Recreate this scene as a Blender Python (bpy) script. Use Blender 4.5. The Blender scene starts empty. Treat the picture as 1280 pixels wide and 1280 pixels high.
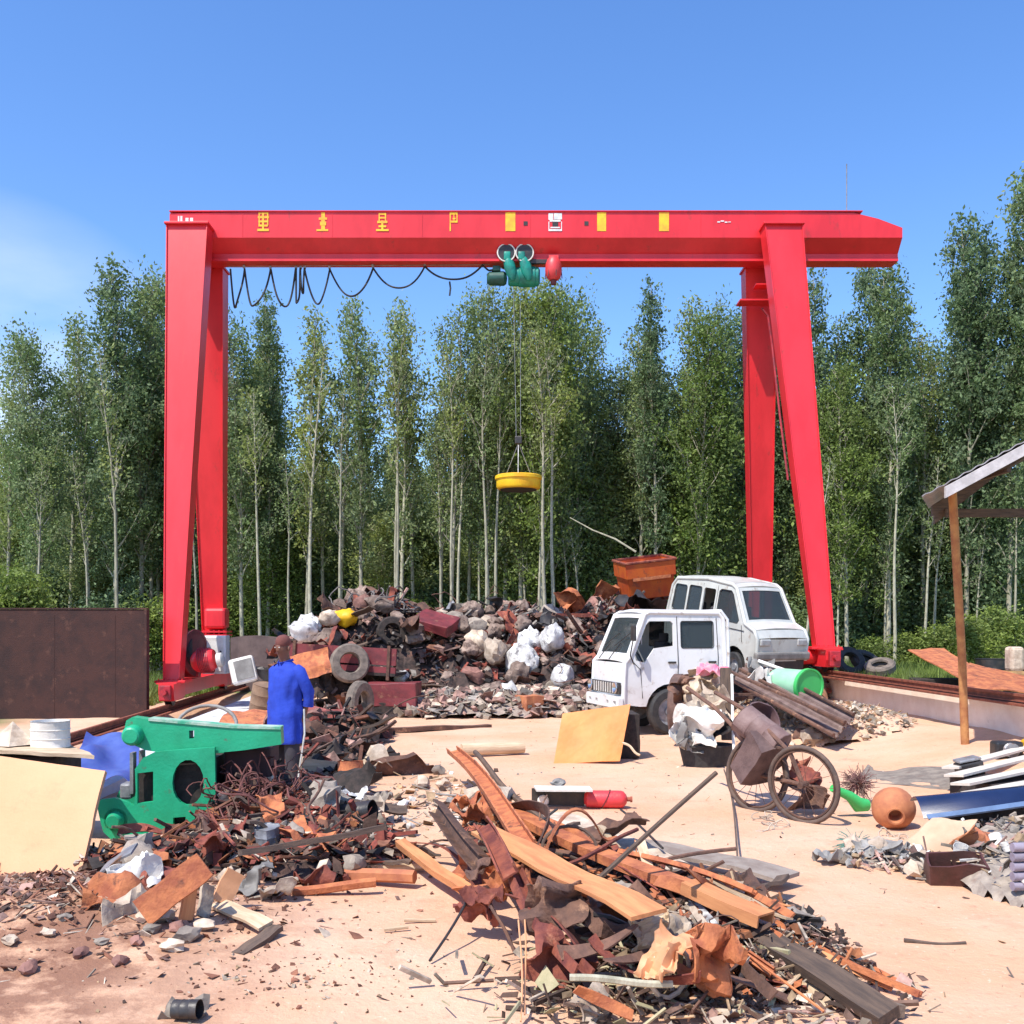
import bpy, bmesh, math, random
from mathutils import Vector, Matrix, Euler, noise

R = math.radians
C = bpy.context.scene.collection
S = bpy.context.scene
rnd = random.Random(11)

# ------------------------------------------------------------------ camera, sky, sun, exposure
F = 1280.0          # focal length in photo pixels
HZ = 778.0          # horizon row in the photo
CAMH = 1.9
cd = bpy.data.cameras.new('camera')
cam = bpy.data.objects.new('camera', cd)
C.objects.link(cam)
cam.location = (0, 0, CAMH)
cam.rotation_euler = (R(90), 0, 0)
cd.sensor_width = 36
cd.lens = 36
cd.shift_y = (HZ - 640) / 1280
cd.clip_end = 3000
S.camera = cam

SUNV = Vector((-0.42, -0.48, 1.0)).normalized()      # towards the sun
world = bpy.data.worlds.new("World")
S.world = world
world.use_nodes = True
nt = world.node_tree
nt.nodes.clear()
wo = nt.nodes.new('ShaderNodeOutputWorld')
bg = nt.nodes.new('ShaderNodeBackground')
sky = nt.nodes.new('ShaderNodeTexSky')
sky.sky_type = 'NISHITA'
sky.sun_disc = False
sky.sun_elevation = math.asin(SUNV.z)
sky.sun_rotation = math.atan2(SUNV.x, SUNV.y)
sky.air_density = 1.0
sky.dust_density = 0.6
sky.ozone_density = 3.0
hs = nt.nodes.new('ShaderNodeHueSaturation')
hs.inputs['Hue'].default_value = 0.508
hs.inputs['Saturation'].default_value = 1.22
hs.inputs['Value'].default_value = 2.1
nt.links.new(sky.outputs[0], hs.inputs['Color'])
# thin white cloud low on the left: noise by direction
tc = nt.nodes.new('ShaderNodeTexCoord')
dp = nt.nodes.new('ShaderNodeVectorMath'); dp.operation = 'DOT_PRODUCT'
cdir = Vector(((-30 - 640) / F, 1, (HZ - 590) / F)).normalized()
dp.inputs[1].default_value = cdir
nt.links.new(tc.outputs['Generated'], dp.inputs[0])
mr = nt.nodes.new('ShaderNodeMapRange')
mr.inputs['From Min'].default_value = 0.972
mr.inputs['From Max'].default_value = 1.006
nt.links.new(dp.outputs['Value'], mr.inputs['Value'])
cn = nt.nodes.new('ShaderNodeTexNoise')
cn.inputs['Scale'].default_value = 5.0
cn.inputs['Detail'].default_value = 8
mp = nt.nodes.new('ShaderNodeMapping')
mp.inputs['Scale'].default_value = (1, 1, 2.6)
nt.links.new(tc.outputs['Generated'], mp.inputs['Vector'])
nt.links.new(mp.outputs[0], cn.inputs['Vector'])
mr2 = nt.nodes.new('ShaderNodeMapRange')
mr2.inputs['From Min'].default_value = 0.25
mr2.inputs['From Max'].default_value = 0.75
nt.links.new(cn.outputs['Fac'], mr2.inputs['Value'])
mu = nt.nodes.new('ShaderNodeMath'); mu.operation = 'MULTIPLY'
nt.links.new(mr.outputs[0], mu.inputs[0]); nt.links.new(mr2.outputs[0], mu.inputs[1])
mx = nt.nodes.new('ShaderNodeMixRGB')
mx.inputs['Color2'].default_value = (10, 10.4, 10.8, 1)
nt.links.new(mu.outputs[0], mx.inputs['Fac'])
nt.links.new(hs.outputs[0], mx.inputs['Color1'])
nt.links.new(mx.outputs[0], bg.inputs['Color'])
bg.inputs['Strength'].default_value = 0.10
nt.links.new(bg.outputs[0], wo.inputs['Surface'])

sd = bpy.data.lights.new('sun', 'SUN')
sd.energy = 5.0
sd.angle = R(0.5)
sd.color = (1.0, 0.95, 0.86)
sun = bpy.data.objects.new('sun', sd)
C.objects.link(sun)
sun.rotation_euler = SUNV.to_track_quat('Z', 'Y').to_euler()
sun.location = (-20, -20, 40)

S.view_settings.view_transform = 'Standard'
S.view_settings.look = 'None'
S.view_settings.exposure = 0.35
S.view_settings.gamma = 1

# ------------------------------------------------------------------ placement helpers
def ss(a, b, x):
    t = max(0.0, min(1.0, (x - a) / (b - a)))
    return t * t * (3 - 2 * t)

def rail_x(side, y):
    return (-6.91 if side < 0 else 6.35) - 0.066 * (y - 20.9)

def g(x, y):
    """height of the ground"""
    z = 0.0
    rx = rail_x(1, y)
    z += 0.28 * ss(rx - 2.6, rx - 0.3, x) * ss(8, 12, y)
    z += 0.24 * ss(rx, rx + 0.8, x) * ss(8, 12, y)
    lx = rail_x(-1, y)
    z -= 0.34 * ss(lx - .3, lx + .3, x) * (1 - ss(lx + 1.2, lx + 2.6, x)) * ss(11, 14, y) * (1 - ss(24, 28, y))
    z += 0.20 * math.exp(-((x + 2.9) / 1.1) ** 2 - ((y - 6.6) / 0.9) ** 2)
    if y < 40:
        z += 0.035 * (noise.noise(Vector((x * .7, y * .7, 3.1))))
        z += 0.018 * (noise.noise(Vector((x * 2.3, y * 2.3, 7.7))))
    return z

def G(px, py):
    """point of the ground seen at a photo pixel"""
    z = 0.0
    for _ in range(12):
        Y = (CAMH - z) * F / max(4.0, (py - HZ))
        X = (px - 640) / F * Y
        z = z * .4 + g(X, Y) * .6
    return Vector((X, Y, g(X, Y)))

def Hh(px, py, z):
    Y = (CAMH - z) * F / (py - HZ)
    return Vector(((px - 640) / F * Y, Y, z))

def W(px, py, Y):
    return Vector(((px - 640) / F * Y, Y, CAMH + (HZ - py) / F * Y))

# ------------------------------------------------------------------ materials
MATS = {}
def surf(name, col, rough=.8, metal=0.0, col2=None, scale=6.0, lo=.4, hi=.62, spots=None, sscale=3., slo=.58, shi=.66,
         bump=.15, bscale=40., rndv=0.0, coat=0.0, stretch=None, isl=False):
    if name in MATS: return MATS[name]
    m = bpy.data.materials.new(name)
    m.use_nodes = True
    t = m.node_tree; N = t.nodes; L = t.links
    b = N['Principled BSDF']
    tc = N.new('ShaderNodeTexCoord')
    oi = N.new('ShaderNodeObjectInfo')
    add = N.new('ShaderNodeVectorMath'); add.operation = 'ADD'
    sc = N.new('ShaderNodeVectorMath'); sc.operation = 'SCALE'
    cb = N.new('ShaderNodeCombineXYZ')
    for k in range(3): L.new(oi.outputs['Random'], cb.inputs[k])
    L.new(cb.outputs[0], sc.inputs[0]); sc.inputs['Scale'].default_value = 37.0
    L.new(tc.outputs['Object'], add.inputs[0]); L.new(sc.outputs[0], add.inputs[1])
    vec = add.outputs[0]
    if stretch:
        mp = N.new('ShaderNodeMapping'); mp.inputs['Scale'].default_value = stretch
        L.new(vec, mp.inputs['Vector']); vec = mp.outputs[0]
    n1 = N.new('ShaderNodeTexNoise'); n1.inputs['Scale'].default_value = scale
    n1.inputs['Detail'].default_value = 7; n1.inputs['Roughness'].default_value = .62
    L.new(vec, n1.inputs['Vector'])
    c2 = col2 or tuple(c * .72 for c in col)
    r1 = N.new('ShaderNodeMapRange'); r1.inputs['From Min'].default_value = lo; r1.inputs['From Max'].default_value = hi
    L.new(n1.outputs['Fac'], r1.inputs['Value'])
    mix = N.new('ShaderNodeMixRGB')
    mix.inputs['Color1'].default_value = (*col, 1); mix.inputs['Color2'].default_value = (*c2, 1)
    L.new(r1.outputs[0], mix.inputs['Fac'])
    out = mix.outputs[0]
    if spots:
        n2 = N.new('ShaderNodeTexNoise'); n2.inputs['Scale'].default_value = sscale
        n2.inputs['Detail'].default_value = 9; n2.inputs['Roughness'].default_value = .7
        a2 = N.new('ShaderNodeVectorMath'); a2.operation = 'ADD'; a2.inputs[1].default_value = (13.1, 5.7, 9.2)
        L.new(vec, a2.inputs[0]); L.new(a2.outputs[0], n2.inputs['Vector'])
        r2 = N.new('ShaderNodeMapRange'); r2.inputs['From Min'].default_value = slo; r2.inputs['From Max'].default_value = shi
        L.new(n2.outputs['Fac'], r2.inputs['Value'])
        m2 = N.new('ShaderNodeMixRGB'); m2.inputs['Color2'].default_value = (*spots, 1)
        L.new(r2.outputs[0], m2.inputs['Fac']); L.new(out, m2.inputs['Color1'])
        out = m2.outputs[0]
    if isl:
        h = N.new('ShaderNodeHueSaturation'); gi = N.new('ShaderNodeNewGeometry')
        rr = N.new('ShaderNodeMapRange'); rr.inputs['To Min'].default_value = .35; rr.inputs['To Max'].default_value = 1.35
        L.new(gi.outputs['Random Per Island'], rr.inputs['Value']); L.new(rr.outputs[0], h.inputs['Value'])
        L.new(out, h.inputs['Color']); out = h.outputs[0]
    if rndv:
        h = N.new('ShaderNodeHueSaturation')
        rr = N.new('ShaderNodeMapRange'); rr.inputs['To Min'].default_value = 1 - rndv; rr.inputs['To Max'].default_value = 1 + rndv
        L.new(oi.outputs['Random'], rr.inputs['Value']); L.new(rr.outputs[0], h.inputs['Value'])
        L.new(out, h.inputs['Color']); out = h.outputs[0]
    L.new(out, b.inputs['Base Color'])
    b.inputs['Roughness'].default_value = rough
    b.inputs['Metallic'].default_value = metal
    if coat:
        b.inputs['Coat Weight'].default_value = coat
        b.inputs['Coat Roughness'].default_value = .15
    if bump:
        n3 = N.new('ShaderNodeTexNoise'); n3.inputs['Scale'].default_value = bscale; n3.inputs['Detail'].default_value = 6
        L.new(vec, n3.inputs['Vector'])
        bp = N.new('ShaderNodeBump'); bp.inputs['Strength'].default_value = bump; bp.inputs['Distance'].default_value = .02
        L.new(n3.outputs['Fac'], bp.inputs['Height']); L.new(bp.outputs[0], b.inputs['Normal'])
    MATS[name] = m
    return m

red = surf('crane_red', (.78, .026, .036), .42, 0, (.64, .018, .026), 1.6, bump=.06, bscale=14, coat=.12, spots=(.34, .035, .03), sscale=3.5, slo=.60, shi=.74, stretch=(1, 1, .35))
red_dark = surf('machine_red', (.45, .02, .03), .5, 0, (.22, .02, .03), 7)
green_p = surf('green_paint', (.015, .38, .19), .45, 0, (.012, .30, .145), 3, spots=(.10, .13, .08), sscale=6, slo=.60, shi=.68, bump=.15)
green_h = surf('hoist_green', (.01, .30, .22), .4, 0, (.01, .16, .13), 5)
yellow = surf('magnet_yellow', (.85, .52, .01), .5, 0, (.75, .38, .01), 3)
marky = surf('marking_yellow', (.90, .55, .02), .6, 0, (.85, .36, .03), 5)
markw = surf('marking_white', (.80, .80, .80), .6)
black = surf('black_rubber', (.018, .018, .02), .75, 0, (.04, .037, .035), 9, bump=.3)
blackm = surf('black_metal', (.02, .02, .022), .45, 0, (.05, .04, .035), 7)
darkv = surf('dark_soot', (.022, .018, .016), .9, 0, (.05, .035, .03), 12)
white = surf('white_vehicle_paint', (.74, .74, .73), .36, 0, (.66, .65, .63), 2.5, spots=(.34, .25, .18), sscale=4.5, slo=.58, shi=.72, bump=.08, bscale=8, coat=.2)
silver = surf('silver_vehicle_paint', (.58, .58, .53), .40, .08, (.48, .48, .44), 2.5, spots=(.30, .22, .16), sscale=4, slo=.58, shi=.72, bump=.08, bscale=8, coat=.15)
whitep = surf('white_plastic', (.76, .73, .68), .55, 0, (.60, .56, .50), 5, rndv=.12)
greym = surf('grey_metal', (.34, .34, .35), .5, .4, (.20, .20, .21), 6, spots=(.22, .12, .07), sscale=5)
greyp = surf('grey_plastic', (.27, .255, .235), .6, 0, (.18, .165, .15), 5, rndv=.2)
concrete = surf('concrete', (.60, .61, .64), .9, 0, (.50, .51, .54), 3, bump=.3, spots=(.26, .25, .26), sscale=2)
concw = surf('pale_concrete', (.84, .74, .64), .9, 0, (.76, .64, .54), 3, bump=.3, spots=(.45, .34, .26), sscale=2.2, slo=.6, shi=.75)
railm = surf('rail_rust', (.30, .09, .05), .75, .2, (.16, .05, .03), 9)
rusto = surf('rust_orange', (.50, .17, .065), .85, 0, (.30, .085, .04), 7, spots=(.14, .05, .03), sscale=5, bump=.4, rndv=.18)
rustr = surf('rust_red', (.28, .075, .042), .85, 0, (.13, .03, .025), 7, spots=(.36, .14, .08), sscale=6, bump=.4, rndv=.22)
rustb = surf('rust_brown', (.15, .075, .05), .88, 0, (.08, .042, .032), 8, spots=(.28, .15, .09), sscale=6, bump=.4, rndv=.25)
maroon = surf('maroon_steel', (.20, .030, .035), .6, 0, (.11, .02, .024), 4, spots=(.22, .09, .06), sscale=4, bump=.15, rndv=.15)
woodo = surf('orange_board', (.60, .26, .105), .75, 0, (.46, .175, .07), 2, stretch=(1, 9, 9), bump=.2, rndv=.1, spots=(.35, .15, .08), sscale=1.8, slo=.62, shi=.75)
woody = surf('yellow_board', (.74, .27, .07), .6, 0, (.66, .205, .05), 1.6, bump=.08, spots=(.78, .30, .10), sscale=2)
woodc = surf('cream_board', (.64, .325, .165), .6, 0, (.60, .295, .145), 1.5, bump=.10, spots=(.42, .22, .11), sscale=2.5, slo=.58, shi=.8)
woodp = surf('pale_wood', (.60, .45, .30), .8, 0, (.45, .32, .20), 4, stretch=(1, 8, 8), bump=.25, rndv=.2)
woodd = surf('dark_timber', (.13, .085, .06), .85, 0, (.07, .048, .038), 4, stretch=(1, 8, 8), bump=.35, rndv=.25)
barkm = surf('poplar_bark', (.46, .43, .32), .9, 0, (.30, .28, .20), 5, stretch=(2, 2, .8), bump=.3, spots=(.10, .09, .07), sscale=6, rndv=.18)
stonem = surf('grey_rubble', (.31, .26, .21), .92, 0, (.19, .155, .13), 8, bump=.5, bscale=20, rndv=.25, spots=(.20, .14, .11), sscale=6)
palerock = surf('pale_rubble', (.54, .44, .34), .92, 0, (.36, .27, .20), 8, bump=.5, bscale=20, rndv=.2)
dustyb = surf('dusty_bundle', (.30, .22, .175), .9, 0, (.15, .10, .08), 7, bump=.6, bscale=16, rndv=.3, spots=(.07, .045, .035), sscale=6, slo=.52, shi=.62)
redrock = surf('reddish_rubble', (.28, .14, .11), .92, 0, (.17, .08, .065), 8, bump=.5, bscale=20, rndv=.25)
bagw = surf('white_sack', (.70, .69, .66), .7, 0, (.42, .41, .40), 6, bump=.5, bscale=14, rndv=.15, spots=(.16, .15, .15), sscale=5, slo=.52, shi=.62)
cloth_b = surf('blue_shirt_cloth', (.016, .055, .46), .85, 0, (.012, .04, .36), 4, bump=.6, bscale=12)
trouser = surf('dark_trouser_cloth', (.045, .04, .05), .9, 0, (.03, .03, .035), 8)
skinm = surf('skin', (.20, .085, .055), .55, 0, (.17, .07, .045), 8, bump=.05)
capm = surf('maroon_cap_cloth', (.17, .055, .045), .9, 0, (.13, .042, .035), 9)
pinkc = surf('pink_cloth', (.75, .15, .26), .85, 0, (.6, .35, .36), 7)
redp = surf('red_cylinder_paint', (.72, .05, .06), .45, 0, (.60, .05, .05), 5, spots=(.35, .1, .08))
bluet = surf('blue_tarp', (.045, .075, .30), .55, 0, (.07, .11, .34), 3, bump=.3, bscale=8)
blued = surf('dark_blue_paint', (.007, .013, .045), .22, 0, (.012, .022, .07), 2, coat=.8, bump=.02)
brightg = surf('bright_green_plastic', (.06, .50, .12), .4, 0, (.05, .42, .10), 3, bump=.02)
palegr = surf('pale_green_plastic', (.35, .62, .42), .45, 0, (.28, .55, .35), 3, bump=.02)
orangep = surf('orange_enamel', (.55, .11, .015), .5, 0, (.45, .06, .015), 3, spots=(.25, .06, .03), bump=.1)
clay = surf('clay_orange', (.50, .19, .08), .8, 0, (.36, .12, .06), 6)
purplem = surf('dark_purple_metal', (.045, .03, .055), .6, 0, (.03, .02, .03), 7)
wallm = surf('dark_maroon_wall', (.052, .018, .014), .85, 0, (.032, .012, .011), 4, spots=(.085, .034, .024), sscale=4, bump=.3)
roofg = surf('grey_roofing', (.30, .28, .30), .85, 0, (.18, .17, .18), 5, stretch=(1, 5, 1), bump=.3)
dirtm = surf('brown_dirt', (.34, .18, .11), .95, 0, (.22, .11, .07), 9, bump=.6, bscale=18, rndv=.15, spots=(.50, .32, .20), sscale=7)
glass = surf('vehicle_glass', (.03, .035, .04), .06, 0, (.035, .04, .045), 2, bump=0)
tealw = surf('teal_netting', (.12, .26, .20), .8, 0, (.08, .18, .15), 9)
chrome = surf('dull_chrome', (.6, .6, .6), .25, .9, (.45, .45, .45), 5, bump=.05)

chips = {k: surf('chip_' + k, c, .9, 0, tuple(q * .5 for q in c), 9, bump=.2, isl=True) for k, c in dict(rust=(.24, .10, .06), red=(.26, .06, .04), orange=(.46, .17, .07), brown=(.15, .085, .06), dark=(.04, .03, .027), grey=(.32, .28, .24), pale=(.58, .47, .36), white=(.74, .71, .66), pink=(.42, .25, .20), wood=(.50, .34, .20)).items()}

# window glass that lets you see the cab inside
gl = bpy.data.materials.new('clear_vehicle_glass'); gl.use_nodes = True
_t = gl.node_tree; _b = _t.nodes['Principled BSDF']
_b.inputs['Base Color'].default_value = (.10, .12, .13, 1); _b.inputs['Roughness'].default_value = .04
_tr = _t.nodes.new('ShaderNodeBsdfTransparent'); _tr.inputs[0].default_value = (.55, .6, .62, 1)
_mx = _t.nodes.new('ShaderNodeMixShader'); _mx.inputs[0].default_value = .32
_t.links.new(_tr.outputs[0], _mx.inputs[1]); _t.links.new(_b.outputs[0], _mx.inputs[2])
_t.links.new(_mx.outputs[0], _t.nodes['Material Output'].inputs['Surface'])

def leafmat(name, a, b, c):
    m = bpy.data.materials.new(name); m.use_nodes = True
    t = m.node_tree; N = t.nodes; L = t.links
    N.clear()
    o = N.new('ShaderNodeOutputMaterial')
    tc = N.new('ShaderNodeTexCoord'); oi = N.new('ShaderNodeObjectInfo'); gi = N.new('ShaderNodeNewGeometry')
    n = N.new('ShaderNodeTexNoise'); n.inputs['Scale'].default_value = .9; n.inputs['Detail'].default_value = 3
    L.new(tc.outputs['Object'], n.inputs['Vector'])
    m1 = N.new('ShaderNodeMixRGB'); m1.inputs['Color1'].default_value = (*a, 1); m1.inputs['Color2'].default_value = (*b, 1)
    L.new(oi.outputs['Random'], m1.inputs['Fac'])
    m2 = N.new('ShaderNodeMixRGB'); m2.inputs['Color2'].default_value = (*c, 1)
    r = N.new('ShaderNodeMapRange'); r.inputs['From Min'].default_value = .42; r.inputs['From Max'].default_value = .62; r.inputs['To Max'].default_value = .75
    L.new(n.outputs['Fac'], r.inputs['Value']); L.new(r.outputs[0], m2.inputs['Fac']); L.new(m1.outputs[0], m2.inputs['Color1'])
    h = N.new('ShaderNodeHueSaturation')
    rr = N.new('ShaderNodeMapRange'); rr.inputs['To Min'].default_value = .6; rr.inputs['To Max'].default_value = 1.5
    L.new(gi.outputs['Random Per Island'], rr.inputs['Value']); L.new(rr.outputs[0], h.inputs['Value'])
    L.new(m2.outputs[0], h.inputs['Color'])
    d = N.new('ShaderNodeBsdfPrincipled'); d.inputs['Roughness'].default_value = .55
    d.inputs['Specular IOR Level'].default_value = .35
    tr = N.new('ShaderNodeBsdfTranslucent')
    L.new(h.outputs[0], d.inputs['Base Color']); L.new(h.outputs[0], tr.inputs['Color'])
    mx = N.new('ShaderNodeMixShader'); mx.inputs[0].default_value = .42
    L.new(d.outputs[0], mx.inputs[1]); L.new(tr.outputs[0], mx.inputs[2]); L.new(mx.outputs[0], o.inputs['Surface'])
    return m
leaf_grey = leafmat('poplar_leaves', (.16, .235, .085), (.28, .32, .075), (.27, .32, .17))
leaf_dark = leafmat('dark_leaves', (.09, .155, .075), (.165, .23, .075), (.18, .24, .13))
leaf_yel = leafmat('bright_leaves', (.15, .22, .045), (.24, .30, .06), (.19, .25, .08))

# ground material
gm = bpy.data.materials.new('sandy_ground'); gm.use_nodes = True
_t = gm.node_tree; N = _t.nodes; L = _t.links; _b = N['Principled BSDF']
_b.inputs['Roughness'].default_value = .95
tc = N.new('ShaderNodeTexCoord')
def nz(scale, detail=8, rough=.6, off=(0, 0, 0)):
    a = N.new('ShaderNodeVectorMath'); a.operation = 'ADD'; a.inputs[1].default_value = off
    L.new(tc.outputs['Object'], a.inputs[0])
    n = N.new('ShaderNodeTexNoise'); n.inputs['Scale'].default_value = scale; n.inputs['Detail'].default_value = detail
    n.inputs['Roughness'].default_value = rough; L.new(a.outputs[0], n.inputs['Vector']); return n.outputs['Fac']
def rng(v, a, b, c=0., d=1.):
    r = N.new('ShaderNodeMapRange'); r.inputs['From Min'].default_value = a; r.inputs['From Max'].default_value = b
    r.inputs['To Min'].default_value = c; r.inputs['To Max'].default_value = d
    L.new(v, r.inputs['Value']); return r.outputs[0]
def mixc(f, c1, c2):
    m = N.new('ShaderNodeMixRGB'); L.new(f, m.inputs['Fac'])
    for k, c in (('Color1', c1), ('Color2', c2)):
        if isinstance(c, tuple): m.inputs[k].default_value = (*c, 1)
        else: L.new(c, m.inputs[k])
    return m.outputs[0]
def mth(op, a, b):
    m = N.new('ShaderNodeMath'); m.operation = op
    for k, c in enumerate((a, b)):
        if isinstance(c, (int, float)): m.inputs[k].default_value = c
        else: L.new(c, m.inputs[k])
    return m.outputs[0]
c0 = mixc(rng(nz(.55), .40, .62), (.66, .42, .285), (.60, .34, .205))
c0 = mixc(rng(nz(1.6, 9, .7, (4, 2, 0)), .56, .68, 0, .6), c0, (.44, .25, .15))
c0 = mixc(rng(nz(9, 9, .75, (9, 1, 0)), .56, .72, 0, .6), c0, (.30, .17, .11))
c0 = mixc(rng(nz(26, 6, .7, (1, 7, 0)), .60, .70, 0, .55), c0, (.74, .60, .46))
sep = N.new('ShaderNodeSeparateXYZ'); L.new(tc.outputs['Object'], sep.inputs[0])
# damp dark dirt at the left front, grassy soil behind the rail walls
dl = mth('MULTIPLY', rng(mth('ADD', sep.outputs['X'], mth('MULTIPLY', nz(1.3, 6, .6, (2, 2, 0)), 1.6)), -.2, -1.5), rng(sep.outputs['Y'], 8.6, 7.2))
dl = mth('MULTIPLY', dl, rng(nz(3.5, 8, .7, (5, 5, 0)), .36, .52))
c0 = mixc(dl, c0, (.26, .125, .075))
far = rng(mth('ADD', sep.outputs['Y'], mth('MULTIPLY', nz(.8, 4, .6, (3, 9, 0)), 3)), 27.5, 29.5)
side = rng(mth('ADD', mth('ABSOLUTE', mth('ADD', sep.outputs['X'], mth('MULTIPLY', sep.outputs['Y'], .066)), 0), mth('MULTIPLY', nz(.8, 4, .6, (3, 9, 0)), 1.5)), 8.6, 9.6)
gf = mth('MAXIMUM', far, side)
gc = mixc(rng(nz(2.2, 6), .42, .6), (.10, .15, .03), (.16, .13, .06))
c0 = mixc(gf, c0, gc)
L.new(c0, _b.inputs['Base Color'])
bp = N.new('ShaderNodeBump'); bp.inputs['Strength'].default_value = .6; bp.inputs['Distance'].default_value = .04
hgt = mth('ADD', mth('MULTIPLY', nz(5, 9, .7), 1.0), mth('MULTIPLY', nz(30, 6, .6), .35))
L.new(hgt, bp.inputs['Height']); L.new(bp.outputs[0], _b.inputs['Normal'])

# ------------------------------------------------------------------ mesh builder
class MB:
    def __init__(s): s.bm = bmesh.new(); s.mi = 0
    def _f(s, vs):
        try:
            f = s.bm.faces.new(vs); f.material_index = s.mi; return f
        except ValueError: return None
    def box(s, c, d, rot=None, bev=0.0):
        m = Matrix.Translation(c) @ (rot.to_matrix().to_4x4() if rot is not None else Matrix.Identity(4)) @ Matrix.Diagonal((*d, 1))
        r = bmesh.ops.create_cube(s.bm, size=1, matrix=m)
        fs = set(f for v in r['verts'] for f in v.link_faces)
        for f in fs: f.material_index = s.mi
        if bev:
            es = set(e for v in r['verts'] for e in v.link_edges)
            q = bmesh.ops.bevel(s.bm, geom=list(es), offset=bev, segments=2, profile=.5, affect='EDGES')
            for f in q['faces']: f.material_index = s.mi
        return s
    def hexa(s, v):      # 8 corners: bottom 4 ccw, top 4 ccw
        V = [s.bm.verts.new(p) for p in v]
        for q in ((3, 2, 1, 0), (4, 5, 6, 7), (0, 1, 5, 4), (1, 2, 6, 5), (2, 3, 7, 6), (3, 0, 4, 7)): s._f([V[i] for i in q])
        return s
    def tube(s, pts, r, seg=8, cap=True, closed=False):
        pts = [Vector(p) for p in pts]; n = len(pts)
        rs = r if isinstance(r, (list, tuple)) else [r] * n
        ref = None; rings = []
        for i, p in enumerate(pts):
            if closed: t = pts[(i + 1) % n] - pts[i - 1]
            else: t = pts[min(i + 1, n - 1)] - pts[max(i - 1, 0)]
            if t.length < 1e-7: t = Vector((0, 0, 1))
            t.normalize()
            if ref is None:
                ref = Vector((0, 0, 1)) if abs(t.z) < .9 else Vector((1, 0, 0))
            a = (ref - t * ref.dot(t))
            if a.length < 1e-5: a = t.orthogonal()
            a.normalize(); b = t.cross(a); ref = a
            rings.append([s.bm.verts.new(p + (a * math.cos(2 * math.pi * k / seg) + b * math.sin(2 * math.pi * k / seg)) * rs[i]) for k in range(seg)])
        for i in range(n if closed else n - 1):
            A = rings[i]; B = rings[(i + 1) % n]
            for k in range(seg): s._f([A[k], A[(k + 1) % seg], B[(k + 1) % seg], B[k]])
        if cap and not closed:
            s._f(rings[0][::-1]); s._f(rings[-1])
        return s
    def lathe(s, prof, seg=24, M=None):
        M = M or Matrix.Identity(4)
        rings = []
        for (r, z) in prof:
            if r < 1e-6: rings.append([s.bm.verts.new(M @ Vector((0, 0, z)))])
            else: rings.append([s.bm.verts.new(M @ Vector((r * math.cos(2 * math.pi * k / seg), r * math.sin(2 * math.pi * k / seg), z))) for k in range(seg)])
        for A, B in zip(rings, rings[1:]):
            for k in range(seg):
                k2 = (k + 1) % seg
                if len(A) == 1 and len(B) == 1: continue
                if len(A) == 1: s._f([A[0], B[k2], B[k]])
                elif len(B) == 1: s._f([A[k], A[k2], B[0]])
                else: s._f([A[k], A[k2], B[k2], B[k]])
        return s
    def prism(s, out, holes=(), t=.05, M=None, bend=None):
        """plate in the local XZ plane, thickness t along Y (centred), with holes"""
        M = M or Matrix.Identity(4)
        tmp = bmesh.new(); loops = []
        for lp in [out] + list(holes):
            vs = [tmp.verts.new((p[0], 0, p[1])) for p in lp]
            loops.append(vs)
            for i in range(len(vs)): tmp.edges.new((vs[i], vs[(i + 1) % len(vs)]))
        bmesh.ops.triangle_fill(tmp, use_beauty=True, use_dissolve=False, edges=tmp.edges[:], normal=(0, -1, 0))
        tmp.verts.index_update()
        tris = [[v.index for v in f.verts] for f in tmp.faces]
        co = [v.co.copy() for v in tmp.verts]
        def mapp(p, w):
            q = Vector((p.x, w, p.z))
            if bend: q = bend(q)
            return M @ q
        A = [s.bm.verts.new(mapp(p, -t / 2)) for p in co]; B = [s.bm.verts.new(mapp(p, t / 2)) for p in co]
        for f in tris:
            s._f([A[i] for i in f]); s._f([B[i] for i in f[::-1]])
        for lp in loops:
            ix = [v.index for v in lp]
            for i in range(len(ix)):
                a, b = ix[i], ix[(i + 1) % len(ix)]
                s._f([A[a], B[a], B[b], A[b]])
        tmp.free()
        return s
    def grid(s, nx, ny, fn, wrap=False):
        V = [[s.bm.verts.new(fn(i / nx, j / ny)) for j in range(ny + 1)] for i in range(nx + 1)]
        for i in range(nx):
            for j in range(ny): s._f([V[i][j], V[i + 1][j], V[i + 1][j + 1], V[i][j + 1]])
        return s
    def slab(s, nx, ny, fn, t):
        """thick sheet: top from fn, bottom t lower, closed rim"""
        V = [[Vector(fn(i / nx, j / ny)) for j in range(ny + 1)] for i in range(nx + 1)]
        def nrm(i, j):
            a = V[min(i + 1, nx)][j] - V[max(i - 1, 0)][j]; b = V[i][min(j + 1, ny)] - V[i][max(j - 1, 0)]
            n = a.cross(b); return n.normalized() if n.length > 1e-9 else Vector((0, 0, 1))
        T = [[s.bm.verts.new(V[i][j]) for j in range(ny + 1)] for i in range(nx + 1)]
        B = [[s.bm.verts.new(V[i][j] - nrm(i, j) * t) for j in range(ny + 1)] for i in range(nx + 1)]
        for i in range(nx):
            for j in range(ny):
                s._f([T[i][j], T[i + 1][j], T[i + 1][j + 1], T[i][j + 1]]); s._f([B[i][j + 1], B[i + 1][j + 1], B[i + 1][j], B[i][j]])
        for i in range(nx):
            s._f([T[i][0], B[i][0], B[i + 1][0], T[i + 1][0]]); s._f([T[i][ny], T[i + 1][ny], B[i + 1][ny], B[i][ny]])
        for j in range(ny):
            s._f([T[0][j], T[0][j + 1], B[0][j + 1], B[0][j]]); s._f([T[nx][j], B[nx][j], B[nx][j + 1], T[nx][j + 1]])
        return s
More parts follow.
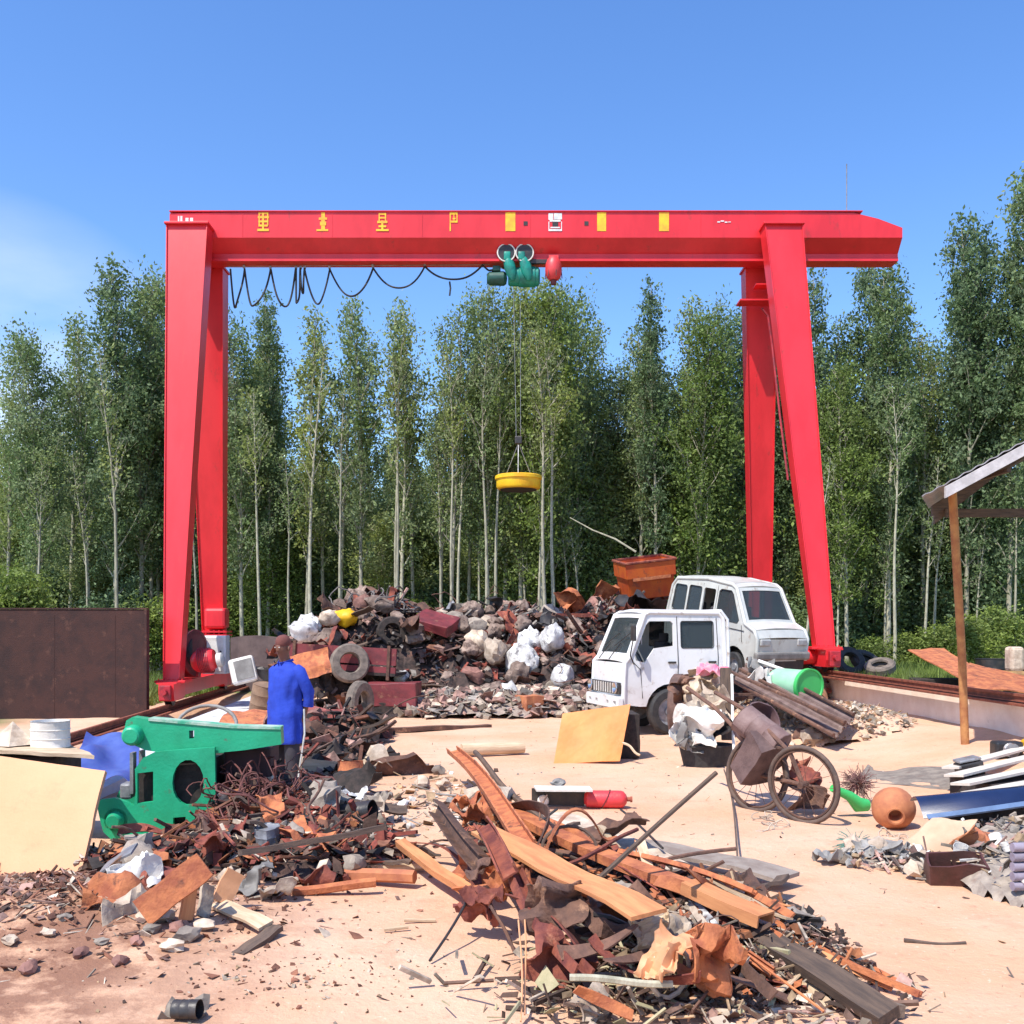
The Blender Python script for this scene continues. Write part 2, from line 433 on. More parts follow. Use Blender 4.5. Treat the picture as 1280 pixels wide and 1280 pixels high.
    def lump(s, c, d, seed=0, sub=2, amp=.3, fr=1.6, rot=None, flat=None):
        m = Matrix.Identity(4)
        r = bmesh.ops.create_icosphere(s.bm, subdivisions=sub, radius=1, matrix=m)
        off = Vector((seed * 3.17, seed * 1.31, seed * 7.7))
        rm = rot.to_matrix() if rot is not None else Matrix.Identity(3)
        for v in r['verts']:
            p = v.co.copy()
            k = 1 + amp * noise.noise(p * fr + off) + amp * .5 * noise.noise(p * fr * 2.7 + off)
            p = p * k
            if flat is not None and p.z < -flat: p.z = -flat
            v.co = Vector(c) + rm @ Vector((p.x * d[0] / 2, p.y * d[1] / 2, p.z * d[2] / 2))
        for f in set(f for v in r['verts'] for f in v.link_faces): f.material_index = s.mi
        return s
    def mesh(s, name, mats, smooth=None):
        me = bpy.data.meshes.new(name)
        bmesh.ops.recalc_face_normals(s.bm, faces=s.bm.faces[:])
        s.bm.to_mesh(me); s.bm.free()
        for m in (mats if isinstance(mats, (list, tuple)) else [mats]): me.materials.append(m)
        if smooth:
            me.polygons.foreach_set('use_smooth', [True] * len(me.polygons))
            me.set_sharp_from_angle(angle=R(smooth))
        return me

def obj(name, mb, mats, parent=None, loc=(0, 0, 0), rot=(0, 0, 0), smooth=None, scale=None):
    me = mb.mesh(name, mats, smooth) if isinstance(mb, MB) else mb
    o = bpy.data.objects.new(name, me)
    C.objects.link(o)
    o.location = loc
    o.rotation_euler = rot if not hasattr(rot, 'to_euler') else rot.to_euler()
    if scale: o.scale = scale
    if parent: o.parent = parent
    return o

def tag(o, label=None, cat=None, group=None, kind=None):
    if label: o['label'] = label
    if cat: o['category'] = cat
    if group: o['group'] = group
    if kind: o['kind'] = kind
    return o

def thing(name, label, cat, loc=(0, 0, 0), rot=(0, 0, 0), group=None):
    o = bpy.data.objects.new(name, None)
    C.objects.link(o)
    o.empty_display_size = .2
    o.location = loc
    o.rotation_euler = rot if not hasattr(rot, 'to_euler') else rot.to_euler()
    return tag(o, label, cat, group)

def dup(root, loc=None, rot=None, label=None, scale=None):
    r = root.copy(); C.objects.link(r)
    if loc is not None: r.location = loc
    if rot is not None: r.rotation_euler = rot
    if scale is not None: r.scale = scale
    if label: r['label'] = label
    for ch in list(root.children):
        c = ch.copy(); C.objects.link(c); c.parent = r
        for gch in list(ch.children):
            d = gch.copy(); C.objects.link(d); d.parent = c
    return r

def between(o, p0, p1, roll=0.0):
    """turn an object modelled along +X from its origin so that it runs from p0 to p1"""
    p0 = Vector(p0); d = Vector(p1) - p0
    q = d.to_track_quat('X', 'Z')
    o.location = p0
    o.rotation_euler = (q @ Euler((roll, 0, 0)).to_quaternion()).to_euler()
    return o

def rail_dir(): return Vector((-0.066, 1, 0)).normalized()

# ------------------------------------------------------------------ ground
def axis(vals):
    out = []
    for (a, b, st) in vals:
        x = a
        while x < b - 1e-6: out.append(x); x += st
    out.append(vals[-1][1]); return out
xs = axis([(-1600, -200, 350), (-200, -40, 40), (-40, -14, 3), (-14, 14, .22), (14, 40, 3), (40, 200, 40), (200, 1600, 350)])
ys = axis([(-60, -4, 14), (-4, 3, 1), (3, 30, .22), (30, 60, 3), (60, 200, 35), (200, 2400, 440)])
verts = [(x, y, g(x, y)) for y in ys for x in xs]
nx = len(xs)
faces = [(j * nx + i, j * nx + i + 1, (j + 1) * nx + i + 1, (j + 1) * nx + i) for j in range(len(ys) - 1) for i in range(nx - 1)]
me = bpy.data.meshes.new('ground'); me.from_pydata(verts, [], faces); me.materials.append(gm)
me.polygons.foreach_set('use_smooth', [True] * len(me.polygons))
tag(obj('ground', me, None), kind='structure')

# ------------------------------------------------------------------ rail walls
def rail_wall(side, y0, y1, top, depth, mat, label):
    p0 = Vector((rail_x(side, y0), y0, 0)); p1 = Vector((rail_x(side, y1), y1, 0))
    Ln = (p1 - p0).length
    root = thing('rail_wall', label, 'wall', p0, (0, 0, math.atan2(p1.y - p0.y, p1.x - p0.x)))
    m = MB()
    n = 40
    hin = .80 if side < 0 else .22; hout = .22 if side < 0 else .10
    def fn(sgn):
        return lambda u, v: Vector((u * Ln, -hin + (.012 * .012 * noise.noise(Vector((u * 30, v * 5, side * 9.)))), top - depth + v * depth))
    m.slab(n, 4, fn(-1), -(hout + hin))
    obj('wall_body', m, mat, root)
    c = MB().box((Ln / 2, 0 if side < 0 else -.03, top + .02), (Ln, .30 if side < 0 else .24, .04), bev=.01)
    obj('rail_bed', c, railm, root)
    r = MB()
    r.box((Ln / 2, 0, top + .065), (Ln, .12, .012)); r.box((Ln / 2, 0, top + .10), (Ln, .02, .06)); r.box((Ln / 2, 0, top + .145), (Ln, .06, .035))
    obj('rail', r, railm, root)
    return root
rail_wall(-1, 10.5, 29, .10, .75, concrete, 'low grey concrete wall carrying the left crane rail beside the green shear')
rail_wall(1, 7.5, 29, .78, .9, concw, 'pale sandy concrete wall with rusty rail on the right side')

# ------------------------------------------------------------------ gantry crane
crane = thing('gantry_crane', 'large red single girder gantry crane with yellow painted characters standing over the yard', 'crane', (-.5, 23.2, 0))
def cr(v): return Vector(v) - Vector((-.5, 23.2, 0))
def mcr(name, mb, mat, sm=None, par=None): return obj(name, mb, mat, par or crane, smooth=sm)

BY = 23.2
ztop = CAMH + 513 * 22.8 / F
zsh = CAMH + (HZ - 297) * 22.8 / F
zbot = CAMH + (HZ - 325) * 23.0 / F
xl, xr = (212 - 640) / F * 22.8, (1128 - 640) / F * 22.8
xt = (1078 - 640) / F * 22.8
def girder():
    m = MB()
    st = []
    n = 30
    # cross section (y,z): box on top, panels slanting in below, flange
    for i in range(n + 1):
        x = xl + (xr - xl) * i / n
        camber = .06 * (1 - ((x - (xl + xr) / 2) / ((xr - xl) / 2)) ** 2)
        zt = ztop + camber - .03
        if x > xt: zt -= (x - xt) / (xr - xt) * .32
        sec = [(-.40, zt), (.40, zt), (.40, zsh), (.13, zbot + .16), (.13, zbot + .03), (-.13, zbot + .03), (-.13, zbot + .16), (-.40, zsh)]
        st.append([m.bm.verts.new(cr((x, BY + a, z))) for a, z in sec])
    for A, B in zip(st, st[1:]):
        for k in range(8): m._f([A[k], A[(k + 1) % 8], B[(k + 1) % 8], B[k]])
    m._f(st[0]); m._f(st[-1][::-1])
    m.box(cr(((xl + xr) / 2, BY, zbot)), (xr - xl - .04, .42, .05))
    # top plate lip
    m.box(cr(((xl + xt) / 2, BY, ztop - .005 + .02)), (xt - xl, .86, .02))
    for q in (-6.0, -4, -2, 0.4, 2, 4.2): m.box(cr((q, BY - .402, (ztop + zsh) / 2)), (.012, .01, ztop - zsh - .06))
    return mcr('girder', m, red)
gird = girder()
yf = BY - .403
def mark(px, w, strokes, mat=marky, name='painted_character'):
    """strokes: (u0,v0,u1,v1) in a unit cell, built as thin raised bars of paint"""
    m = MB(); x = (px - 640) / F * 22.8; h = .42; z0 = CAMH + (HZ - 289) / F * 22.8
    for k, (u0, v0, u1, v1) in enumerate(strokes):
        m.box(cr((x + ((u0 + u1) / 2 - .5) * w, yf - .003 - .0008 * k, z0 + (v0 + v1) / 2 * h)), (abs(u1 - u0) * w, .005, abs(v1 - v0) * h))
    return mcr(name, m, mat, None)
mark(329, .26, [(.1, .9, .95, 1), (.05, .68, 1, .80), (.1, .46, .95, .56), (.1, .24, .9, .34), (0, 0, 1, .12), (.42, 0, .58, 1), (.12, .3, .22, .9), (.85, .3, .95, .9)])
mark(403, .26, [(.4, .1, .72, 1), (.2, .6, .9, .72), (0, 0, 1, .1), (.3, .3, .82, .5)])
mark(478, .28, [(.2, .86, .8, .96), (.2, .5, .3, .96), (.7, .5, .8, .96), (.2, .66, .8, .74), (.1, .42, .9, .54), (.42, 0, .58, .56), (.2, .2, .8, .3), (0, 0, 1, .1)])
mark(567, .22, [(.1, 0, .22, 1), (.1, .88, .9, 1), (.1, .45, .9, .55), (.8, .45, .9, 1), (.4, .62, .7, .7), (.5, .5, .58, .95)])
mark(638, .22, [(0, 0, 1, 1)]); mark(752, .20, [(0, 0, 1, 1)]); mark(830, .22, [(0, 0, 1, 1)])
mark(694, .30, [(0, .6, .35, .95), (.1, .5, .9, .6), (.4, .62, 1, .95), (0, 0, .06, .5), (.94, 0, 1, .5), (0, 0, 1, .1), (.15, .15, .85, .22)], markw, 'company_emblem')
mark(694, .16, [(.1, .25, .9, .48), (.62, .7, .8, .9)], blackm, 'emblem_print')
mark(905, .30, [(0, .45, .2, .52), (.24, .5, .5, .56), (.55, .44, .75, .5), (.8, .46, 1, .5)], markw, 'small_white_script')
mark(232, .34, [(0, .3, .1, .8), (.16, .2, .3, .8), (.4, .3, .7, .4), (.5, .4, .7, .7), (.8, .3, 1, .7)], markw, 'faded_white_script')
for px in (657, 733): mark(px, .09, [(0, .3, 1, .52)], blackm, 'bolt_hole')
mcr('lightning_rod', MB().tube([cr(((1062 - 640) / F * 23, BY, ztop + .02)), cr(((1062 - 640) / F * 23, BY, ztop + 1.25))], .012, 6), greym)

def leg(side, near):
    """tapered box leg, wide under the girder, narrow at the foot"""
    if side < 0:
        tl, tr, bl, br = (213, 262, 208, 226) if near else (236, 281, 258, 280)
    else:
        tl, tr, bl, br = (954, 999, 1019, 1040) if near else (930, 968, 939, 961)
    Yt, Yb = (22.62, 20.95) if near else (23.78, 25.1)
    zrail = .10 if side < 0 else .78
    if near: pt_y, pb_y = 285, (846 if side < 0 else 812)
    else: pt_y, pb_y = 316, 0
    zt = CAMH + (HZ - pt_y) / F * Yt
    zb = zrail + .62
    X = lambda px, Y: (px - 640) / F * Y
    m = MB(); d0, d1 = .40, .26
    A = [(X(bl, Yb), Yb - d1 / 2), (X(br, Yb), Yb - d1 / 2), (X(br, Yb), Yb + d1 / 2), (X(bl, Yb), Yb + d1 / 2)]
    B = [(X(tl, Yt), Yt - d0 / 2), (X(tr, Yt), Yt - d0 / 2), (X(tr, Yt), Yt + d0 / 2), (X(tl, Yt), Yt + d0 / 2)]
    if not near: zt = zbot + .02
    m.hexa([cr((*p, zb)) for p in A] + [cr((*p, zt)) for p in B])
    # projecting edge flanges on the inner and outer side
    lg = mcr('leg', m, red)
    f = MB()
    for k, l in ((0, -1), (1, 1)):
        b0, t0 = Vector((*A[k], zb)), Vector((*B[k], zt))
        b1, t1 = Vector((*A[3 - k], zb)), Vector((*B[3 - k], zt))
        o = Vector((l * .018, 0, 0)); e0 = Vector((0, -.035, 0)); e1 = Vector((0, .035, 0))
        f.hexa([cr(b0 + e0), cr(b0 + e0 + o), cr(b1 + e1 + o), cr(b1 + e1), cr(t0 + e0), cr(t0 + e0 + o), cr(t1 + e1 + o), cr(t1 + e1)])
    obj('edge_flange', f, red, lg)
    c = MB()
    cx = (B[0][0] + B[1][0]) / 2; w = B[1][0] - B[0][0]
    c.box(cr((cx, Yt, zt + .02)), (w + .10, d0 + .16, .05), bev=.006)
    c.box(cr((cx, Yt + (.22 if near else -.22), zt + .12)), (w * .8, .03, .18))
    obj('top_plate', c, red, lg)
    c = MB(); cx = (A[0][0] + A[1][0]) / 2
    c.box(cr((cx, Yb, zb - .02)), (.62, .5, .05), bev=.006)
    for q in range(6): c.tube([cr((cx - .24 + q * .096, Yb - .2, zb - .06)), cr((cx - .24 + q * .096, Yb - .2, zb + .04))], .014, 6)
    obj('foot_plate', c, red, lg)
    return lg
for s_ in (-1, 1):
    for n_ in (True, False): leg(s_, n_)

def end_beam(side):
    zrail = .10 if side < 0 else .78
    y0, y1 = (20.35, 25.9)
    p0 = Vector((rail_x(side, y0), y0, zrail + .42)); p1 = Vector((rail_x(side, y1), y1, zrail + .42))
    L_ = (p1 - p0).length; d = (p1 - p0).normalized(); n = Vector((d.y, -d.x, 0))
    if side > 0:  p0 += Vector((0, 0, 0))
    m = MB()
    Mx = Matrix.Translation(cr((p0 + p1) / 2)) @ Matrix.Rotation(math.atan2(d.y, d.x), 4, 'Z')
    m.prism([(-L_ / 2, -.05), (-L_ / 2 + .05, -.19), (-L_ / 2 + .75, -.19), (-L_ / 2 + .9, -.12), (L_ / 2 - .9, -.12), (L_ / 2 - .75, -.19), (L_ / 2 - .05, -.19), (L_ / 2, -.05), (L_ / 2, .15), (-L_ / 2, .15)], t=.30, M=Mx)
    q = d.to_track_quat('X', 'Z')
    m.box(Mx @ Vector((0, 0, .165)), (L_, .40, .03), q)
    eb = mcr('end_beam', m, red)
    for e in (-L_ / 2 + .3, L_ / 2 - .3):
        w = MB().lathe([(0, -.07), (.20, -.07), (.20, -.05), (.165, -.04), (.165, .04), (.20, .05), (.20, .07), (0, .07)], 24,
                       Mx @ Matrix.Translation((e, 0, -.10)) @ Matrix.Rotation(R(90), 4, 'X'))
        obj('rail_wheel', w, blackm, eb, smooth=30)
    c = MB(); c.box(Mx @ Vector((-L_ / 2 - .06, 0, -.02)), (.1, .22, .3), q, .015)
    c.tube([Mx @ Vector((-L_ / 2 - .1, 0, 0)), Mx @ Vector((-L_ / 2 - .24, 0, 0))], .06, 12)
    obj('buffer', c, red_dark, eb)
    if side > 0:
        c = MB(); c.lathe([(0, 0), (.16, 0), (.16, .35), (.12, .4), (0, .4)], 16, Mx @ Matrix.Translation((-L_ / 2 + .7, .15, 0)) @ Matrix.Rotation(R(-90), 4, 'X'))
        obj('drive_motor', c, red, eb, smooth=30)
    return eb
end_beam(-1); end_beam(1)
# small brackets on the right far leg
b = MB()
p = W(942, 383, 23.6); b.box(cr((p.x - .02, p.y - .28, p.z)), (.80, .45, .035))
p = W(950, 363, 23.6); b.box(cr((p.x + .05, p.y - .28, p.z)), (.5, .35, .03))
mcr('bracket_plate', b, red)
b = MB(); b.tube([cr(W(952, 385, 23.2)), cr(W(960, 395, 23.2)), cr(W(965, 430, 23.2)), cr(W(975, 520, 23.0)), cr(W(985, 600, 22.8))], .025, 8)
mcr('conduit_pipe', b, red_dark)

# red box under the left far leg and white cabinet
p = W(271, 773, 24.7)
q = MB(); q.box((0, 0, 0), (.52, .4, .50), bev=.07); q.box((0, -.02, -.32), (.62, .5, .04)); q.box((0, -.02, -.40), (.62, .5, .04))
for k in range(5): q.tube([(-.24 + .12 * k, -.22, -.42), (-.24 + .12 * k, -.22, -.28)], .018, 6)
obj('leg_joint_box', q, red, crane, loc=cr(p))

cab = thing('control_cabinet', 'tall white electrical cabinet standing on the left end beam of the crane', 'cabinet', W(270, 842, 22.6))
obj('cabinet_body', MB().box((0, 0, .42), (.52, .34, .84), bev=.02), white, cab)
obj('cabinet_door', MB().box((-.01, -.18, .43), (.44, .02, .74), bev=.006), whitep, cab)
obj('door_handle', MB().box((.16, -.2, .45), (.03, .03, .12)), blackm, cab)

reel = thing('cable_reel', 'dark red round cable reel standing behind the near left crane leg', 'cable reel', W(243, 846, 22.0))
for dx in (-.22, .02):
    obj('reel_flange', MB().lathe([(0, -.012), (.50, -.012), (.50, .02), (.43, .02), (.43, .012), (0, .012)], 28, Matrix.Translation((dx, 0, .52)) @ Matrix.Rotation(R(90), 4, 'Y') @ Matrix.Rotation(R(14), 4, 'X')), maroon, reel, smooth=30)
obj('wound_cable', MB().lathe([(.0, -.1), (.34, -.1), (.36, -.05), (.34, 0), (.36, .05), (.34, .1), (0, .1)], 24, Matrix.Translation((-.1, 0, .52)) @ Matrix.Rotation(R(90), 4, 'Y')), black, reel, smooth=50)
obj('reel_stand', MB().box((-.1, .1, .12), (.36, .2, .26)), red_dark, reel)
mot = thing('travel_motor', 'bright red drive motor on the left end beam beside the cable reel', 'motor', W(257, 842, 21.6))
m = MB(); m.lathe([(0, -.28), (.14, -.28), (.22, -.2), (.25, -.1), (.25, .12), (.2, .2), (.12, .22), (0, .22)], 20, Matrix.Translation((0, 0, .28)) @ Matrix.Rotation(R(80), 4, 'Y'))
obj('motor_housing', m, red, mot, smooth=40)
m = MB()
for k in range(7): m.lathe([(.25, -.008), (.275, -.008), (.275, .008), (.25, .008)], 20, Matrix.Translation((-.10 + .035 * k, 0, .28)) @ Matrix.Rotation(R(80), 4, 'Y'))
obj('cooling_fins', m, red_dark, mot)
m = MB(); m.lathe([(0, 0), (.15, 0), (.15, .1), (.08, .14), (0, .14)], 16, Matrix.Translation((.26, -.02, .28)) @ Matrix.Rotation(R(80), 4, 'Y'))
obj('gear_end', m, whitep, mot, smooth=40)
cl = thing('flood_lamp', 'pale grey rectangular floodlight housing lying tilted on the left rail wall', 'lamp', W(308, 856, 21.2), (R(-12), R(-14), R(8)))
cl.scale = (1.15, 1.15, 1.3)
m = MB(); m.box((0, 0, .24), (.46, .16, .42), bev=.05)
obj('lamp_housing', m, whitep, cl)
obj('lamp_glass', MB().box((.03, -.085, .24), (.32, .012, .32), bev=.004), greyp, cl)

# ------------------------------------------------------------------ hoist
hp = W(644, 345, BY)
ho = thing('electric_hoist', 'dark green electric hoist trolley with two flanged wheels hung under the girder', 'hoist', (hp.x, BY, hp.z))
for dx in (-.20, .21):
    for sy in (-1, 1):
        w = MB().lathe([(0, -.03), (.07, -.03), (.15, -.02), (.15, .0), (.20, .0), (.20, .03), (0, .03)], 24, Matrix.Translation((dx, sy * .22 - .02, .43)) @ Matrix.Rotation(R(90 * sy), 4, 'X'))
        o = obj('trolley_wheel', w, blackm, ho, smooth=30)
        obj('wheel_disc', MB().lathe([(0, -.012), (.19, -.012), (.19, .012), (0, .012)], 24, Matrix.Translation((dx, sy * .25 - .02, .43)) @ Matrix.Rotation(R(90), 4, 'X')), blackm, o)
        rim = MB().tube([(dx + .195 * math.cos(a * math.pi / 12), sy * .255 - .02, .43 + .195 * math.sin(a * math.pi / 12)) for a in range(24)], .018, 6, closed=True)
        obj('wheel_rim', rim, whitep, o, smooth=60)
for dx, lean in ((-.2, .12), (.12, .2)):
    m = MB().lump((dx + lean / 2 + .02, -.22, .12), (.26, .20, .62), 3, 3, .08, 1.4, Euler((0, R(-14), 0)))
    m.box((dx + .02, -.24, .36), (.16, .12, .2), bev=.03)
    obj('side_bracket', m, green_h, ho, smooth=50)
m = MB().lathe([(0, -.34), (.17, -.34), (.21, -.30), (.21, -.1), (.23, -.08), (.23, .26), (.21, .28), (.21, .34), (.15, .38), (0, .38)], 24, Matrix.Translation((.18, 0, -.02)) @ Matrix.Rotation(R(90), 4, 'Y'))
obj('rope_drum', m, green_h, ho, smooth=35)
m = MB().lathe([(0, -.28), (.10, -.28), (.15, -.22), (.16, .1), (.12, .16), (0, .18)], 20, Matrix.Translation((-.36, 0, -.06)) @ Matrix.Rotation(R(90), 4, 'Y'))
m.box((-.42, -.06, .14), (.18, .14, .12), bev=.02)
obj('hoist_motor', m, surf('dark_green_metal', (.015, .09, .07), .5), ho, smooth=35)
m = MB(); m.box((.52, -.18, .26), (.62, .08, .09)); m.box((.2, -.2, .2), (.2, .12, .14))
obj('cross_arm', m, blackm, ho)
m = MB().lathe([(0, .12), (.08, .12), (.14, .06), (.18, -.05), (.19, -.2), (.16, -.34), (.1, -.4), (0, -.41)], 20, Matrix.Translation((.86, -.2, .24)))
m.box((.86, -.2, .33), (.22, .1, .12))
obj('travel_motor', m, redp, ho, smooth=35)
m = MB().lathe([(0, -.41), (.07, -.41), (.06, -.5), (0, -.5)], 12, Matrix.Translation((.86, -.2, .24)))
for k in range(6): m.tube([(.86 + .17 * math.cos(k), -.2 + .17 * math.sin(k), .1), (.86 + .19 * math.cos(k), -.2 + .19 * math.sin(k), -.12)], .012, 5)
obj('motor_cap', m, maroon, ho)

mp_ = W(648, 612, BY)
mg = thing('lifting_magnet', 'round yellow lifting magnet hanging on thin ropes below the hoist', 'magnet', (mp_.x, BY, mp_.z))
obj('magnet_body', MB().lathe([(0, 0), (.44, 0), (.48, .02), (.50, .06), (.50, .22), (.53, .23), (.53, .30), (.49, .32), (.30, .33), (0, .33)], 40), yellow, mg, smooth=35)
obj('magnet_face', MB().lathe([(0, -.02), (.40, -.02), (.42, 0), (0, 0)], 40), darkv, mg)
m = MB()
apex = Vector((-.06, 0, hp.z - .25 - mp_.z))
for k in range(3):
    a = k * 2.094 + .5
    m.tube([(.34 * math.cos(a), .34 * math.sin(a), .33), (0, 0, 1.05)], .010, 5)
obj('sling_chain', m, greym, mg)
m = MB(); m.box((0, 0, 1.12), (.16, .1, .18), bev=.02)
obj('hook_block', m, blackm, mg)
m = MB(); m.tube([(-.05, 0, 1.2), (apex.x - .05, 0, apex.z)], .006, 5); m.tube([(.05, 0, 1.2), (apex.x + .1, 0, apex.z)], .006, 5)
obj('wire_rope', m, greym, mg)

# festoon cable
fc = thing('festoon_cable', 'black power cable hanging in swags from a guide wire under the girder', 'cable', (0, BY, 0))
pk = [(288, 336), (305, 335), (338, 336), (370, 336), (376, 336), (381, 336), (412, 336), (466, 334), (531, 332), (604, 331), (616, 340)]
vl = [(293, 384), (316, 383), (356, 383), (371, 380), (378, 366), (398, 380), (441, 371), (499, 361), (563, 350), (610, 337)]
for i in range(len(vl)):
    a = W(*pk[i], BY); b_ = W(*pk[i + 1], BY); v = W(*vl[i], BY)
    m = MB(); pts = []
    for k in range(21):
        t = k / 20.
        x = (1 - t) * a.x + t * b_.x
        tv = max(.08, min(.92, (v.x - a.x) / max(.01, (b_.x - a.x)))) if b_.x != a.x else .5
        s = t / tv if t < tv else (1 - t) / (1 - tv)
        base = a.z * (1 - t) + b_.z * t
        zz = base - (base - v.z) * (1 - (1 - s) ** 2)
        pts.append((x, .06 * math.sin(k * .4 + i), zz))
    m.tube(pts, .022, 6)
    obj('cable_swag', m, black, fc, smooth=60)
    h = MB(); h.box((b_.x, 0, b_.z + .03), (.05, .04, .07)); obj('cable_clip', h, greym, fc)
e = W(562, 352, BY); m = MB().tube([(e.x, 0, e.z), (e.x + .02, 0, e.z - .15), (e.x, 0, e.z - .32)], .02, 6); obj('cable_tail', m, black, fc)
a = W(284, 333, BY); b_ = W(612, 331, BY)
obj('guide_wire', MB().tube([(a.x, 0, a.z), (b_.x, 0, b_.z)], .007, 5), greym, fc)

# ------------------------------------------------------------------ dark wall on the left
yw = 20.2
pA = W(182, 762, yw)
wl = thing('steel_wall', 'dark maroon steel plate wall behind the cream sheet on the left', 'wall', (pA.x, yw, 0))
m = MB(); Lw = 5.2; top = pA.z
m.box((-Lw / 2, .06, top / 2 - .15), (Lw, .12, top + .3))
obj('plate', m, wallm, wl)
m = MB()
for k in range(4): m.box((-Lw + 1.0 + k * 1.2, -.001, top / 2 - .1), (.012, .006, top))
obj('weld_ridge', m, wallm, wl)
m = MB(); m.box((.0, .06, top / 2 - .15), (.05, .16, top + .30)); m.box((-Lw / 2, .06, top + .02), (Lw + .04, .15, .03))
obj('edge_frame', m, wallm, wl)
# concrete / steel wall far behind between the crane leg and the heap
m = MB(); p = W(288, 797, 28.2)
m.slab(14, 2, lambda u, v: Vector((u * 2.9, .02 * math.sin(u * 20), v * (p.z + .2 + .06 * math.sin(u * 7)) - .2)), .2)
tag(obj('low_wall', m, surf('brown_render', (.16, .11, .10), .9, 0, (.11, .075, .07), 3), loc=(p.x, p.y, 0)), 'dull brown low wall behind the white cabinet below the trees', 'wall')

# ------------------------------------------------------------------ shed on the right
shed = thing('lean_to_shed', 'grey roofed open shed on a thin rusty post at the right edge', 'shed', G(1207, 930))
o0 = shed.location.copy()
top = W(1190, 612, 13.05)
m = MB(); m.tube([Vector((0, 0, -.2)), Vector((-.05, 0, 1.2)), Vector((top.x - o0.x, top.y - o0.y, top.z - o0.z + .05))], .055, 10)
obj('post', m, surf('ochre_rust', (.48, .23, .08), .85, 0, (.34, .13, .05), 5, bump=.3), shed, smooth=50)
A = W(1152, 620, 12.6); B = W(1300, 540, 12.6); A2 = W(1202, 614, 15.4); 
dxs = 3.2
slope = (B.z - A.z) / (B.x - A.x)
def roofpt(u, v):      # u along slope (x), v along depth (y)
    x = A.x + u * dxs + v * 1.02; y = 12.6 + v * 2.3
    z = A.z + slope * (u * dxs + v * .2) + .009 * math.sin(u * dxs * 2 * math.pi / .16)
    return Vector((x, y, z)) - o0
m = MB(); m.slab(120, 3, roofpt, .012)
obj('roof_sheet', m, roofg, shed)
m = MB(); m.slab(6, 2, lambda u, v: roofpt(.10 + .9 * u, .02 + .96 * v) * 1 + Vector((0, 0, -.05)), .015)
obj('dark_underside', m, surf('shaded_brown', (.10, .06, .045), .9), shed)  # added slab: brown roof underside with its shade put into the colour
for yy in (12.56, 13.7, 14.8):
    m = MB()
    k0 = .30 if yy < 13 else .1
    a = Vector((A.x + k0 + (yy - 12.6) * .44, yy, A.z + slope * k0 - .05)) - o0; b_ = Vector((A.x + dxs, yy, A.z + slope * dxs - .05)) - o0
    m.hexa([a + Vector((0, 0, -.14)), b_ + Vector((0, 0, -.14)), b_ + Vector((0, .05, -.14)), a + Vector((0, .05, -.14)), a, b_, b_ + Vector((0, .05, 0)), a + Vector((0, .05, 0))])
    obj('rafter', m, surf('pale_fascia', (.60, .56, .56), .8) if yy < 13 else woodd, shed)
m = MB()
for k in range(4): m.box(Vector((A.x + 1.1 + k * .7, 13.75, A.z + slope * (.8 + k * .7) - .105)) - o0, (.05, 2.2, .05))
obj('purlin', m, woodd, shed)
obj('cross_beam', MB().box(Vector((A.x + 3.0, 14.75, A.z + .02)) - o0, (3.6, .06, .12)), woodd, shed)


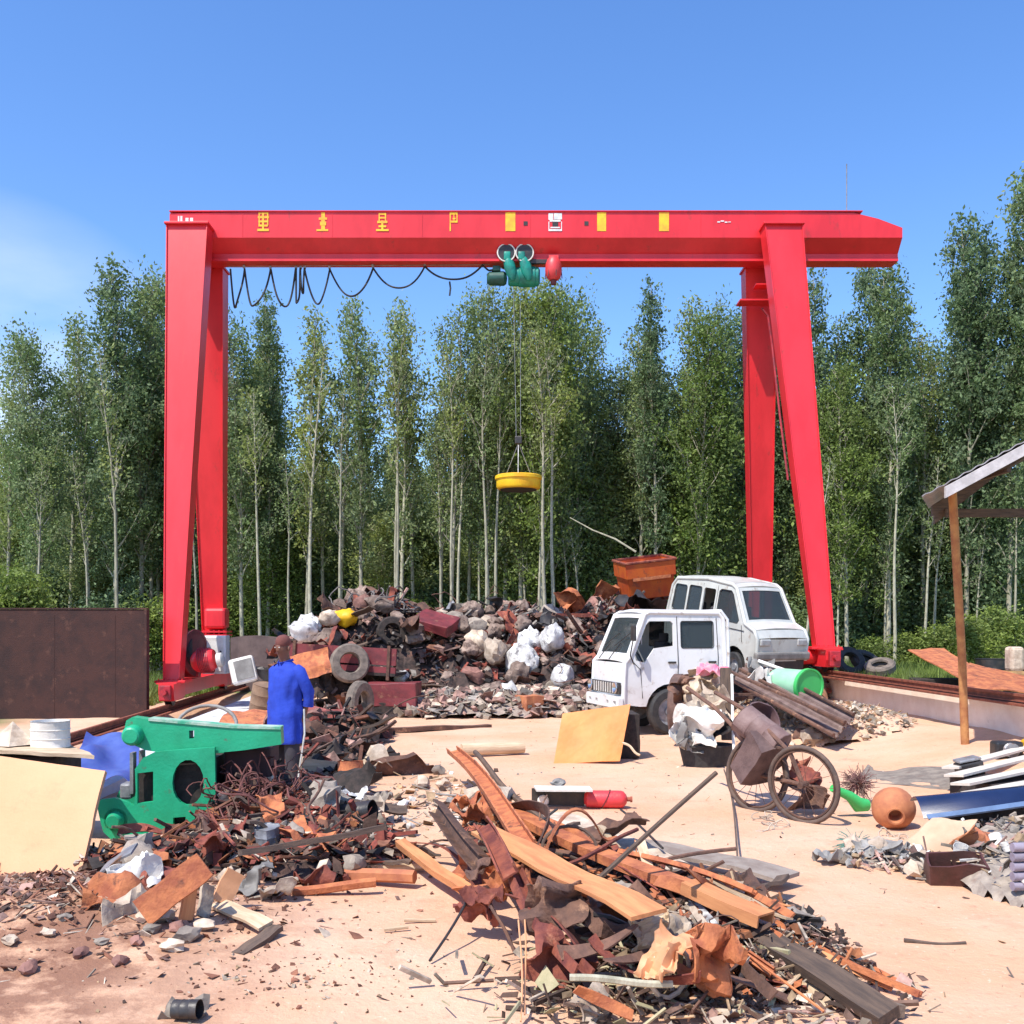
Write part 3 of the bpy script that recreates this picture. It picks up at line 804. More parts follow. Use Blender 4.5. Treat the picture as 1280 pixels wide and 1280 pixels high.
# ------------------------------------------------------------------ trees
def tree_meshes(seed, H, crown0, rad, nbr, leaves, leafsize, taper=1.0, droop=0.0, tr=.085, openness=.16, lean=.3, name='poplar'):
    r = random.Random(seed)
    tv, tf = [], []
    lv, lf = [], []
    def tube(pts, rs, seg):
        base = len(tv)
        ref = Vector((1, 0, 0))
        for i, p in enumerate(pts):
            t = (pts[min(i + 1, len(pts) - 1)] - pts[max(i - 1, 0)]).normalized()
            a = (ref - t * ref.dot(t))
            if a.length < .01: a = t.orthogonal()
            a.normalize(); b = t.cross(a)
            for k in range(seg):
                tv.append(p + (a * math.cos(6.2832 * k / seg) + b * math.sin(6.2832 * k / seg)) * rs[i])
        for i in range(len(pts) - 1):
            for k in range(seg):
                tf.append((base + i * seg + k, base + i * seg + (k + 1) % seg, base + (i + 1) * seg + (k + 1) % seg, base + (i + 1) * seg + k))
    def leaf(p, s):
        n = Vector((r.gauss(0, 1), r.gauss(0, 1), r.gauss(0, .7))).normalized()
        a = n.orthogonal().normalized(); a = Matrix.Rotation(r.uniform(0, 6.28), 3, n) @ a
        b = n.cross(a)
        k = len(lv); w = s * r.uniform(.38, .6)
        lv.extend([p + a * s, p + b * w + n * s * .12, p - a * s, p - b * w + n * s * .12])
        lf.append((k, k + 1, k + 2, k + 3))
    # trunk
    ph = r.uniform(0, 6); nseg = 12
    trunk = []
    for i in range(nseg + 1):
        t = i / nseg
        trunk.append(Vector((lean * math.sin(ph + t * 2.2) * t + .05 * math.sin(t * 9 + ph), lean * math.cos(ph * 1.7 + t * 2.0) * t, H * .97 * t)))
    trs = [tr * (1 - .88 * (i / nseg) ** 1.1) + (.03 if i == 0 else 0) for i in range(nseg + 1)]
    tube(trunk, trs, 7)
    def tp(t):
        f = t * nseg; i = min(nseg - 1, int(f)); return trunk[i].lerp(trunk[i + 1], f - i)
    brs = []
    for i in range(nbr):
        t = crown0 + (1 - crown0) * ((i + r.random()) / nbr) ** .9 * .97
        az = i * 2.4 + r.uniform(-.6, .6)
        u = (t - crown0) / (1 - crown0)
        prof = (math.sin(min(1, u * 1.6 + .25) * math.pi / 2)) * (1 - .78 * u ** 1.6) * taper + (1 - taper) * .7
        ln = rad * prof * r.uniform(.7, 1.25) * 1.5
        el = R(r.uniform(38, 68))
        p = tp(t); d = Vector((math.cos(az) * math.cos(el), math.sin(az) * math.cos(el), math.sin(el)))
        pts = [p]; q = p.copy(); ns = 5
        for k in range(ns):
            d = (d + Vector((r.uniform(-.16, .16), r.uniform(-.16, .16), .10 - droop * k / ns))).normalized()
            q = q + d * ln / ns; pts.append(q.copy())
        rr = trs[min(nseg, int(t * nseg))] * .45 + .006
        tube(pts, [rr * (1 - .8 * k / ns) for k in range(ns + 1)], 4)
        brs.append((pts, ln))
        # secondary twigs
        for k in range(2):
            s = r.uniform(.3, .8); b0 = pts[int(s * ns)]; dd = (d + Vector((r.uniform(-.9, .9), r.uniform(-.9, .9), r.uniform(-.2, .5)))).normalized()
            e1 = b0 + dd * ln * .28; e2 = e1 + (dd + Vector((0, 0, .3))).normalized() * ln * .2
            tube([b0, e1, e2], [.010, .007, .004], 3)
            brs.append(([b0, e1, e2], ln * .5))
    brs.append(([tp(.88), tp(.93), tp(.97), tp(1.0), tp(1.0) + Vector((0, 0, .3))], 1.2))
    tot = sum(b[1] for b in brs)
    for pts, ln in brs:
        n = int(leaves * ln / tot)
        # clumps along the branch
        nc = max(2, int(n / 34))
        for c in range(nc):
            s = (r.uniform(.18, 1.0)) ** .75
            f = s * (len(pts) - 1); i = min(len(pts) - 2, int(f)); cp = pts[i].lerp(pts[i + 1], f - i)
            cp = cp + Vector((r.gauss(0, openness), r.gauss(0, openness), r.gauss(0, openness * .9)))
            sg = r.uniform(.45, 1.05) * openness
            for k in range(int(n / nc)):
                leaf(cp + Vector((r.gauss(0, sg), r.gauss(0, sg), r.gauss(0, sg * 1.3))), leafsize * r.uniform(.6, 1.3))
    a = bpy.data.meshes.new('trunk'); a.from_pydata(tv, [], tf); a.materials.append(barkm)
    a.polygons.foreach_set('use_smooth', [True] * len(a.polygons))
    b = bpy.data.meshes.new('crown'); b.from_pydata(lv, [], lf)
    return a, b

def crown_with(me, mat):
    c = me.copy(); c.materials.append(mat); return c

# prototypes: (trunk, crown) pairs about 12 m tall
P = {}
def proto(key, mat, **k):
    a, b = tree_meshes(**k); b.materials.append(mat); P[key] = (a, b, k['H'])
proto('airy', leaf_grey, seed=1, H=12.5, crown0=.34, rad=1.2, nbr=34, leaves=4000, leafsize=.064, openness=.17, lean=.4)
proto('airy2', leaf_grey, seed=8, H=12.5, crown0=.28, rad=1.05, nbr=30, leaves=3300, leafsize=.08, openness=.15, lean=.5)
proto('full', leaf_grey, seed=2, H=12.0, crown0=.26, rad=1.55, nbr=46, leaves=12350, leafsize=.064, openness=.22)
proto('full2', leaf_dark, seed=3, H=12.0, crown0=.22, rad=1.45, nbr=44, leaves=11700, leafsize=.066, openness=.22)
proto('olive', leaf_yel, seed=14, H=12.0, crown0=.22, rad=1.45, nbr=44, leaves=11000, leafsize=.066, openness=.24)
proto('dark', leaf_dark, seed=4, H=13.0, crown0=.20, rad=1.25, nbr=46, leaves=12350, leafsize=.066, openness=.17)
proto('slim', leaf_dark, seed=5, H=13.0, crown0=.3, rad=.75, nbr=36, leaves=6760, leafsize=.064, openness=.14)
proto('low', leaf_grey, seed=6, H=7.5, crown0=.10, rad=1.7, nbr=40, leaves=11050, leafsize=.064, openness=.26, tr=.06)
proto('low2', leaf_yel, seed=7, H=6.5, crown0=.12, rad=1.6, nbr=36, leaves=10400, leafsize=.064, openness=.26, tr=.055)
proto('bush', leaf_yel, seed=9, H=2.4, crown0=.04, rad=1.0, nbr=26, leaves=4680, leafsize=.066, openness=.2, tr=.03)
proto('bushd', leaf_dark, seed=10, H=2.8, crown0=.04, rad=1.2, nbr=28, leaves=5460, leafsize=.08, openness=.24, tr=.03)

KIND = {'olive': ('poplar_tree', 'bright yellow green poplar'), 'airy': ('poplar_tree', 'sparse open poplar'), 'airy2': ('poplar_tree', 'thin feathery poplar'),
        'full': ('poplar_tree', 'full grey green poplar'), 'full2': ('poplar_tree', 'broad dark green poplar'),
        'dark': ('poplar_tree', 'dense dark poplar'), 'slim': ('poplar_tree', 'narrow dark poplar spire'),
        'low': ('young_tree', 'low grey green young tree'), 'low2': ('young_tree', 'low bright green young tree'),
        'bush': ('bush', 'bright green bush'), 'bushd': ('bush', 'dark green bush')}
def zone(px):
    if px < 90: return 'at the far left edge'
    if px < 205: return 'behind the maroon wall'
    if px < 290: return 'behind the left crane legs'
    if px < 380: return 'right of the left legs'
    if px < 470: return 'under the bunched festoon cable'
    if px < 590: return 'left of the hanging magnet'
    if px < 700: return 'directly behind the hanging magnet'
    if px < 790: return 'right of the hanging magnet'
    if px < 915: return 'behind the white van'
    if px < 1010: return 'behind the right crane legs'
    if px < 1130: return 'under the girder end'
    if px < 1200: return 'left of the shed post'
    return 'behind the shed roof'
TN = {}
def plant(key, px, Y, toppy=None, H=None, row='', dz=0, wide=1.0, lean=0):
    a, b, h = P[key]
    x = (px - 640) / F * Y; z = g(x, Y) if Y < 29 else .12
    if H is None: H = CAMH + (HZ - toppy) / F * Y - z
    s = H / h
    nm, lab = KIND[key]
    lab = '%s %s %s' % (lab, zone(px), row) if row else '%s %s' % (lab, zone(px))
    k = TN.get(lab, 0); TN[lab] = k + 1
    root = thing(nm, lab.strip(), 'bush' if nm == 'bush' else 'tree', (x, Y, z), (0, lean, rnd.uniform(0, 6.28)), group='bushes behind the yard' if nm == 'bush' else 'trees behind the yard')
    w = s ** .5 * wide
    root.scale = (w * rnd.uniform(.92, 1.1), w * rnd.uniform(.92, 1.1), s)
    t = bpy.data.objects.new('trunk', a); C.objects.link(t); t.parent = root
    c = bpy.data.objects.new('crown', b); C.objects.link(c); c.parent = root
    return root

# front row placed after the photo: kind, column, distance, row of the tip
front = [('airy', 12, 33, 415), ('full', 48, 32, 418), ('airy', 85, 34, 392), ('airy', 112, 33, 398), ('dark', 142, 32, 325), ('full', 175, 33, 338), ('dark', 192, 34, 352), ('slim', 200, 35, 420),
         ('full2', 228, 33, 420), ('airy', 262, 34, 400), ('full', 303, 32, 405), ('slim', 332, 33, 355), ('full', 322, 34, 430), ('airy', 347, 34, 385), ('slim', 293, 35, 470),
         ('airy2', 384, 32, 378), ('airy2', 402, 34, 400), ('airy', 424, 33, 372), ('airy2', 449, 31.5, 372), ('airy', 470, 34, 410), ('airy2', 497, 31, 384), ('airy', 517, 33, 372),
         ('airy', 548, 32.5, 398), ('airy', 562, 30.5, 382), ('airy', 584, 33, 372), ('full', 612, 31, 362), ('airy', 630, 32.5, 356), ('full', 652, 31.5, 360),
         ('olive', 676, 30.5, 356), ('full', 694, 31.5, 366), ('full2', 716, 33, 372), ('airy', 734, 34, 396), ('full2', 752, 35, 460),
         ('full2', 775, 34, 452), ('airy', 798, 33, 410), ('slim', 820, 32, 340), ('dark', 815, 34, 400), ('airy', 846, 33, 372), ('olive', 872, 32, 398), ('full', 900, 33, 384), ('full2', 925, 34, 400),
         ('full2', 955, 34, 390), ('dark', 985, 34, 400), ('slim', 1022, 32, 325), ('full2', 1045, 33, 400), ('dark', 1082, 33, 318), ('dark', 1108, 31.5, 322), ('slim', 1126, 33, 345),
         ('olive', 1060, 31, 450), ('airy', 1150, 33, 405), ('full2', 1163, 34, 425), ('dark', 1205, 31.5, 268), ('dark', 1232, 32, 282), ('full2', 1218, 33, 330), ('dark', 1262, 31, 300), ('slim', 1283, 30, 196), ('airy', 1296, 31, 215)]
for k, px, Y, ty in front: plant(k, px, Y, ty, wide=.9 if 290 < px < 760 else .95)
# rows behind fill the wood
r2 = random.Random(5)
for i in range(44):
    px = -30 + i * 30.5 + r2.uniform(-9, 9)
    Y = r2.uniform(36, 41)
    base = 490
    for a, b_, v in ((355, 530, 585), (725, 810, 520), (-60, 60, 520), (1130, 1190, 520), (285, 355, 500)):
        if a < px < b_: base = v
    plant(r2.choice(['full', 'full2', 'olive', 'dark', 'olive', 'airy']), px, Y, base + r2.uniform(-50, 50), row='in second row', wide=1.0)
for i in range(44):
    px = -30 + i * 30.5 + r2.uniform(-10, 10)
    plant(r2.choice(['full', 'full2', 'dark']), px, r2.uniform(45, 52), 590 + r2.uniform(-45, 45), row='far back', wide=1.6)
# understorey
for i in range(46):
    px = -20 + i * 29.5 + r2.uniform(-11, 11)
    k = r2.choice(['low', 'low', 'low2']) if not (370 < px < 500) else r2.choice(['low', 'low'])
    plant(k, px, r2.uniform(33, 39), H=r2.uniform(4.2, 7.6), row='in understorey', wide=1.15)
for i in range(40):
    px = -20 + i * 33.5 + r2.uniform(-13, 13)
    plant(r2.choice(['bushd', 'bushd', 'bush']), px, r2.uniform(31.5, 38), H=r2.uniform(1.6, 3.0), row='at ground level', wide=1.25)
for px, Y, h_ in ((10, 29, 2.6), (28, 29.5, 2.4), (-10, 29, 2.7), (1150, 30, 1.2), (1190, 29.5, 1.4), (1225, 28, 1.3), (1262, 28.5, 1.5), (1100, 30.5, 1.1), (1175, 31.5, 1.3)):
    plant('bush', px, Y, H=h_, row='in sunlit strip', wide=1.1)
# pale pampas-like plant
# bare pale trunks in front of the leaves
bare = tree_meshes(seed=21, H=11, crown0=.6, rad=.9, nbr=16, leaves=900, leafsize=.065, tr=.07, lean=.25)
bare2 = tree_meshes(seed=22, H=11, crown0=.5, rad=.8, nbr=16, leaves=520, leafsize=.07, tr=.075, lean=.45)
for m_ in (bare, bare2): m_[1].materials.append(leaf_grey)
P['bare'] = (bare[0], bare[1], 11); P['bare2'] = (bare2[0], bare2[1], 11)
KIND['bare'] = ('poplar_tree', 'slender pale trunked poplar'); KIND['bare2'] = ('poplar_tree', 'crooked pale trunked poplar')
for k, px, Y, ty, ln in (('bare2', 147, 30.5, 420, 0), ('bare', 45, 30.5, 560, 0), ('bare2', 110, 31, 560, 0), ('bare', 248, 30.5, 560, .0), ('bare', 325, 30.5, 480, 0), ('bare2', 390, 30.5, 420, 0), ('bare', 360, 30.5, 560, 0),
                 ('bare2', 428, 30.5, 480, 0), ('bare', 497, 30, 400, 0), ('bare', 493, 30.4, 430, 0), ('bare2', 548, 30.5, 520, 0), ('bare', 563, 30, 430, 0), ('bare', 570, 30.5, 470, 0), ('bare2', 596, 31, 560, 0), ('bare', 611, 29.5, 420, 0), ('bare', 617, 30, 400, 0),
                 ('bare2', 654, 31, 620, 0), ('bare', 672, 30, 500, 0), ('bare', 681, 29, 400, R(1.5)), ('bare', 692, 29.3, 410, R(1.5)), ('bare2', 707, 31, 600, 0), ('bare2', 722, 31, 610, 0),
                 ('bare2', 1003, 28.5, 560, -R(5)), ('bare', 1116, 30, 470, 0), ('bare2', 1152, 30.5, 560, -R(2)), ('bare2', 1163, 31, 600, -R(2)), ('bare2', 1104, 31, 640, 0), ('bare2', 1048, 31, 640, 0), ('bare2', 1216, 31, 640, -R(2)), ('bare', 1268, 30.5, 560, 0)):
    o = plant(k, px, Y, ty, row='in front rank', wide=.9)
    if ln: o.rotation_euler = (0, -ln, 0)

# unique labels: number-free wording by distance for repeats of the same text stays as a shared group
# ground cover
def blades(name, region, n, h, mat, label, seed):
    r = random.Random(seed); V = []; Fc = []
    for i in range(n):
        x0, x1, y0, y1 = region
        y = r.uniform(y0, y1); x = r.uniform(x0, x1) * (1 if name != 'grass' else 1)
        z = g(x, y); a = r.uniform(0, 6.28); hh = h * r.uniform(.4, 1.3); w = .016 * r.uniform(.6, 1.6)
        lx, ly = r.gauss(0, .35) * hh, r.gauss(0, .35) * hh
        k = len(V)
        V += [(x - w * math.cos(a), y - w * math.sin(a), z - .02), (x + w * math.cos(a), y + w * math.sin(a), z - .02), (x + lx, y + ly, z + hh)]
        Fc.append((k, k + 1, k + 2))
    me = bpy.data.meshes.new(name); me.from_pydata(V, [], Fc); me.materials.append(mat)
    return tag(obj(name, me, None), label, 'grass', kind='stuff')
blades('grass', (7.4, 19, 20, 31), 26000, .30, leaf_yel, 'bright green grass growing behind the right rail wall', 4)
blades('grass', (-19, -8.2, 22, 31), 22000, .45, leaf_yel, 'bright green grass growing behind the maroon steel wall', 5)
blades('grass', (-8, 8, 28.5, 32), 12000, .35, leaf_grey, 'grass growing along the foot of the wood', 6)

# ------------------------------------------------------------------ vehicles
def arc(cx, cz, r, a0, a1, n):
    return [(cx + r * math.cos(R(a0 + (a1 - a0) * k / n)), cz + r * math.sin(R(a0 + (a1 - a0) * k / n))) for k in range(n + 1)]

def rrect(x0, z0, x1, z1, r=.05, sl0=0, sl1=0):
    """rounded rectangle; sl0/sl1 shift the top left/right corners"""
    out = []
    for (cx, cz, a, sh) in ((x0 + r, z0 + r, 180, 0), (x1 - r, z0 + r, 270, 0), (x1 - r, z1 - r, 0, sl1), (x0 + r, z1 - r, 90, sl0)):
        for k in range(4): out.append((cx + sh + r * math.cos(R(a + 30 * k)), cz + r * math.sin(R(a + 30 * k))))
    return out

def wheel(parent, x, y, r, w, name='wheel', rimmat=None):
    M = Matrix.Translation((x, y, r)) @ Matrix.Rotation(R(90), 4, 'X')
    t = MB().lathe([(r * .62, -w / 2), (r * .9, -w / 2), (r, -w * .36), (r, w * .36), (r * .9, w / 2), (r * .62, w / 2), (r * .62, -w / 2)], 28, M)
    o = obj(name, t, black, parent, smooth=35)
    h = MB().lathe([(0, -w * .2), (r * .2, -w * .25), (r * .24, -w * .1), (r * .5, -w * .05), (r * .64, -w * .42), (r * .64, w * .42), (r * .5, w * .05), (r * .24, w * .1), (r * .2, w * .25), (0, w * .2)], 28, M)
    obj('rim', h, rimmat or greym, o, smooth=35)
    return o

def van_like(root, prof, glass_seg, Wd, side_out, wins, paint, lean=.05, topz=1.9, beltz=1.1, inner=surf('cabin_dark', (.03, .03, .035), .9)):
    """prof: roof line points (x,z) from rear bottom over the roof to the front bottom; side_out: side outline"""
    hw = Wd / 2
    def yy(z): return hw - lean * max(0, (z - beltz)) / (topz - beltz) - (.03 * max(0, (.75 - z)) / .4)
    for sgn in (-1, 1):
        m = MB()
        m.prism(side_out, [w[0] for w in wins], .035, bend=lambda q, s=sgn: Vector((q.x, s * (yy(q.z) - .02) + q.y, q.z)))
        sp = obj('side_panel', m, paint, root)
        e = MB(); e.tube([(x, sgn * (yy(z) - .012), z) for x, z in prof], .042, 10)
        obj('body_edge', e, paint, sp, smooth=60)
        for (o, kind) in wins:
            if kind == 'open': continue
            gm_ = MB().prism(o, [], .008, bend=lambda q, s=sgn: Vector((q.x, s * (yy(q.z) - .026) + q.y, q.z)))
            gl_ = obj('side_window', gm_, gl, root)
            f = MB(); f.tube([(x, sgn * (yy(z) - .002), z) for x, z in o], .008, 5, closed=True)
            obj('window_seal', f, blackm, gl_)
    for i in range(len(prof) - 1):
        a, b = Vector((prof[i][0], 0, prof[i][1])), Vector((prof[i + 1][0], 0, prof[i + 1][1]))
        n = 10; mid = i in glass_seg
        nrm = Vector((-(b.z - a.z), 0, b.x - a.x)).normalized()
        def P_(p, t):
            y = (t * 2 - 1) * (yy(p.z) - .02)
            bul = .045 * (1 - (t * 2 - 1) ** 2)
            q = p + nrm * bul; return Vector((q.x, y, q.z))
        if not mid:
            m = MB(); m.slab(n, 2, lambda u, v: P_(a.lerp(b, v), u), .02)
            nm = 'roof' if (a.z + b.z) / 2 > topz - .12 else ('front_panel' if a.x > 1 else 'rear_panel')
            obj(nm, m, paint, root, smooth=40)
        else:
            m = MB(); m.slab(n, 2, lambda u, v: P_(a.lerp(b, .09 + .82 * v), .07 + .86 * u), .008)
            nm = 'windscreen' if a.x > 1 else 'rear_window'
            wnd = obj(nm, m, gl, root, smooth=40)
            m = MB()
            for (u0, u1, v0, v1) in ((0, .07, 0, 1), (.93, 1, 0, 1), (.07, .93, 0, .09), (.07, .93, .91, 1)):
                m.slab(3, 3, lambda u, v: P_(a.lerp(b, v0 + (v1 - v0) * v), u0 + (u1 - u0) * u), .02)
            obj('pillar_frame', m, paint, root)
            m = MB(); m.tube([P_(a.lerp(b, v), u) + nrm * .004 for u, v in ((.07, .09), (.5, .09), (.93, .09), (.93, .5), (.93, .91), (.5, .91), (.07, .91), (.07, .5))], .008, 5, closed=True)
            obj('window_seal', m, blackm, wnd)
    return yy

def seats(root, x, Wd, z):
    for s in (-1, 1):
        m = MB(); m.box((x, s * Wd * .23, z), (.48, .46, .14), bev=.04); m.box((x - .24, s * Wd * .23, z + .32), (.13, .46, .58), Euler((0, R(-10), 0)), .04)
        m.box((x - .31, s * Wd * .23, z + .68), (.09, .26, .16), bev=.03)
        obj('seat', m, surf('seat_vinyl', (.05, .045, .05), .7), root)

# --- white double cab truck, nose to the left
Wd = 1.4
tp0 = G(824, 912)
th = R(180 + 17)
truck = thing('truck_cab', 'white double cab light truck with missing headlamps parked nose to the left', 'truck', (W(884,900,18.3).x, 18.35, .0), (0, 0, th))
# local x forward, camera side is local +y... (heading left: +y local points towards the camera)
prof = [(0.0, .62), (0.0, 1.3), (.03, 1.98), (.12, 2.06), (1.42, 2.07), (1.50, 2.03), (1.80, 1.30), (1.88, 1.22), (1.90, .86), (1.90, .52)]
side_o = [(0, .62), (0, 1.3), (.03, 1.98), (.12, 2.06), (1.42, 2.07), (1.50, 2.03), (1.80, 1.30), (1.88, 1.22), (1.90, .86), (1.90, .52), (1.60, .48)] + arc(1.05, .42, .44, 8, 172, 10) + [(.55, .50), (.3, .62)]
w1 = [(.98, 1.50), (.98, 1.88), (1.02, 1.92), (1.42, 1.92), (1.48, 1.86), (1.70, 1.34), (1.68, 1.26), (1.52, 1.22), (1.34, 1.46)]
w2 = rrect(.22, 1.46, .84, 1.92, .04)
yyT = van_like(truck, prof, (5,), Wd, side_o, [(w1, 'open'), (w2, 'g')], white, lean=.06, topz=2.06, beltz=1.15)
seats(truck, 1.0, Wd, .95); 
m = MB(); m.box((.1, 0, 1.0), (.1, 1.3, .8)); m.box((.9, 0, .68), (1.7, 1.36, .06)); m.box((1.68, 0, 1.12), (.2, 1.34, .22), bev=.04)
obj('cabin_floor', m, darkv, truck)
m = MB(); m.tube([(1.5 + .17 * math.cos(a * .5236) * .4, .33 + .18 * math.sin(a * .5236), 1.25 + .17 * math.cos(a * .5236)) for a in range(12)], .014, 6, closed=True)
obj('steering_wheel', m, blackm, truck)
# door seams, handles
sgn = 1
def ys(z, o=0.006): return sgn * (yyT(z) + o)
m = MB()
for pts in ([(.92, .60), (.90, 1.2), (.91, 2.0)], [(1.56, .62), (1.60, 1.1), (1.74, 1.24)], [(.16, .66), (.14, 1.3), (.16, 1.98)]):
    m.tube([(x, ys(z, -.003), z) for x, z in pts], .007, 5)
m.tube([(x, ys(z, -.003), z) for x, z in ((.16, .66), (.6, .64))], .007, 5)
obj('door_seam', m, blackm, truck)
for x in (1.02, .26):
    m = MB(); m.box((x, ys(1.24, .012), 1.22), (.15, .03, .035), bev=.01); obj('door_handle', m, blackm, truck)
m = MB(); m.box((.88, ys(1.0, .004), .98), (.09, .02, .09), bev=.01); obj('filler_flap', m, darkv, truck)
m = MB(); m.tube([(1.72, ys(1.3), 1.2), (1.84, ys(1.3, .12), 1.35), (1.80, ys(1.3, .16), 1.62)], .012, 6)
mm = obj('mirror_arm', m, blackm, truck)
obj('mirror', MB().box((1.80, ys(1.3, .17), 1.72), (.05, .15, .26), bev=.02), blackm, mm)
# front: lower face with black grille band, bumper
m = MB(); m.box((1.965, 0, .79), (.04, 1.36, .20), bev=.012); fr = obj('grille', m, blackm, truck)
m = MB()
for k in range(9): m.box((1.990, -.42 + k * .105, .79), (.02, .02, .17))
obj('grille_bar', m, whitep, fr)
for s in (-1, 1):
    m = MB().lathe([(0, .0), (.085, .0), (.095, .03), (.085, .04), (.03, -.0), (0, -.01)], 20, Matrix.Translation((1.985, s * .56, .80)) @ Matrix.Rotation(R(90), 4, 'Y'))
    obj('headlamp', m, chrome, truck, smooth=30)
m = MB(); m.prism(rrect(-.74, .46, .74, .66, .04), [rrect(-.62, .51, -.5, .58, .02), rrect(-.3, .5, -.2, .58, .02), rrect(.2, .5, .3, .58, .02), rrect(.5, .51, .62, .58, .02)], .08, Matrix.Translation((1.98, 0, 0)) @ Matrix.Rotation(R(90), 4, 'Z'))
obj('bumper', m, white, truck)
m = MB()
for s in (-.35, .1): m.tube([(1.93, s, 1.27), (1.80, s + .22, 1.55)], .009, 5); m.tube([(1.84, s + .05, 1.5), (1.70, s + .40, 1.72)], .008, 4)
obj('wiper', m, blackm, truck)
for s in (-1, 1):
    wheel(truck, 1.05, s * .64, .39, .2, rimmat=greym)
m = MB()
for s in (-.32, .32): m.box((.1, s, .52), (2.6, .08, .14))
m.tube([(1.05, -.6, .39), (1.05, .6, .39)], .05, 8)
obj('chassis', m, rustb, truck)
m = MB()
for s in (-1, 1): m.tube([(-.04, s * .70, .6), (-.05, s * .70, 1.4), (-.04, s * .68, 1.95), (.08, s * .66, 2.10)], .028, 8)
m.tube([(.08, -.66, 2.10), (.08, .66, 2.10)], .028, 8)
obj('rear_guard_bar', m, white, truck, smooth=60)

# --- silver white minivan, nose to the right, perched on scrap
VY = 20.0
vl_ = thing('minivan', 'silver white old minivan perched nose down behind the white truck', 'van', (0, 0, 0))
Wv = 1.4
prof = [(0, .42), (0, 1.0), (.08, 1.66), (.22, 1.82), (1.3, 1.90), (2.12, 1.86), (2.26, 1.80), (2.70, 1.16), (3.02, 1.06), (3.12, .92), (3.12, .50)]
side_o = [(0, .42), (0, 1.0), (.08, 1.66), (.22, 1.82), (1.3, 1.90), (2.12, 1.86), (2.26, 1.80), (2.70, 1.16), (3.02, 1.06), (3.12, .92), (3.12, .50), (2.86, .40)] + arc(2.45, .34, .36, 8, 172, 10) + [(1.9, .36), (1.05, .36)] + arc(.68, .34, .36, 8, 172, 10) + [(.2, .36)]
ws = [(rrect(.16, 1.16, .62, 1.70, .06, .03, 0), 'g'), (rrect(.70, 1.16, 1.14, 1.72, .05), 'g'), (rrect(1.22, 1.14, 1.62, 1.72, .05), 'open'),
      ([(1.74, 1.14), (1.74, 1.70), (1.80, 1.74), (2.12, 1.74), (2.20, 1.68), (2.50, 1.20), (2.46, 1.14)], 'g')]
yyV = van_like(vl_, prof, (7 - 1,), Wv, side_o, ws, silver, lean=.09, topz=1.88, beltz=1.05)
seats(vl_, 1.7, Wv, .75); seats(vl_, .9, Wv, .75)
obj('cabin_floor', MB().box((1.3, 0, .5), (2.5, 1.34, .06)), darkv, vl_)
m = MB(); m.box((2.45, 0, 1.02), (.26, 1.34, .22), bev=.05); obj('dashboard', m, blackm, vl_)
m = MB()
for sgn in (-1, 1):
    for pts in ([(1.66, .40), (1.68, 1.1), (1.68, 1.80)], [(2.60, 1.12), (2.66, .8)], [(1.18, .42), (1.18, 1.8)]): m.tube([(x, sgn * (yyV(z) - .003), z) for x, z in pts], .006, 5)
    m.tube([(x, sgn * (yyV(1.0) - .002), 1.02) for x in (.1, 1.5, 2.7)], .008, 5)
obj('door_seam', m, blackm, vl_)
for x in (1.76, 1.3):
    for sgn in (-1, 1): obj('door_handle', MB().box((x, sgn * (yyV(.95) + .01), .98), (.12, .025, .03), bev=.008), blackm, vl_)
obj('bumper', MB().box((3.15, 0, .60), (.14, 1.46, .16), bev=.04), greyp, vl_)
m = MB(); m.box((3.12, 0, .42), (.1, 1.2, .22)); obj('lower_grille', m, blackm, vl_)
for s in (-1, 1): obj('headlamp', MB().box((3.165, s * .50, .86), (.05, .28, .14), bev=.03), surf('lamp_glass', (.5, .5, .48), .2), vl_)
for x in (.68, 2.45):
    for s in (-1, 1): wheel(vl_, x, s * .62, .29, .16)
m = MB(); m.tube([(2.62, -.3, 1.22), (2.52, .05, 1.36)], .009, 5); m.tube([(2.62, .2, 1.22), (2.54, .5, 1.34)], .009, 5); obj('wiper', m, blackm, vl_)
phi = R(-62)
vl_.scale = (.92, .92, 1.0)
vl_.rotation_euler = (Matrix.Rotation(phi, 3, 'Z') @ Matrix.Rotation(R(8), 3, 'Y')).to_euler()
vl_.location = W(858, 826, 22.2)

# ------------------------------------------------------------------ green alligator shear
sy = 9.1; s_o = W(200, 1050, sy); s_o.z = g(s_o.x, s_o.y)
K = F / sy
def sp(px, py): return ((px - 200) / K, (CAMH + (HZ - py) / F * sy) - s_o.z)
shear = thing('alligator_shear', 'bright green scrap metal alligator shear with open jaw and round side hole', 'machine', (s_o.x, s_o.y, s_o.z), (0, 0, R(4)))
arm_o = [sp(*p) for p in ((161, 908), (163, 899), (170, 895), (190, 898), (240, 903), (292, 908), (351, 910), (352, 930), (306, 937), (272, 940), (240, 938), (200, 938), (186, 936), (171, 929), (162, 919))]
body_o = [sp(*p) for p in ((200, 937), (236, 934), (272, 932), (273, 975), (273, 1014), (248, 1024), (215, 1040), (182, 1049), (152, 1048), (138, 1034), (134, 1018), (131, 1003), (135, 995), (152, 993), (166, 998), (175, 1003), (177, 985), (176, 958), (186, 944))]
holes = [[sp(*p) for p in ((177 + 2, 963), (198, 961), (198, 998), (179, 1000))], [sp(240 + 19 * math.cos(R(a)), 975 + 28 * math.sin(R(a))) for a in range(0, 360, 20)],
         [sp(*p) for p in ((222, 1018), (237, 1017), (237, 1030), (222, 1035))]]
m = MB().prism(arm_o, [[sp(*p) for p in ((239, 912), (245, 912), (245, 922), (239, 922))]], .16, Matrix.Translation((0, -.02, 0)))
arm = obj('jaw_arm', m, green_p, shear)
m = MB(); pp = [sp(*p) for p in ((190, 898), (240, 903), (292, 908), (351, 910))]
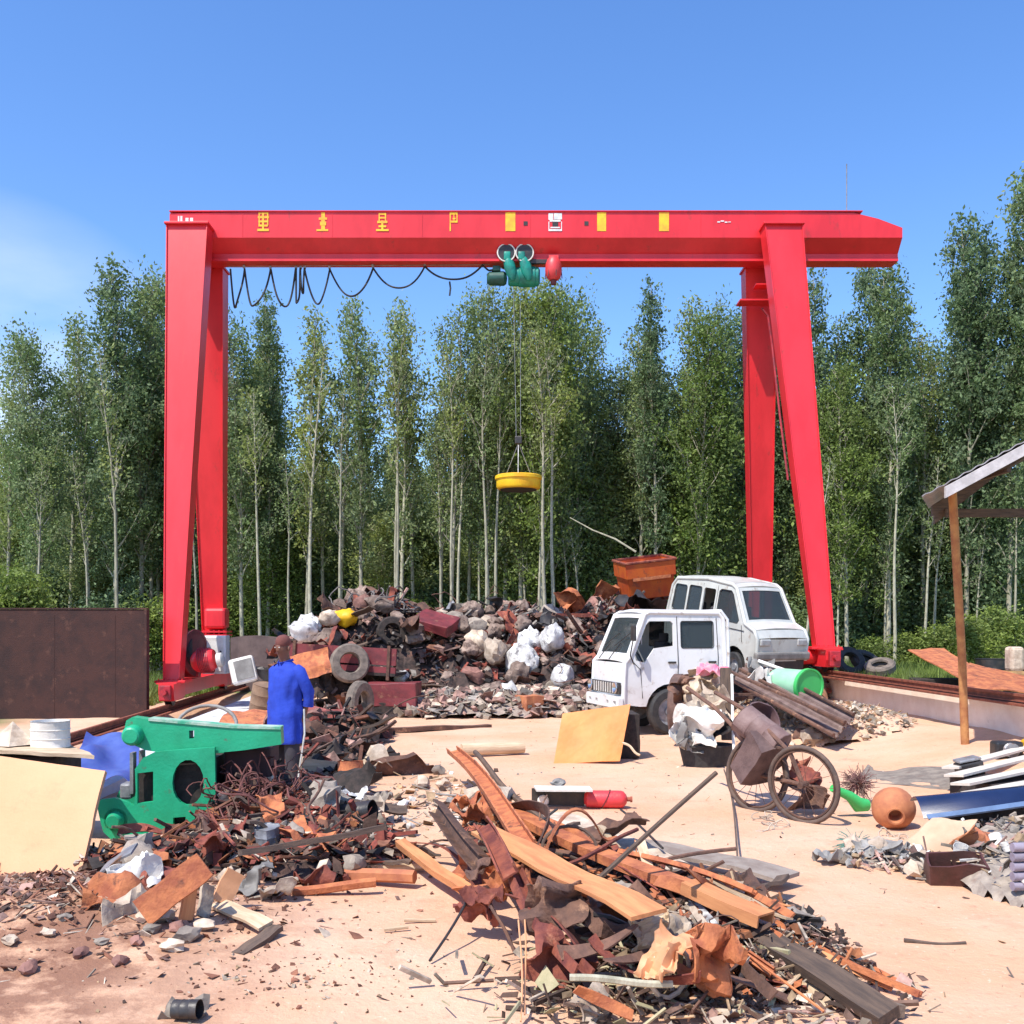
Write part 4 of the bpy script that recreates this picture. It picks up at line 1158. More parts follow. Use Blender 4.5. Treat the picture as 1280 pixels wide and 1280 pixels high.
for a, b_ in zip(pp, pp[1:]): m.hexa([(a[0], -.11, a[1] - .01), (b_[0], -.11, b_[1] - .01), (b_[0], .07, b_[1] - .01), (a[0], .07, a[1] - .01), (a[0], -.11, a[1] + .012), (b_[0], -.11, b_[1] + .012), (b_[0], .07, b_[1] + .012), (a[0], .07, a[1] + .012)])
obj('arm_edge', m, surf('worn_green_white', (.42, .52, .42), .6, 0, (.05, .35, .2), 6), arm)
for yoff, nm in ((-.14, 'side_plate'), (.40, 'side_plate')):
    m = MB().prism(body_o, holes, .05, Matrix.Translation((0, yoff, 0)))
    pl = obj(nm, m, green_p, shear)
    if yoff < 0:
        for (px, py, r_) in ((153, 1020, .075), ):
            x, z = sp(px, py)
            obj('bolt_head', MB().lathe([(0, .07), (r_ * .7, .07), (r_ * .8, .06), (r_, .0), (r_, -.02), (r_ * 1.35, -.02), (r_ * 1.35, -.03), (0, -.03)][::-1], 20, Matrix.Translation((x, yoff - .045, z)) @ Matrix.Rotation(R(90), 4, 'X')), green_p, pl, smooth=30)
x, z = sp(172, 917)
obj('pivot_bolt', MB().lathe([(0, -.03), (.09, -.03), (.09, .02), (.075, .07), (.06, .08), (0, .08)], 22, Matrix.Translation((x, -.13, z)) @ Matrix.Rotation(R(90), 4, 'X')), green_p, arm, smooth=30)
m = MB(); x, z = sp(240, 976)
m.lathe([(0, 0), (.11, 0), (.13, -.03), (.15, .05), (.15, .3), (0, .3)], 24, Matrix.Translation((x, .0, z)) @ Matrix.Rotation(R(-90), 4, 'X'))
obj('crank_hub', m, surf('oily_steel', (.06, .055, .05), .45, .5, (.03, .028, .026), 6), shear, smooth=30)
m = MB(); x0, z0 = sp(186, 1030); x1, z1 = sp(268, 945)
m.box(((x0 + x1) / 2, .17, (z0 + z1) / 2), (x1 - x0, .44, z1 - z0 - .05))
x, z = sp(188, 980); m.box((x, .13, z), (.16, .4, .34))
obj('inner_frame', m, darkv, shear)
m = MB(); 
for px in (168, 173): 
    x, z = sp(px, 965); m.box((x, -.02 + (px - 168) * .03, z), (.03, .1, .36))
x, z = sp(160, 985); m.box((x, .02, z - .02), (.10, .16, .14), bev=.02)
obj('jaw_blade', m, greym, shear)
m = MB(); x, z = sp(315, 975); m.box((x - .07, .32, z + .02), (.42, .5, .50), bev=.03); m.box((x - .07, .32, z - .36), (.4, .5, .3))
obj('motor_box', m, surf('dark_maroon_box', (.05, .02, .022), .8), shear)
m = MB(); x, z = sp(268, 1035); m.box((x - .28, .12, .03), (.9, .66, .08))
obj('skid_base', m, green_p, shear)

# ------------------------------------------------------------------ the man
def skin_mesh(verts, edges, radii, root=0, sub=2):
    me = bpy.data.meshes.new('tmp'); me.from_pydata([tuple(v) for v in verts], edges, [])
    o = bpy.data.objects.new('tmp', me); C.objects.link(o)
    o.modifiers.new('s', 'SKIN')
    for i, r_ in enumerate(radii):
        sv = me.skin_vertices[0].data[i]
        sv.radius = r_ if isinstance(r_, tuple) else (r_, r_)
        sv.use_root = (i == root)
    sb = o.modifiers.new('u', 'SUBSURF'); sb.levels = sub; sb.render_levels = sub
    dg = bpy.context.evaluated_depsgraph_get()
    out = bpy.data.meshes.new_from_object(o.evaluated_get(dg))
    bpy.data.objects.remove(o); bpy.data.meshes.remove(me)
    out.polygons.foreach_set('use_smooth', [True] * len(out.polygons))
    return out

pb = Vector(((357 - 640) / F * 11.3, 11.3, 0)); pb.z = g(pb.x, pb.y)
man = thing('person', 'man in blue long shirt, dark trousers and maroon cap standing behind green machine', 'person', pb, (0, 0, R(-32)))
# faces local -Y, x = his left
v = []; e = []; rr_ = []
def nv(p, r_, par=None):
    v.append(Vector(p)); rr_.append(r_)
    if par is not None: e.append((par, len(v) - 1))
    return len(v) - 1
pel = nv((0, 0, .93), (.14, .10))
bel = nv((0, -.01, 1.08), (.15, .115), pel); chest = nv((0, .0, 1.26), (.17, .12), bel); up = nv((0, .015, 1.38), (.105, .08), chest)
nk = nv((0, .01, 1.48), .058, up); nk2 = nv((0, -.025, 1.53), .055, nk); hd = nv((0, -.05, 1.62), (.075, .092), nk2); hd2 = nv((0, -.045, 1.70), (.07, .085), hd)
hands = {}
for s in (-1, 1):
    sh = nv((s * .16, .02, 1.36), .05, up)
    if s > 0: el = nv((s * .235, .11, 1.13), .046, sh); wr = nv((s * .19, .10, .92), .03, el); hn = nv((s * .19, .07, .84), (.022, .040), wr); hdn = Vector((-.05, -.15, -1)).normalized()
    else: el = nv((s * .235, .07, 1.12), .046, sh); wr = nv((s * .225, -.02, .90), .03, el); hn = nv((s * .235, -.06, .82), (.022, .040), wr); hdn = Vector((0, -.2, -1)).normalized()
    hands[s] = v[hn]
    pl_ = v[hn] + hdn * .045
    for k, ln in enumerate((.060, .072, .066, .05)):
        off = Vector((0, (k - 1.5) * .021, 0))
        a = nv(v[hn] + hdn * .03 + off, .010, hn); b_ = nv(v[a] + hdn * ln * .55, .009, a); nv(v[b_] + (hdn + Vector((-s * .5, 0, 0))).normalized() * ln * .5, .0075, b_)
    a = nv(v[hn] + Vector((-s * .01, -.035, .0)), .011, hn); nv(v[a] + Vector((-s * .012, -.018, -.035)), .009, a)
for s in (-1, 1):
    hp_ = nv((s * .095, 0, .86), .10, pel); kn = nv((s * .11, -.02, .48), .06, hp_); an = nv((s * .115, .03, .09), .038, kn); toe = nv((s * .13, -.12, .04), (.042, .03), an)
body = skin_mesh(v, e, rr_)
# face relief: nose, brows, chin, eye sockets on the head part of the one surface
for q in body.vertices:
    p = q.co
    if p.z > 1.54 and p.y < -.05:
        d = Vector((p.x, 0, p.z - 1.60))
        q.co.y -= .028 * math.exp(-(p.x / .014) ** 2 - ((p.z - 1.605) / .026) ** 2)
        q.co.y -= .010 * math.exp(-(p.x / .05) ** 2 - ((p.z - 1.655) / .010) ** 2)
        q.co.y -= .012 * math.exp(-(p.x / .03) ** 2 - ((p.z - 1.548) / .015) ** 2)
        for s in (-1, 1): q.co.y += .010 * math.exp(-((p.x - s * .032) / .014) ** 2 - ((p.z - 1.635) / .012) ** 2)
obj('body', body, None, man); body.materials.append(skinm)
for s in (-1, 1):
    eb_ = obj('eye', MB().lump((s * .031, -.128, 1.635), (.024, .014, .014), 1, 2, 0), surf('eye_white', (.55, .5, .45), .3), man, smooth=60)
    obj('ear', MB().lump((s * .083, -.03, 1.62), (.022, .04, .062), 2, 2, .1), skinm, man, smooth=60)
obj('mouth', MB().box((0, -.140, 1.573), (.045, .012, .008), bev=.003), surf('lip', (.11, .035, .03), .6), man)
m = MB().lathe([(0.0, .10), (.04, .092), (.068, .07), (.082, .035), (.085, -.01), (.08, -.018)], 24, Matrix.Translation((0, -.035, 1.675)) @ Matrix.Rotation(R(10), 4, 'X') @ Matrix.Diagonal((.95, 1.12, 1, 1)))
obj('cap', m, capm, man, smooth=50)
# shirt: lofted torso with folds, two sleeves
m = MB()
tab = [(.58, .20, .155, -.01), (.60, .208, .162, -.01), (.75, .21, .16, 0), (.90, .205, .155, 0), (1.05, .192, .148, 0), (1.2, .20, .145, 0), (1.32, .205, .135, .01), (1.39, .185, .12, .015), (1.43, .14, .10, .015), (1.455, .095, .085, .01), (1.475, .075, .075, .0)]
def tors(u, v):
    f = v * (len(tab) - 1); i = min(len(tab) - 2, int(f)); t = f - i
    z, a, b, y0 = [tab[i][k] * (1 - t) + tab[i + 1][k] * t for k in range(4)]
    an = u * 2 * math.pi
    k = 1 + (.09 * noise.noise(Vector((math.cos(an) * 2.2, math.sin(an) * 2.2, z * 2.4))) + .11 * noise.noise(Vector((math.cos(an) * 3.2 + z * 3, math.sin(an) * 3.2, z * 7))) + (.05 * math.sin(an * 9) * max(0, .95 - z) * 2)) * (1 if z < 1.4 else .3)
    return Vector((a * k * math.cos(an), y0 + b * k * math.sin(an), z))
m.grid(40, 44, tors)
bmesh.ops.remove_doubles(m.bm, verts=m.bm.verts[:], dist=.0005)
shirt = obj('shirt', m, cloth_b, man, smooth=70)
sol = shirt.modifiers.new('t', 'SOLIDIFY'); sol.thickness = .006
for s in (-1, 1):
    P3 = [Vector((s * .13, .015, 1.40)), Vector((s * .185, .02, 1.365)), Vector((s * .215, .05, 1.27)), Vector((s * .235, .10 if s > 0 else .07, 1.14)), Vector((s * .232, .115 if s > 0 else .055, 1.06)), Vector((s * .215, .115 if s > 0 else .02, .99))]
    sl_ = MB().tube(P3, [.06, .075, .072, .064, .062, .066], 14, cap=False)
    for v_ in sl_.bm.verts: v_.co += Vector((1, 1, 0)) * noise.noise(v_.co * 16) * .020
    obj('sleeve', sl_, cloth_b, shirt, smooth=70)
m = MB()
for s in (-1, 1):
    m.slab(6, 2, lambda u, w: Vector((s * (.015 + .07 * math.sin(u * 1.5)), -.085 + .13 * u - w * .02, 1.43 + .06 * u + w * .035 * (1 - u * .4))) , .006)
obj('collar', m, cloth_b, shirt)
v3 = []; e3 = []; r3 = []
def nv3(p, r_, par=None):
    v3.append(Vector(p)); r3.append(r_)
    if par is not None: e3.append((par, len(v3) - 1))
    return len(v3) - 1
a = nv3((0, 0, .86), (.12, .09))
for s in (-1, 1):
    k = nv3((s * .095, 0, .80), .092, a); k = nv3((s * .115, -.02, .48), .088, k); k = nv3((s * .118, .02, .13), .075, k)
tm = skin_mesh(v3, e3, r3, 0, 2); obj('trousers', tm, None, man); tm.materials.append(trouser)
for s in (-1, 1):
    m = MB().lump((s * .125, -.05, .05), (.11, .29, .11), 3, 3, .05, flat=.8); obj('shoe', m, blackm, man, smooth=60)
st = MB(); h0 = hands[1] 
hw_ = Matrix.Rotation(R(-32), 4, 'Z') @ h0 + pb
st.tube([hw_ + Vector((.02, -.03, .12)) - pb, hw_ + Vector((.03, -.05, -.15)) - pb, hw_ + Vector((-.02, -.06, -.5)) - pb, hw_ + Vector((-.06, -.08, -h0.z)) - pb], .011, 6)
tag(obj('walking_cane', st, surf('pale_cane', (.6, .6, .55), .5), loc=pb), 'thin pale cane held in the left hand of the man in blue', 'cane')

# ------------------------------------------------------------------ scrap pieces
def piece_plank(L_, w, h, r, warp=.03):
    n = 8; ph = r.uniform(0, 6)
    def fn(u, v):
        return Vector((u * L_, (v - .5) * w * (1 + .05 * math.sin(u * 9 + ph)), h / 2 + warp * math.sin(u * 3.1 + ph) + .35 * warp * math.sin(u * 11 + ph)))
    m = MB(); m.slab(n, 2, fn, h); return m
def piece_sheet(L_, w, r, crump=.12, t=.006, n=9):
    o = Vector((r.uniform(0, 90), r.uniform(0, 90), 0))
    def fn(u, v):
        p = Vector((u * 2.2, v * 2.2, 0)) + o
        d = Vector((noise.noise(p + Vector((0, 0, 5))), noise.noise(p + Vector((0, 0, 9))), 0)) * crump * .7
        z = noise.noise(p) * crump * 1.6 + abs(noise.noise(p * 2.3)) * crump * .8
        return Vector((u * L_, (v - .5) * w, z)) + d
    m = MB(); m.slab(n, n, fn, t); return m
def piece_strip(L_, w, r, curl=1.0, t=.008):
    k = r.uniform(-1, 1) * curl; tw = r.uniform(-1.5, 1.5) * curl; n = 14
    P_ = [Vector((0, 0, 0))]; a = -k * .5
    for i in range(n):
        a += k / n * (1 + .8 * math.sin(i)); P_.append(P_[-1] + Vector((math.cos(a), .25 * math.sin(a * 2), math.sin(a))) * L_ / n)
    m = MB()
    def fn(u, v):
        f = u * n; i = min(n - 1, int(f)); p = P_[i].lerp(P_[i + 1], f - i)
        an = tw * u; return p + Vector((0, math.cos(an), math.sin(an))) * (v - .5) * w
    m.slab(n, 1, fn, t); return m
def piece_channel(L_, w, h, r, bend=.0):
    m = MB(); t = .012
    n = 6
    sec = [(-w / 2, 0), (w / 2, 0), (w / 2, h), (w / 2 - t, h), (w / 2 - t, t), (-w / 2 + t, t), (-w / 2 + t, h), (-w / 2, h)]
    rings = []
    for i in range(n + 1):
        u = i / n; z0 = bend * math.sin(u * math.pi) * L_; y0 = bend * .5 * math.sin(u * 4) * L_
        rings.append([m.bm.verts.new((u * L_, a + y0, b + z0)) for a, b in sec])
    for A, B in zip(rings, rings[1:]):
        for k in range(8): m._f([A[k], A[(k + 1) % 8], B[(k + 1) % 8], B[k]])
    m._f(rings[0]); m._f(rings[-1][::-1]); return m
def piece_rod(L_, rad, r, wob=.05, n=9):
    a, b, c = r.uniform(0, 6), r.uniform(0, 6), r.uniform(.5, 1.4)
    pts = [(i / n * L_, wob * L_ * math.sin(a + c * 4 * i / n) - wob * L_ * math.sin(a), wob * L_ * .7 * math.sin(b + c * 5 * i / n) - wob * .7 * L_ * math.sin(b)) for i in range(n + 1)]
    return MB().tube(pts, rad, 6)
def piece_rock(s, r, sub=2, amp=.55):
    return MB().lump((0, 0, s[2] * .4), s, r.uniform(0, 99), sub, amp, 1.7)
def piece_sack(s, r):
    m = MB(); sd_ = r.uniform(0, 99)
    m.lump((0, 0, s[2] * .42), s, sd_, 3, .32, 1.5)
    off = Vector((sd_, 0, 0))
    for v_ in m.bm.verts:
        p = v_.co
        v_.co = p * (1 + .10 * (abs(noise.noise(p * 9 + off)) * 2 - .5) + .06 * (abs(noise.noise(p * 21 + off)) * 2 - .5))
    return m
def piece_tyre(rad, w):
    return MB().lathe([(rad * .55, -w / 2), (rad * .9, -w / 2), (rad, -w * .3), (rad, w * .3), (rad * .9, w / 2), (rad * .55, w / 2), (rad * .5, w * .3), (rad * .62, 0), (rad * .5, -w * .3), (rad * .55, -w / 2)], 26)
def piece_drum(rad, h, r, dent=.08, open_=False):
    m = MB(); o = r.uniform(0, 50)
    prof = [(0, 0), (rad, 0), (rad * 1.03, .01), (rad, .02), (rad, h * .33), (rad * 1.03, h * .35), (rad, h * .37), (rad, h * .66), (rad * 1.03, h * .68), (rad, h * .7), (rad, h), (rad * 1.03, h)]
    prof += [(rad * .96, h), (rad * .96, h * .1), (0, h * .1)] if open_ else [(rad * .97, h - .01), (0, h - .01)]
    m.lathe(prof, 24)
    for v_ in m.bm.verts:
        p = v_.co; k = 1 + dent * noise.noise(Vector((p.x * 2.5 / max(rad, .1), p.y * 2.5 / max(rad, .1), p.z * 3 + o)))
        v_.co = Vector((p.x * k, p.y * k, p.z))
    return m
def piece_box(L_, w, h, r, open_=True, t=.012, dent=.06):
    m = MB(); o = r.uniform(0, 50)
    if open_:
        m.box((0, 0, t / 2), (L_, w, t))
        for s in (-1, 1):
            m.box((s * (L_ / 2 - t / 2), 0, h / 2 + t / 2), (t, w, h - t)); m.box((0, s * (w / 2 - t / 2), h / 2 + t / 2), (L_ - 2 * t, t, h - t))
        bmesh.ops.subdivide_edges(m.bm, edges=[e_ for e_ in m.bm.edges if e_.calc_length() > .15], cuts=2, use_grid_fill=True)
    else:
        m.box((0, 0, h / 2), (L_, w, h), bev=.015)
        bmesh.ops.subdivide_edges(m.bm, edges=[e_ for e_ in m.bm.edges if e_.calc_length() > .15], cuts=2, use_grid_fill=True)
    for v_ in m.bm.verts:
        p = v_.co; q = p * 3.5 + Vector((o, 0, 0))
        v_.co = p + Vector((noise.noise(q), noise.noise(q + Vector((9, 0, 0))), noise.noise(q + Vector((0, 9, 0))))) * dent
    return m
def piece_wire(rad, n, r, th=.006, flat=.5):
    pts = []; p = Vector((r.uniform(-1, 1), r.uniform(-1, 1), r.uniform(0, 1))) * rad * .6; d = Vector((r.uniform(-1, 1), r.uniform(-1, 1), r.uniform(-.3, .3))).normalized()
    for i in range(n):
        pts.append(p.copy())
        d = (d + Vector((r.gauss(0, .45), r.gauss(0, .45), r.gauss(0, .35))) - p * (.35 / rad)).normalized()
        p = p + d * rad * .22
        p.z = max(.0, p.z) if flat else p.z
    return MB().tube(pts, th, 5)

LB = {}
def put(name, mesh, mat, label, cat, p, rot=(0, 0, 0), group=None, smooth=None, parent=None):
    o = obj(name, mesh, mat, loc=p, rot=rot, smooth=smooth)
    return tag(o, label, cat, group)
def span(name, mesh, mat, label, cat, a, b_, roll=0, group=None, smooth=None):
    o = obj(name, mesh, mat, smooth=smooth); between(o, a, b_, roll); return tag(o, label, cat, group)

# ---- heap shapes (world metres): cx, cy, rx, ry, height
class Heap:
    def __init__(s, bumps): s.b = bumps
    def h(s, x, y):
        z = 0
        for cx, cy, rx, ry, h in s.b:
            d = ((x - cx) / rx) ** 2 + ((y - cy) / ry) ** 2
            if d < 1: z = max(z, h * (1 - d) ** .7)
        return z
    def top(s, x, y): return g(x, y) + s.h(x, y)
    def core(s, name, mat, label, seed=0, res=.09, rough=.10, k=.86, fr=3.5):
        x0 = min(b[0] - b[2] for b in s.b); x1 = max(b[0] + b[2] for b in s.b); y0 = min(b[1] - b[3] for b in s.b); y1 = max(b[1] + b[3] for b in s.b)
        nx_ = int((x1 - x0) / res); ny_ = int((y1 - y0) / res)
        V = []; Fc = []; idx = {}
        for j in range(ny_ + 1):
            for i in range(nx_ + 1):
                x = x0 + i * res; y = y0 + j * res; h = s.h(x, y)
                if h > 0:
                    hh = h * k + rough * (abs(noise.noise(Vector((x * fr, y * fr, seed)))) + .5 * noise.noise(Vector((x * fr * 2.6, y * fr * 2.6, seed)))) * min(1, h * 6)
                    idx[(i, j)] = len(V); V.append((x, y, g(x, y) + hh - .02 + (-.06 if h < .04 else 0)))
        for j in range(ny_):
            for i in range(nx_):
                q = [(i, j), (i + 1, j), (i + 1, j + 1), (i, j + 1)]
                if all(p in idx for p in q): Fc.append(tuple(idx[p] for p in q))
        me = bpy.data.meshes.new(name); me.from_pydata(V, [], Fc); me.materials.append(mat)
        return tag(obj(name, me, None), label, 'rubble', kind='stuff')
    def sample(s, r, minh=.0):
        for _ in range(200):
            b = r.choice(s.b); a = r.uniform(0, 6.283); q = math.sqrt(r.random())
            x = b[0] + b[2] * q * math.cos(a); y = b[1] + b[3] * q * math.sin(a)
            if s.h(x, y) >= minh: return x, y
        return s.b[0][0], s.b[0][1]

def litter(name, pts_fn, n, mats, label, seed, smin, smax, kinds='fcs', lift=0.0):
    """countless small chips, leaves and splinters: one mesh of many tiny solid pieces"""
    r = random.Random(seed); m = MB()
    for i in range(n):
        x, y, z = pts_fn(r); s = smin * (smax / smin) ** (r.random() ** 1.6)
        m.mi = r.randrange(len(mats)); k = r.choice(kinds)
        c = Vector((x, y, z + s * .12 + lift * r.random()))
        rot = Euler((r.gauss(0, .45), r.gauss(0, .45), r.uniform(0, 6.28)))
        if k == 'c':       # chunk
            M = rot.to_matrix()
            vs = [M @ Vector((sx * s * r.uniform(.25, .6), sy_ * s * r.uniform(.2, .5), sz * s * r.uniform(.12, .35))) + c for sz in (-1, 1) for sx, sy_ in ((-1, -1), (1, -1), (1, 1), (-1, 1))]
            m.hexa(vs)
        elif k == 'f':     # bent flake
            M = rot.to_matrix(); a = s * r.uniform(.5, 1); b = s * r.uniform(.3, .7); up = s * r.uniform(.0, .3); t = Vector((0, 0, max(.003, s * .03)))
            P4 = [Vector((-a, -b, up)), Vector((a * r.uniform(.5, 1), -b * .7, 0)), Vector((a, b, up * .6)), Vector((-a * .7, b, 0))]
            m.hexa([M @ q + c for q in P4] + [M @ (q + t) + c for q in P4])
        else:              # splinter
            M = rot.to_matrix(); a = s * r.uniform(1, 2.2); w = s * r.uniform(.06, .14)
            vs = [M @ Vector((sx * a, sy_ * w, sz * w)) + c for sz in (-1, 1) for sx, sy_ in ((-1, -1), (1, -1), (1, 1), (-1, 1))]
            m.hexa(vs)
    me = m.mesh(name, mats)
    return tag(obj(name, me, None), label, 'debris', kind='stuff')

# =================================================================== back heap
HB = Heap([(-3.1, 24.0, 2.2, 2.6, 2.35), (-4.3, 23.0, 1.4, 2.0, 1.75), (-1.4, 24.3, 2.0, 2.6, 2.1), (.0, 24.6, 2.2, 2.6, 2.2), (1.5, 24.4, 2.0, 2.6, 1.9), (-.9, 22.6, 1.6, 1.5, .95), (.9, 22.8, 1.4, 1.5, 1.3), (2.6, 24.8, 2.2, 2.4, 2.35)])
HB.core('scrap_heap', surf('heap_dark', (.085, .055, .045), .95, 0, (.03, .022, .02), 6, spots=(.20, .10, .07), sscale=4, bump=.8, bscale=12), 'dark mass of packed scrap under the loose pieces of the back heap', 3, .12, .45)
rB = random.Random(31)
def zB(x):
    px = 640 + x / 23.5 * F
    return ('at the left end' if px < 430 else 'left of centre' if px < 530 else 'in the middle' if px < 620 else 'right of centre' if px < 700 else 'beside the white truck')
def lvl(h): return 'low' if h < .6 else 'halfway up' if h < 1.5 else 'high'
kindsB = [('rock', stonem, 'grey rubble lump', 'rock'), ('rock', palerock, 'pale rubble lump', 'rock'), ('rock', redrock, 'reddish brown lump', 'rock'), ('sheet', rustb, 'crumpled rusty brown sheet', 'scrap sheet'), ('sheet', rustr, 'crumpled dark red sheet', 'scrap sheet'),
          ('sack', bagw, 'bulging white plastic sack', 'sack'), ('strip', rustb, 'curled brown metal strip', 'metal strip'), ('rod', woodd, 'dark bent rod', 'rod'), ('sheet', blackm, 'crumpled black sheet', 'scrap sheet'), ('sheet', greym, 'crumpled grey metal sheet', 'scrap sheet'), ('plank', woodd, 'dark wooden board', 'board'), ('bundle', dustyb, 'dusty brown crumpled bundle', 'bundle'), ('channel', rustb, 'brown steel channel', 'channel'), ('wire', rustb, 'brown wire tangle', 'wire')]
def scatter(H, n, kinds, weights, r, zone_fn, heap_name, smin, smax, group, minh=.0, filt=None, sink=.3):
    i = 0; tries = 0
    while i < n and tries < n * 20:
        tries += 1
        x, y = H.sample(r, minh)
        if filt and not filt(x, y): continue
        k, mat, lab, cat = r.choices(kinds, weights)[0]
        if callable(mat): pass
        s = smin * (smax / smin) ** r.random()
        z = H.top(x, y)
        if k == 'rock': me = piece_rock((s * r.uniform(.8, 1.3), s * r.uniform(.7, 1.1), s * r.uniform(.6, .9)), r); nm = 'rubble_lump'
        elif k == 'bundle': me = piece_sack((s * r.uniform(1, 1.5), s * r.uniform(.7, 1), s * r.uniform(.6, .9)), r); nm = 'bundle'
        elif k == 'sack': me = piece_sack((s * r.uniform(.9, 1.3), s, s * r.uniform(.7, 1.1)), r); nm = 'sack'
        elif k == 'sheet': me = piece_sheet(s * r.uniform(1, 1.9), s * r.uniform(.6, 1.2), r, crump=s * .34); nm = 'crumpled_sheet'
        elif k == 'strip': me = piece_strip(s * r.uniform(1.5, 3), s * r.uniform(.14, .35), r, 2.2); nm = 'metal_strip'
        elif k == 'rod': me = piece_rod(s * r.uniform(2, 4), s * .045, r, .08); nm = 'rod'
        elif k == 'plank': me = piece_plank(s * r.uniform(1.6, 3), s * r.uniform(.2, .4), .025, r); nm = 'board'
        elif k == 'wire': me = piece_wire(s * .9, 34, r, s * .018); nm = 'wire_coil'
        elif k == 'can': me = piece_drum(s * .3, s * .7, r, .25, r.random() < .5); nm = 'tin_can'
        elif k == 'box': me = piece_box(s, s * .8, s * .6, r); nm = 'open_box'
        elif k == 'channel': me = piece_channel(s * r.uniform(1.5, 3), s * .22, s * .14, r, r.uniform(-.05, .05)); nm = 'steel_channel'
        szw = 'large ' if s > (smin * smax) ** .5 * 1.25 else 'small ' if s < (smin * smax) ** .5 * .75 else ''
        label = (szw + lab + ' ' + lvl(H.h(x, y)) + ' on the ' + heap_name + ' ' + zone_fn(x)).replace('low on', 'low on')
        put(nm, me, mat, label, cat, (x, y, z - s * .1 * sink), (r.gauss(0, .35), r.gauss(0, .35), r.uniform(0, 6.28)), group, smooth=(50 if k in ('sack', 'bundle') else 38 if k in ('rock', 'sheet', 'strip') else 50 if k in ('rod', 'wire') else 30))
        i += 1
GB = 'scrap pieces on the back heap'
front_ok = lambda x, y: y < 24.9
scatter(HB, 95, kindsB, [.3, .6, 1, 4, 4, .2, 3, 1.5, 2, 1.5, 1.5, 5, 2, 2], rB, zB, 'back heap', .25, .75, GB, .15, lambda x, y: y < 25 and x < -1.6)
scatter(HB, 90, kindsB, [1.5, 2.5, 1.5, 2, 2, .8, 1.5, .8, 1, 1, .6, 6, 1, 1], rB, zB, 'back heap', .2, .55, GB, .1, lambda x, y: y < 25 and -1.8 < x < 1.4)
scatter(HB, 40, [(kindsB[i]) for i in (0, 2, 4, 3, 8, 11, 12)], [.4, .6, 3, 2, 3, 3, 2], rB, zB, 'back heap', .35, .8, GB, .2, lambda x, y: y < 25.2 and x > .8)
kR = [('sheet', rustr, 'crumpled rust red plate', 'scrap sheet'), ('strip', rusto, 'curled orange rust strip', 'metal strip'), ('sheet', rusto, 'bent orange rust plate', 'scrap sheet'), ('channel', rustr, 'rust red steel channel', 'channel')]
def litB(r):
    x, y = HB.sample(r, .02); return x, y, HB.top(x, y)
litter('heap_debris', litB, 2400, [chips['grey'], chips['pink'], chips['brown'], chips['red'], chips['rust'], chips['dark'], chips['pink'], chips['dark']], 'countless small scraps covering the back heap', 12, .05, .28, 'cfcfs', .12)
# pale rubble apron in front of the heap
HA = Heap([(-.6, 21.3, 2.3, 1.3, .42), (.7, 21.6, 1.6, 1.1, .5), (-1.7, 21.0, 1.2, .7, .25)])
def litA(r):
    x, y = HA.sample(r, .0); return x, y, HA.top(x, y)
HA.core('rubble_apron', surf('apron_grit', (.36, .29, .24), .95, 0, (.24, .18, .15), 9, bump=.8, bscale=25), 'low apron of pinkish grey grit before the back heap', 5, .12, .15)
litter('small_rubble', litA, 2300, [chips['pale'], chips['grey'], chips['pink'], chips['pink'], chips['pale']], 'pinkish grey broken rubble spilling before the back heap', 13, .05, .30, 'ccf', .03)
# white sacks at the right of the heap
for (px, py, Y, s, lab) in ((600, 795 + 8, 22.6, .6, 'pale beige lumpy sack halfway up the back heap'), (655, 826, 22.0, .8, 'big white and grey sack in the middle of the sack stack'), (687, 800, 22.3, .62, 'topmost white sack on the right of the back heap'),
                            (664, 804, 22.4, .62, 'crumpled white sack leaning behind the big grey sack'), (700, 848, 21.6, .6, 'grey white sack low beside the white truck'), (645, 845, 21.8, .55, 'stained grey sack low on the sack stack'), (622, 814, 22.1, .62, 'beige rock like sack left of the white sacks'),
                            (610, 868, 21.2, .65, 'grey lumpy sack at the foot of the back heap'), (590, 872, 21.3, .55, 'pinkish grey sack at the foot of the back heap'), (640, 868, 21.2, .5, 'small grey sack right of the foot sacks')):
    p = W(px, py, Y); mat = palerock if 'beige' in lab or 'pinkish' in lab else (dustyb if 'stained' in lab or 'lumpy' in lab else bagw)
    put('sack', piece_sack((s, s * .8, s * rB.uniform(.9, 1.15)), rB), mat, lab, 'sack', (p.x, p.y, p.z - s * .4), (rB.gauss(0, .2), rB.gauss(0, .2), rB.uniform(0, 6)), 'sacks on the back heap', smooth=50)
p = G(660, 884); put('wooden_cube', piece_box(.42, .42, .42, rB, False, dent=.04), clay, 'orange brown block standing at the foot of the sack stack', 'block', (p.x, 20.6, g(p.x, 20.6)), (0, 0, .6))
# trailer and truck bed remains on the left of the heap
tr = thing('trailer_bed', 'maroon red trailer bed loaded with scrap left in the back heap', 'trailer', W(425, 880, 21.0), (0, R(3), R(-8)))
tr.location.z = g(tr.location.x, 21.0) + .55
m = MB().box((0, 0, .45), (2.3, .08, .12)).box((0, 0, .72), (2.3, .06, .34)); obj('side_board', m, maroon, tr)
obj('bed_floor', MB().box((0, .6, .36), (2.3, 1.3, .06)), darkv, tr)
obj('axle', MB().tube([(.1, -.1, -.1), (.1, 1.3, -.1)], .05, 8), rustb, tr)
for x in (-1.0, 1.0): obj('stake', MB().box((x, -.04, .6), (.06, .06, .7)), rustb, tr)
tyM = Matrix.Rotation(R(90), 3, 'X')
def tyre(px, py, Y, rad, w, rot, lab, mat=black):
    p = W(px, py, Y); o = put('tyre', piece_tyre(rad, w), mat, lab, 'tyre', p, rot, 'loose old tyres', smooth=40); return o
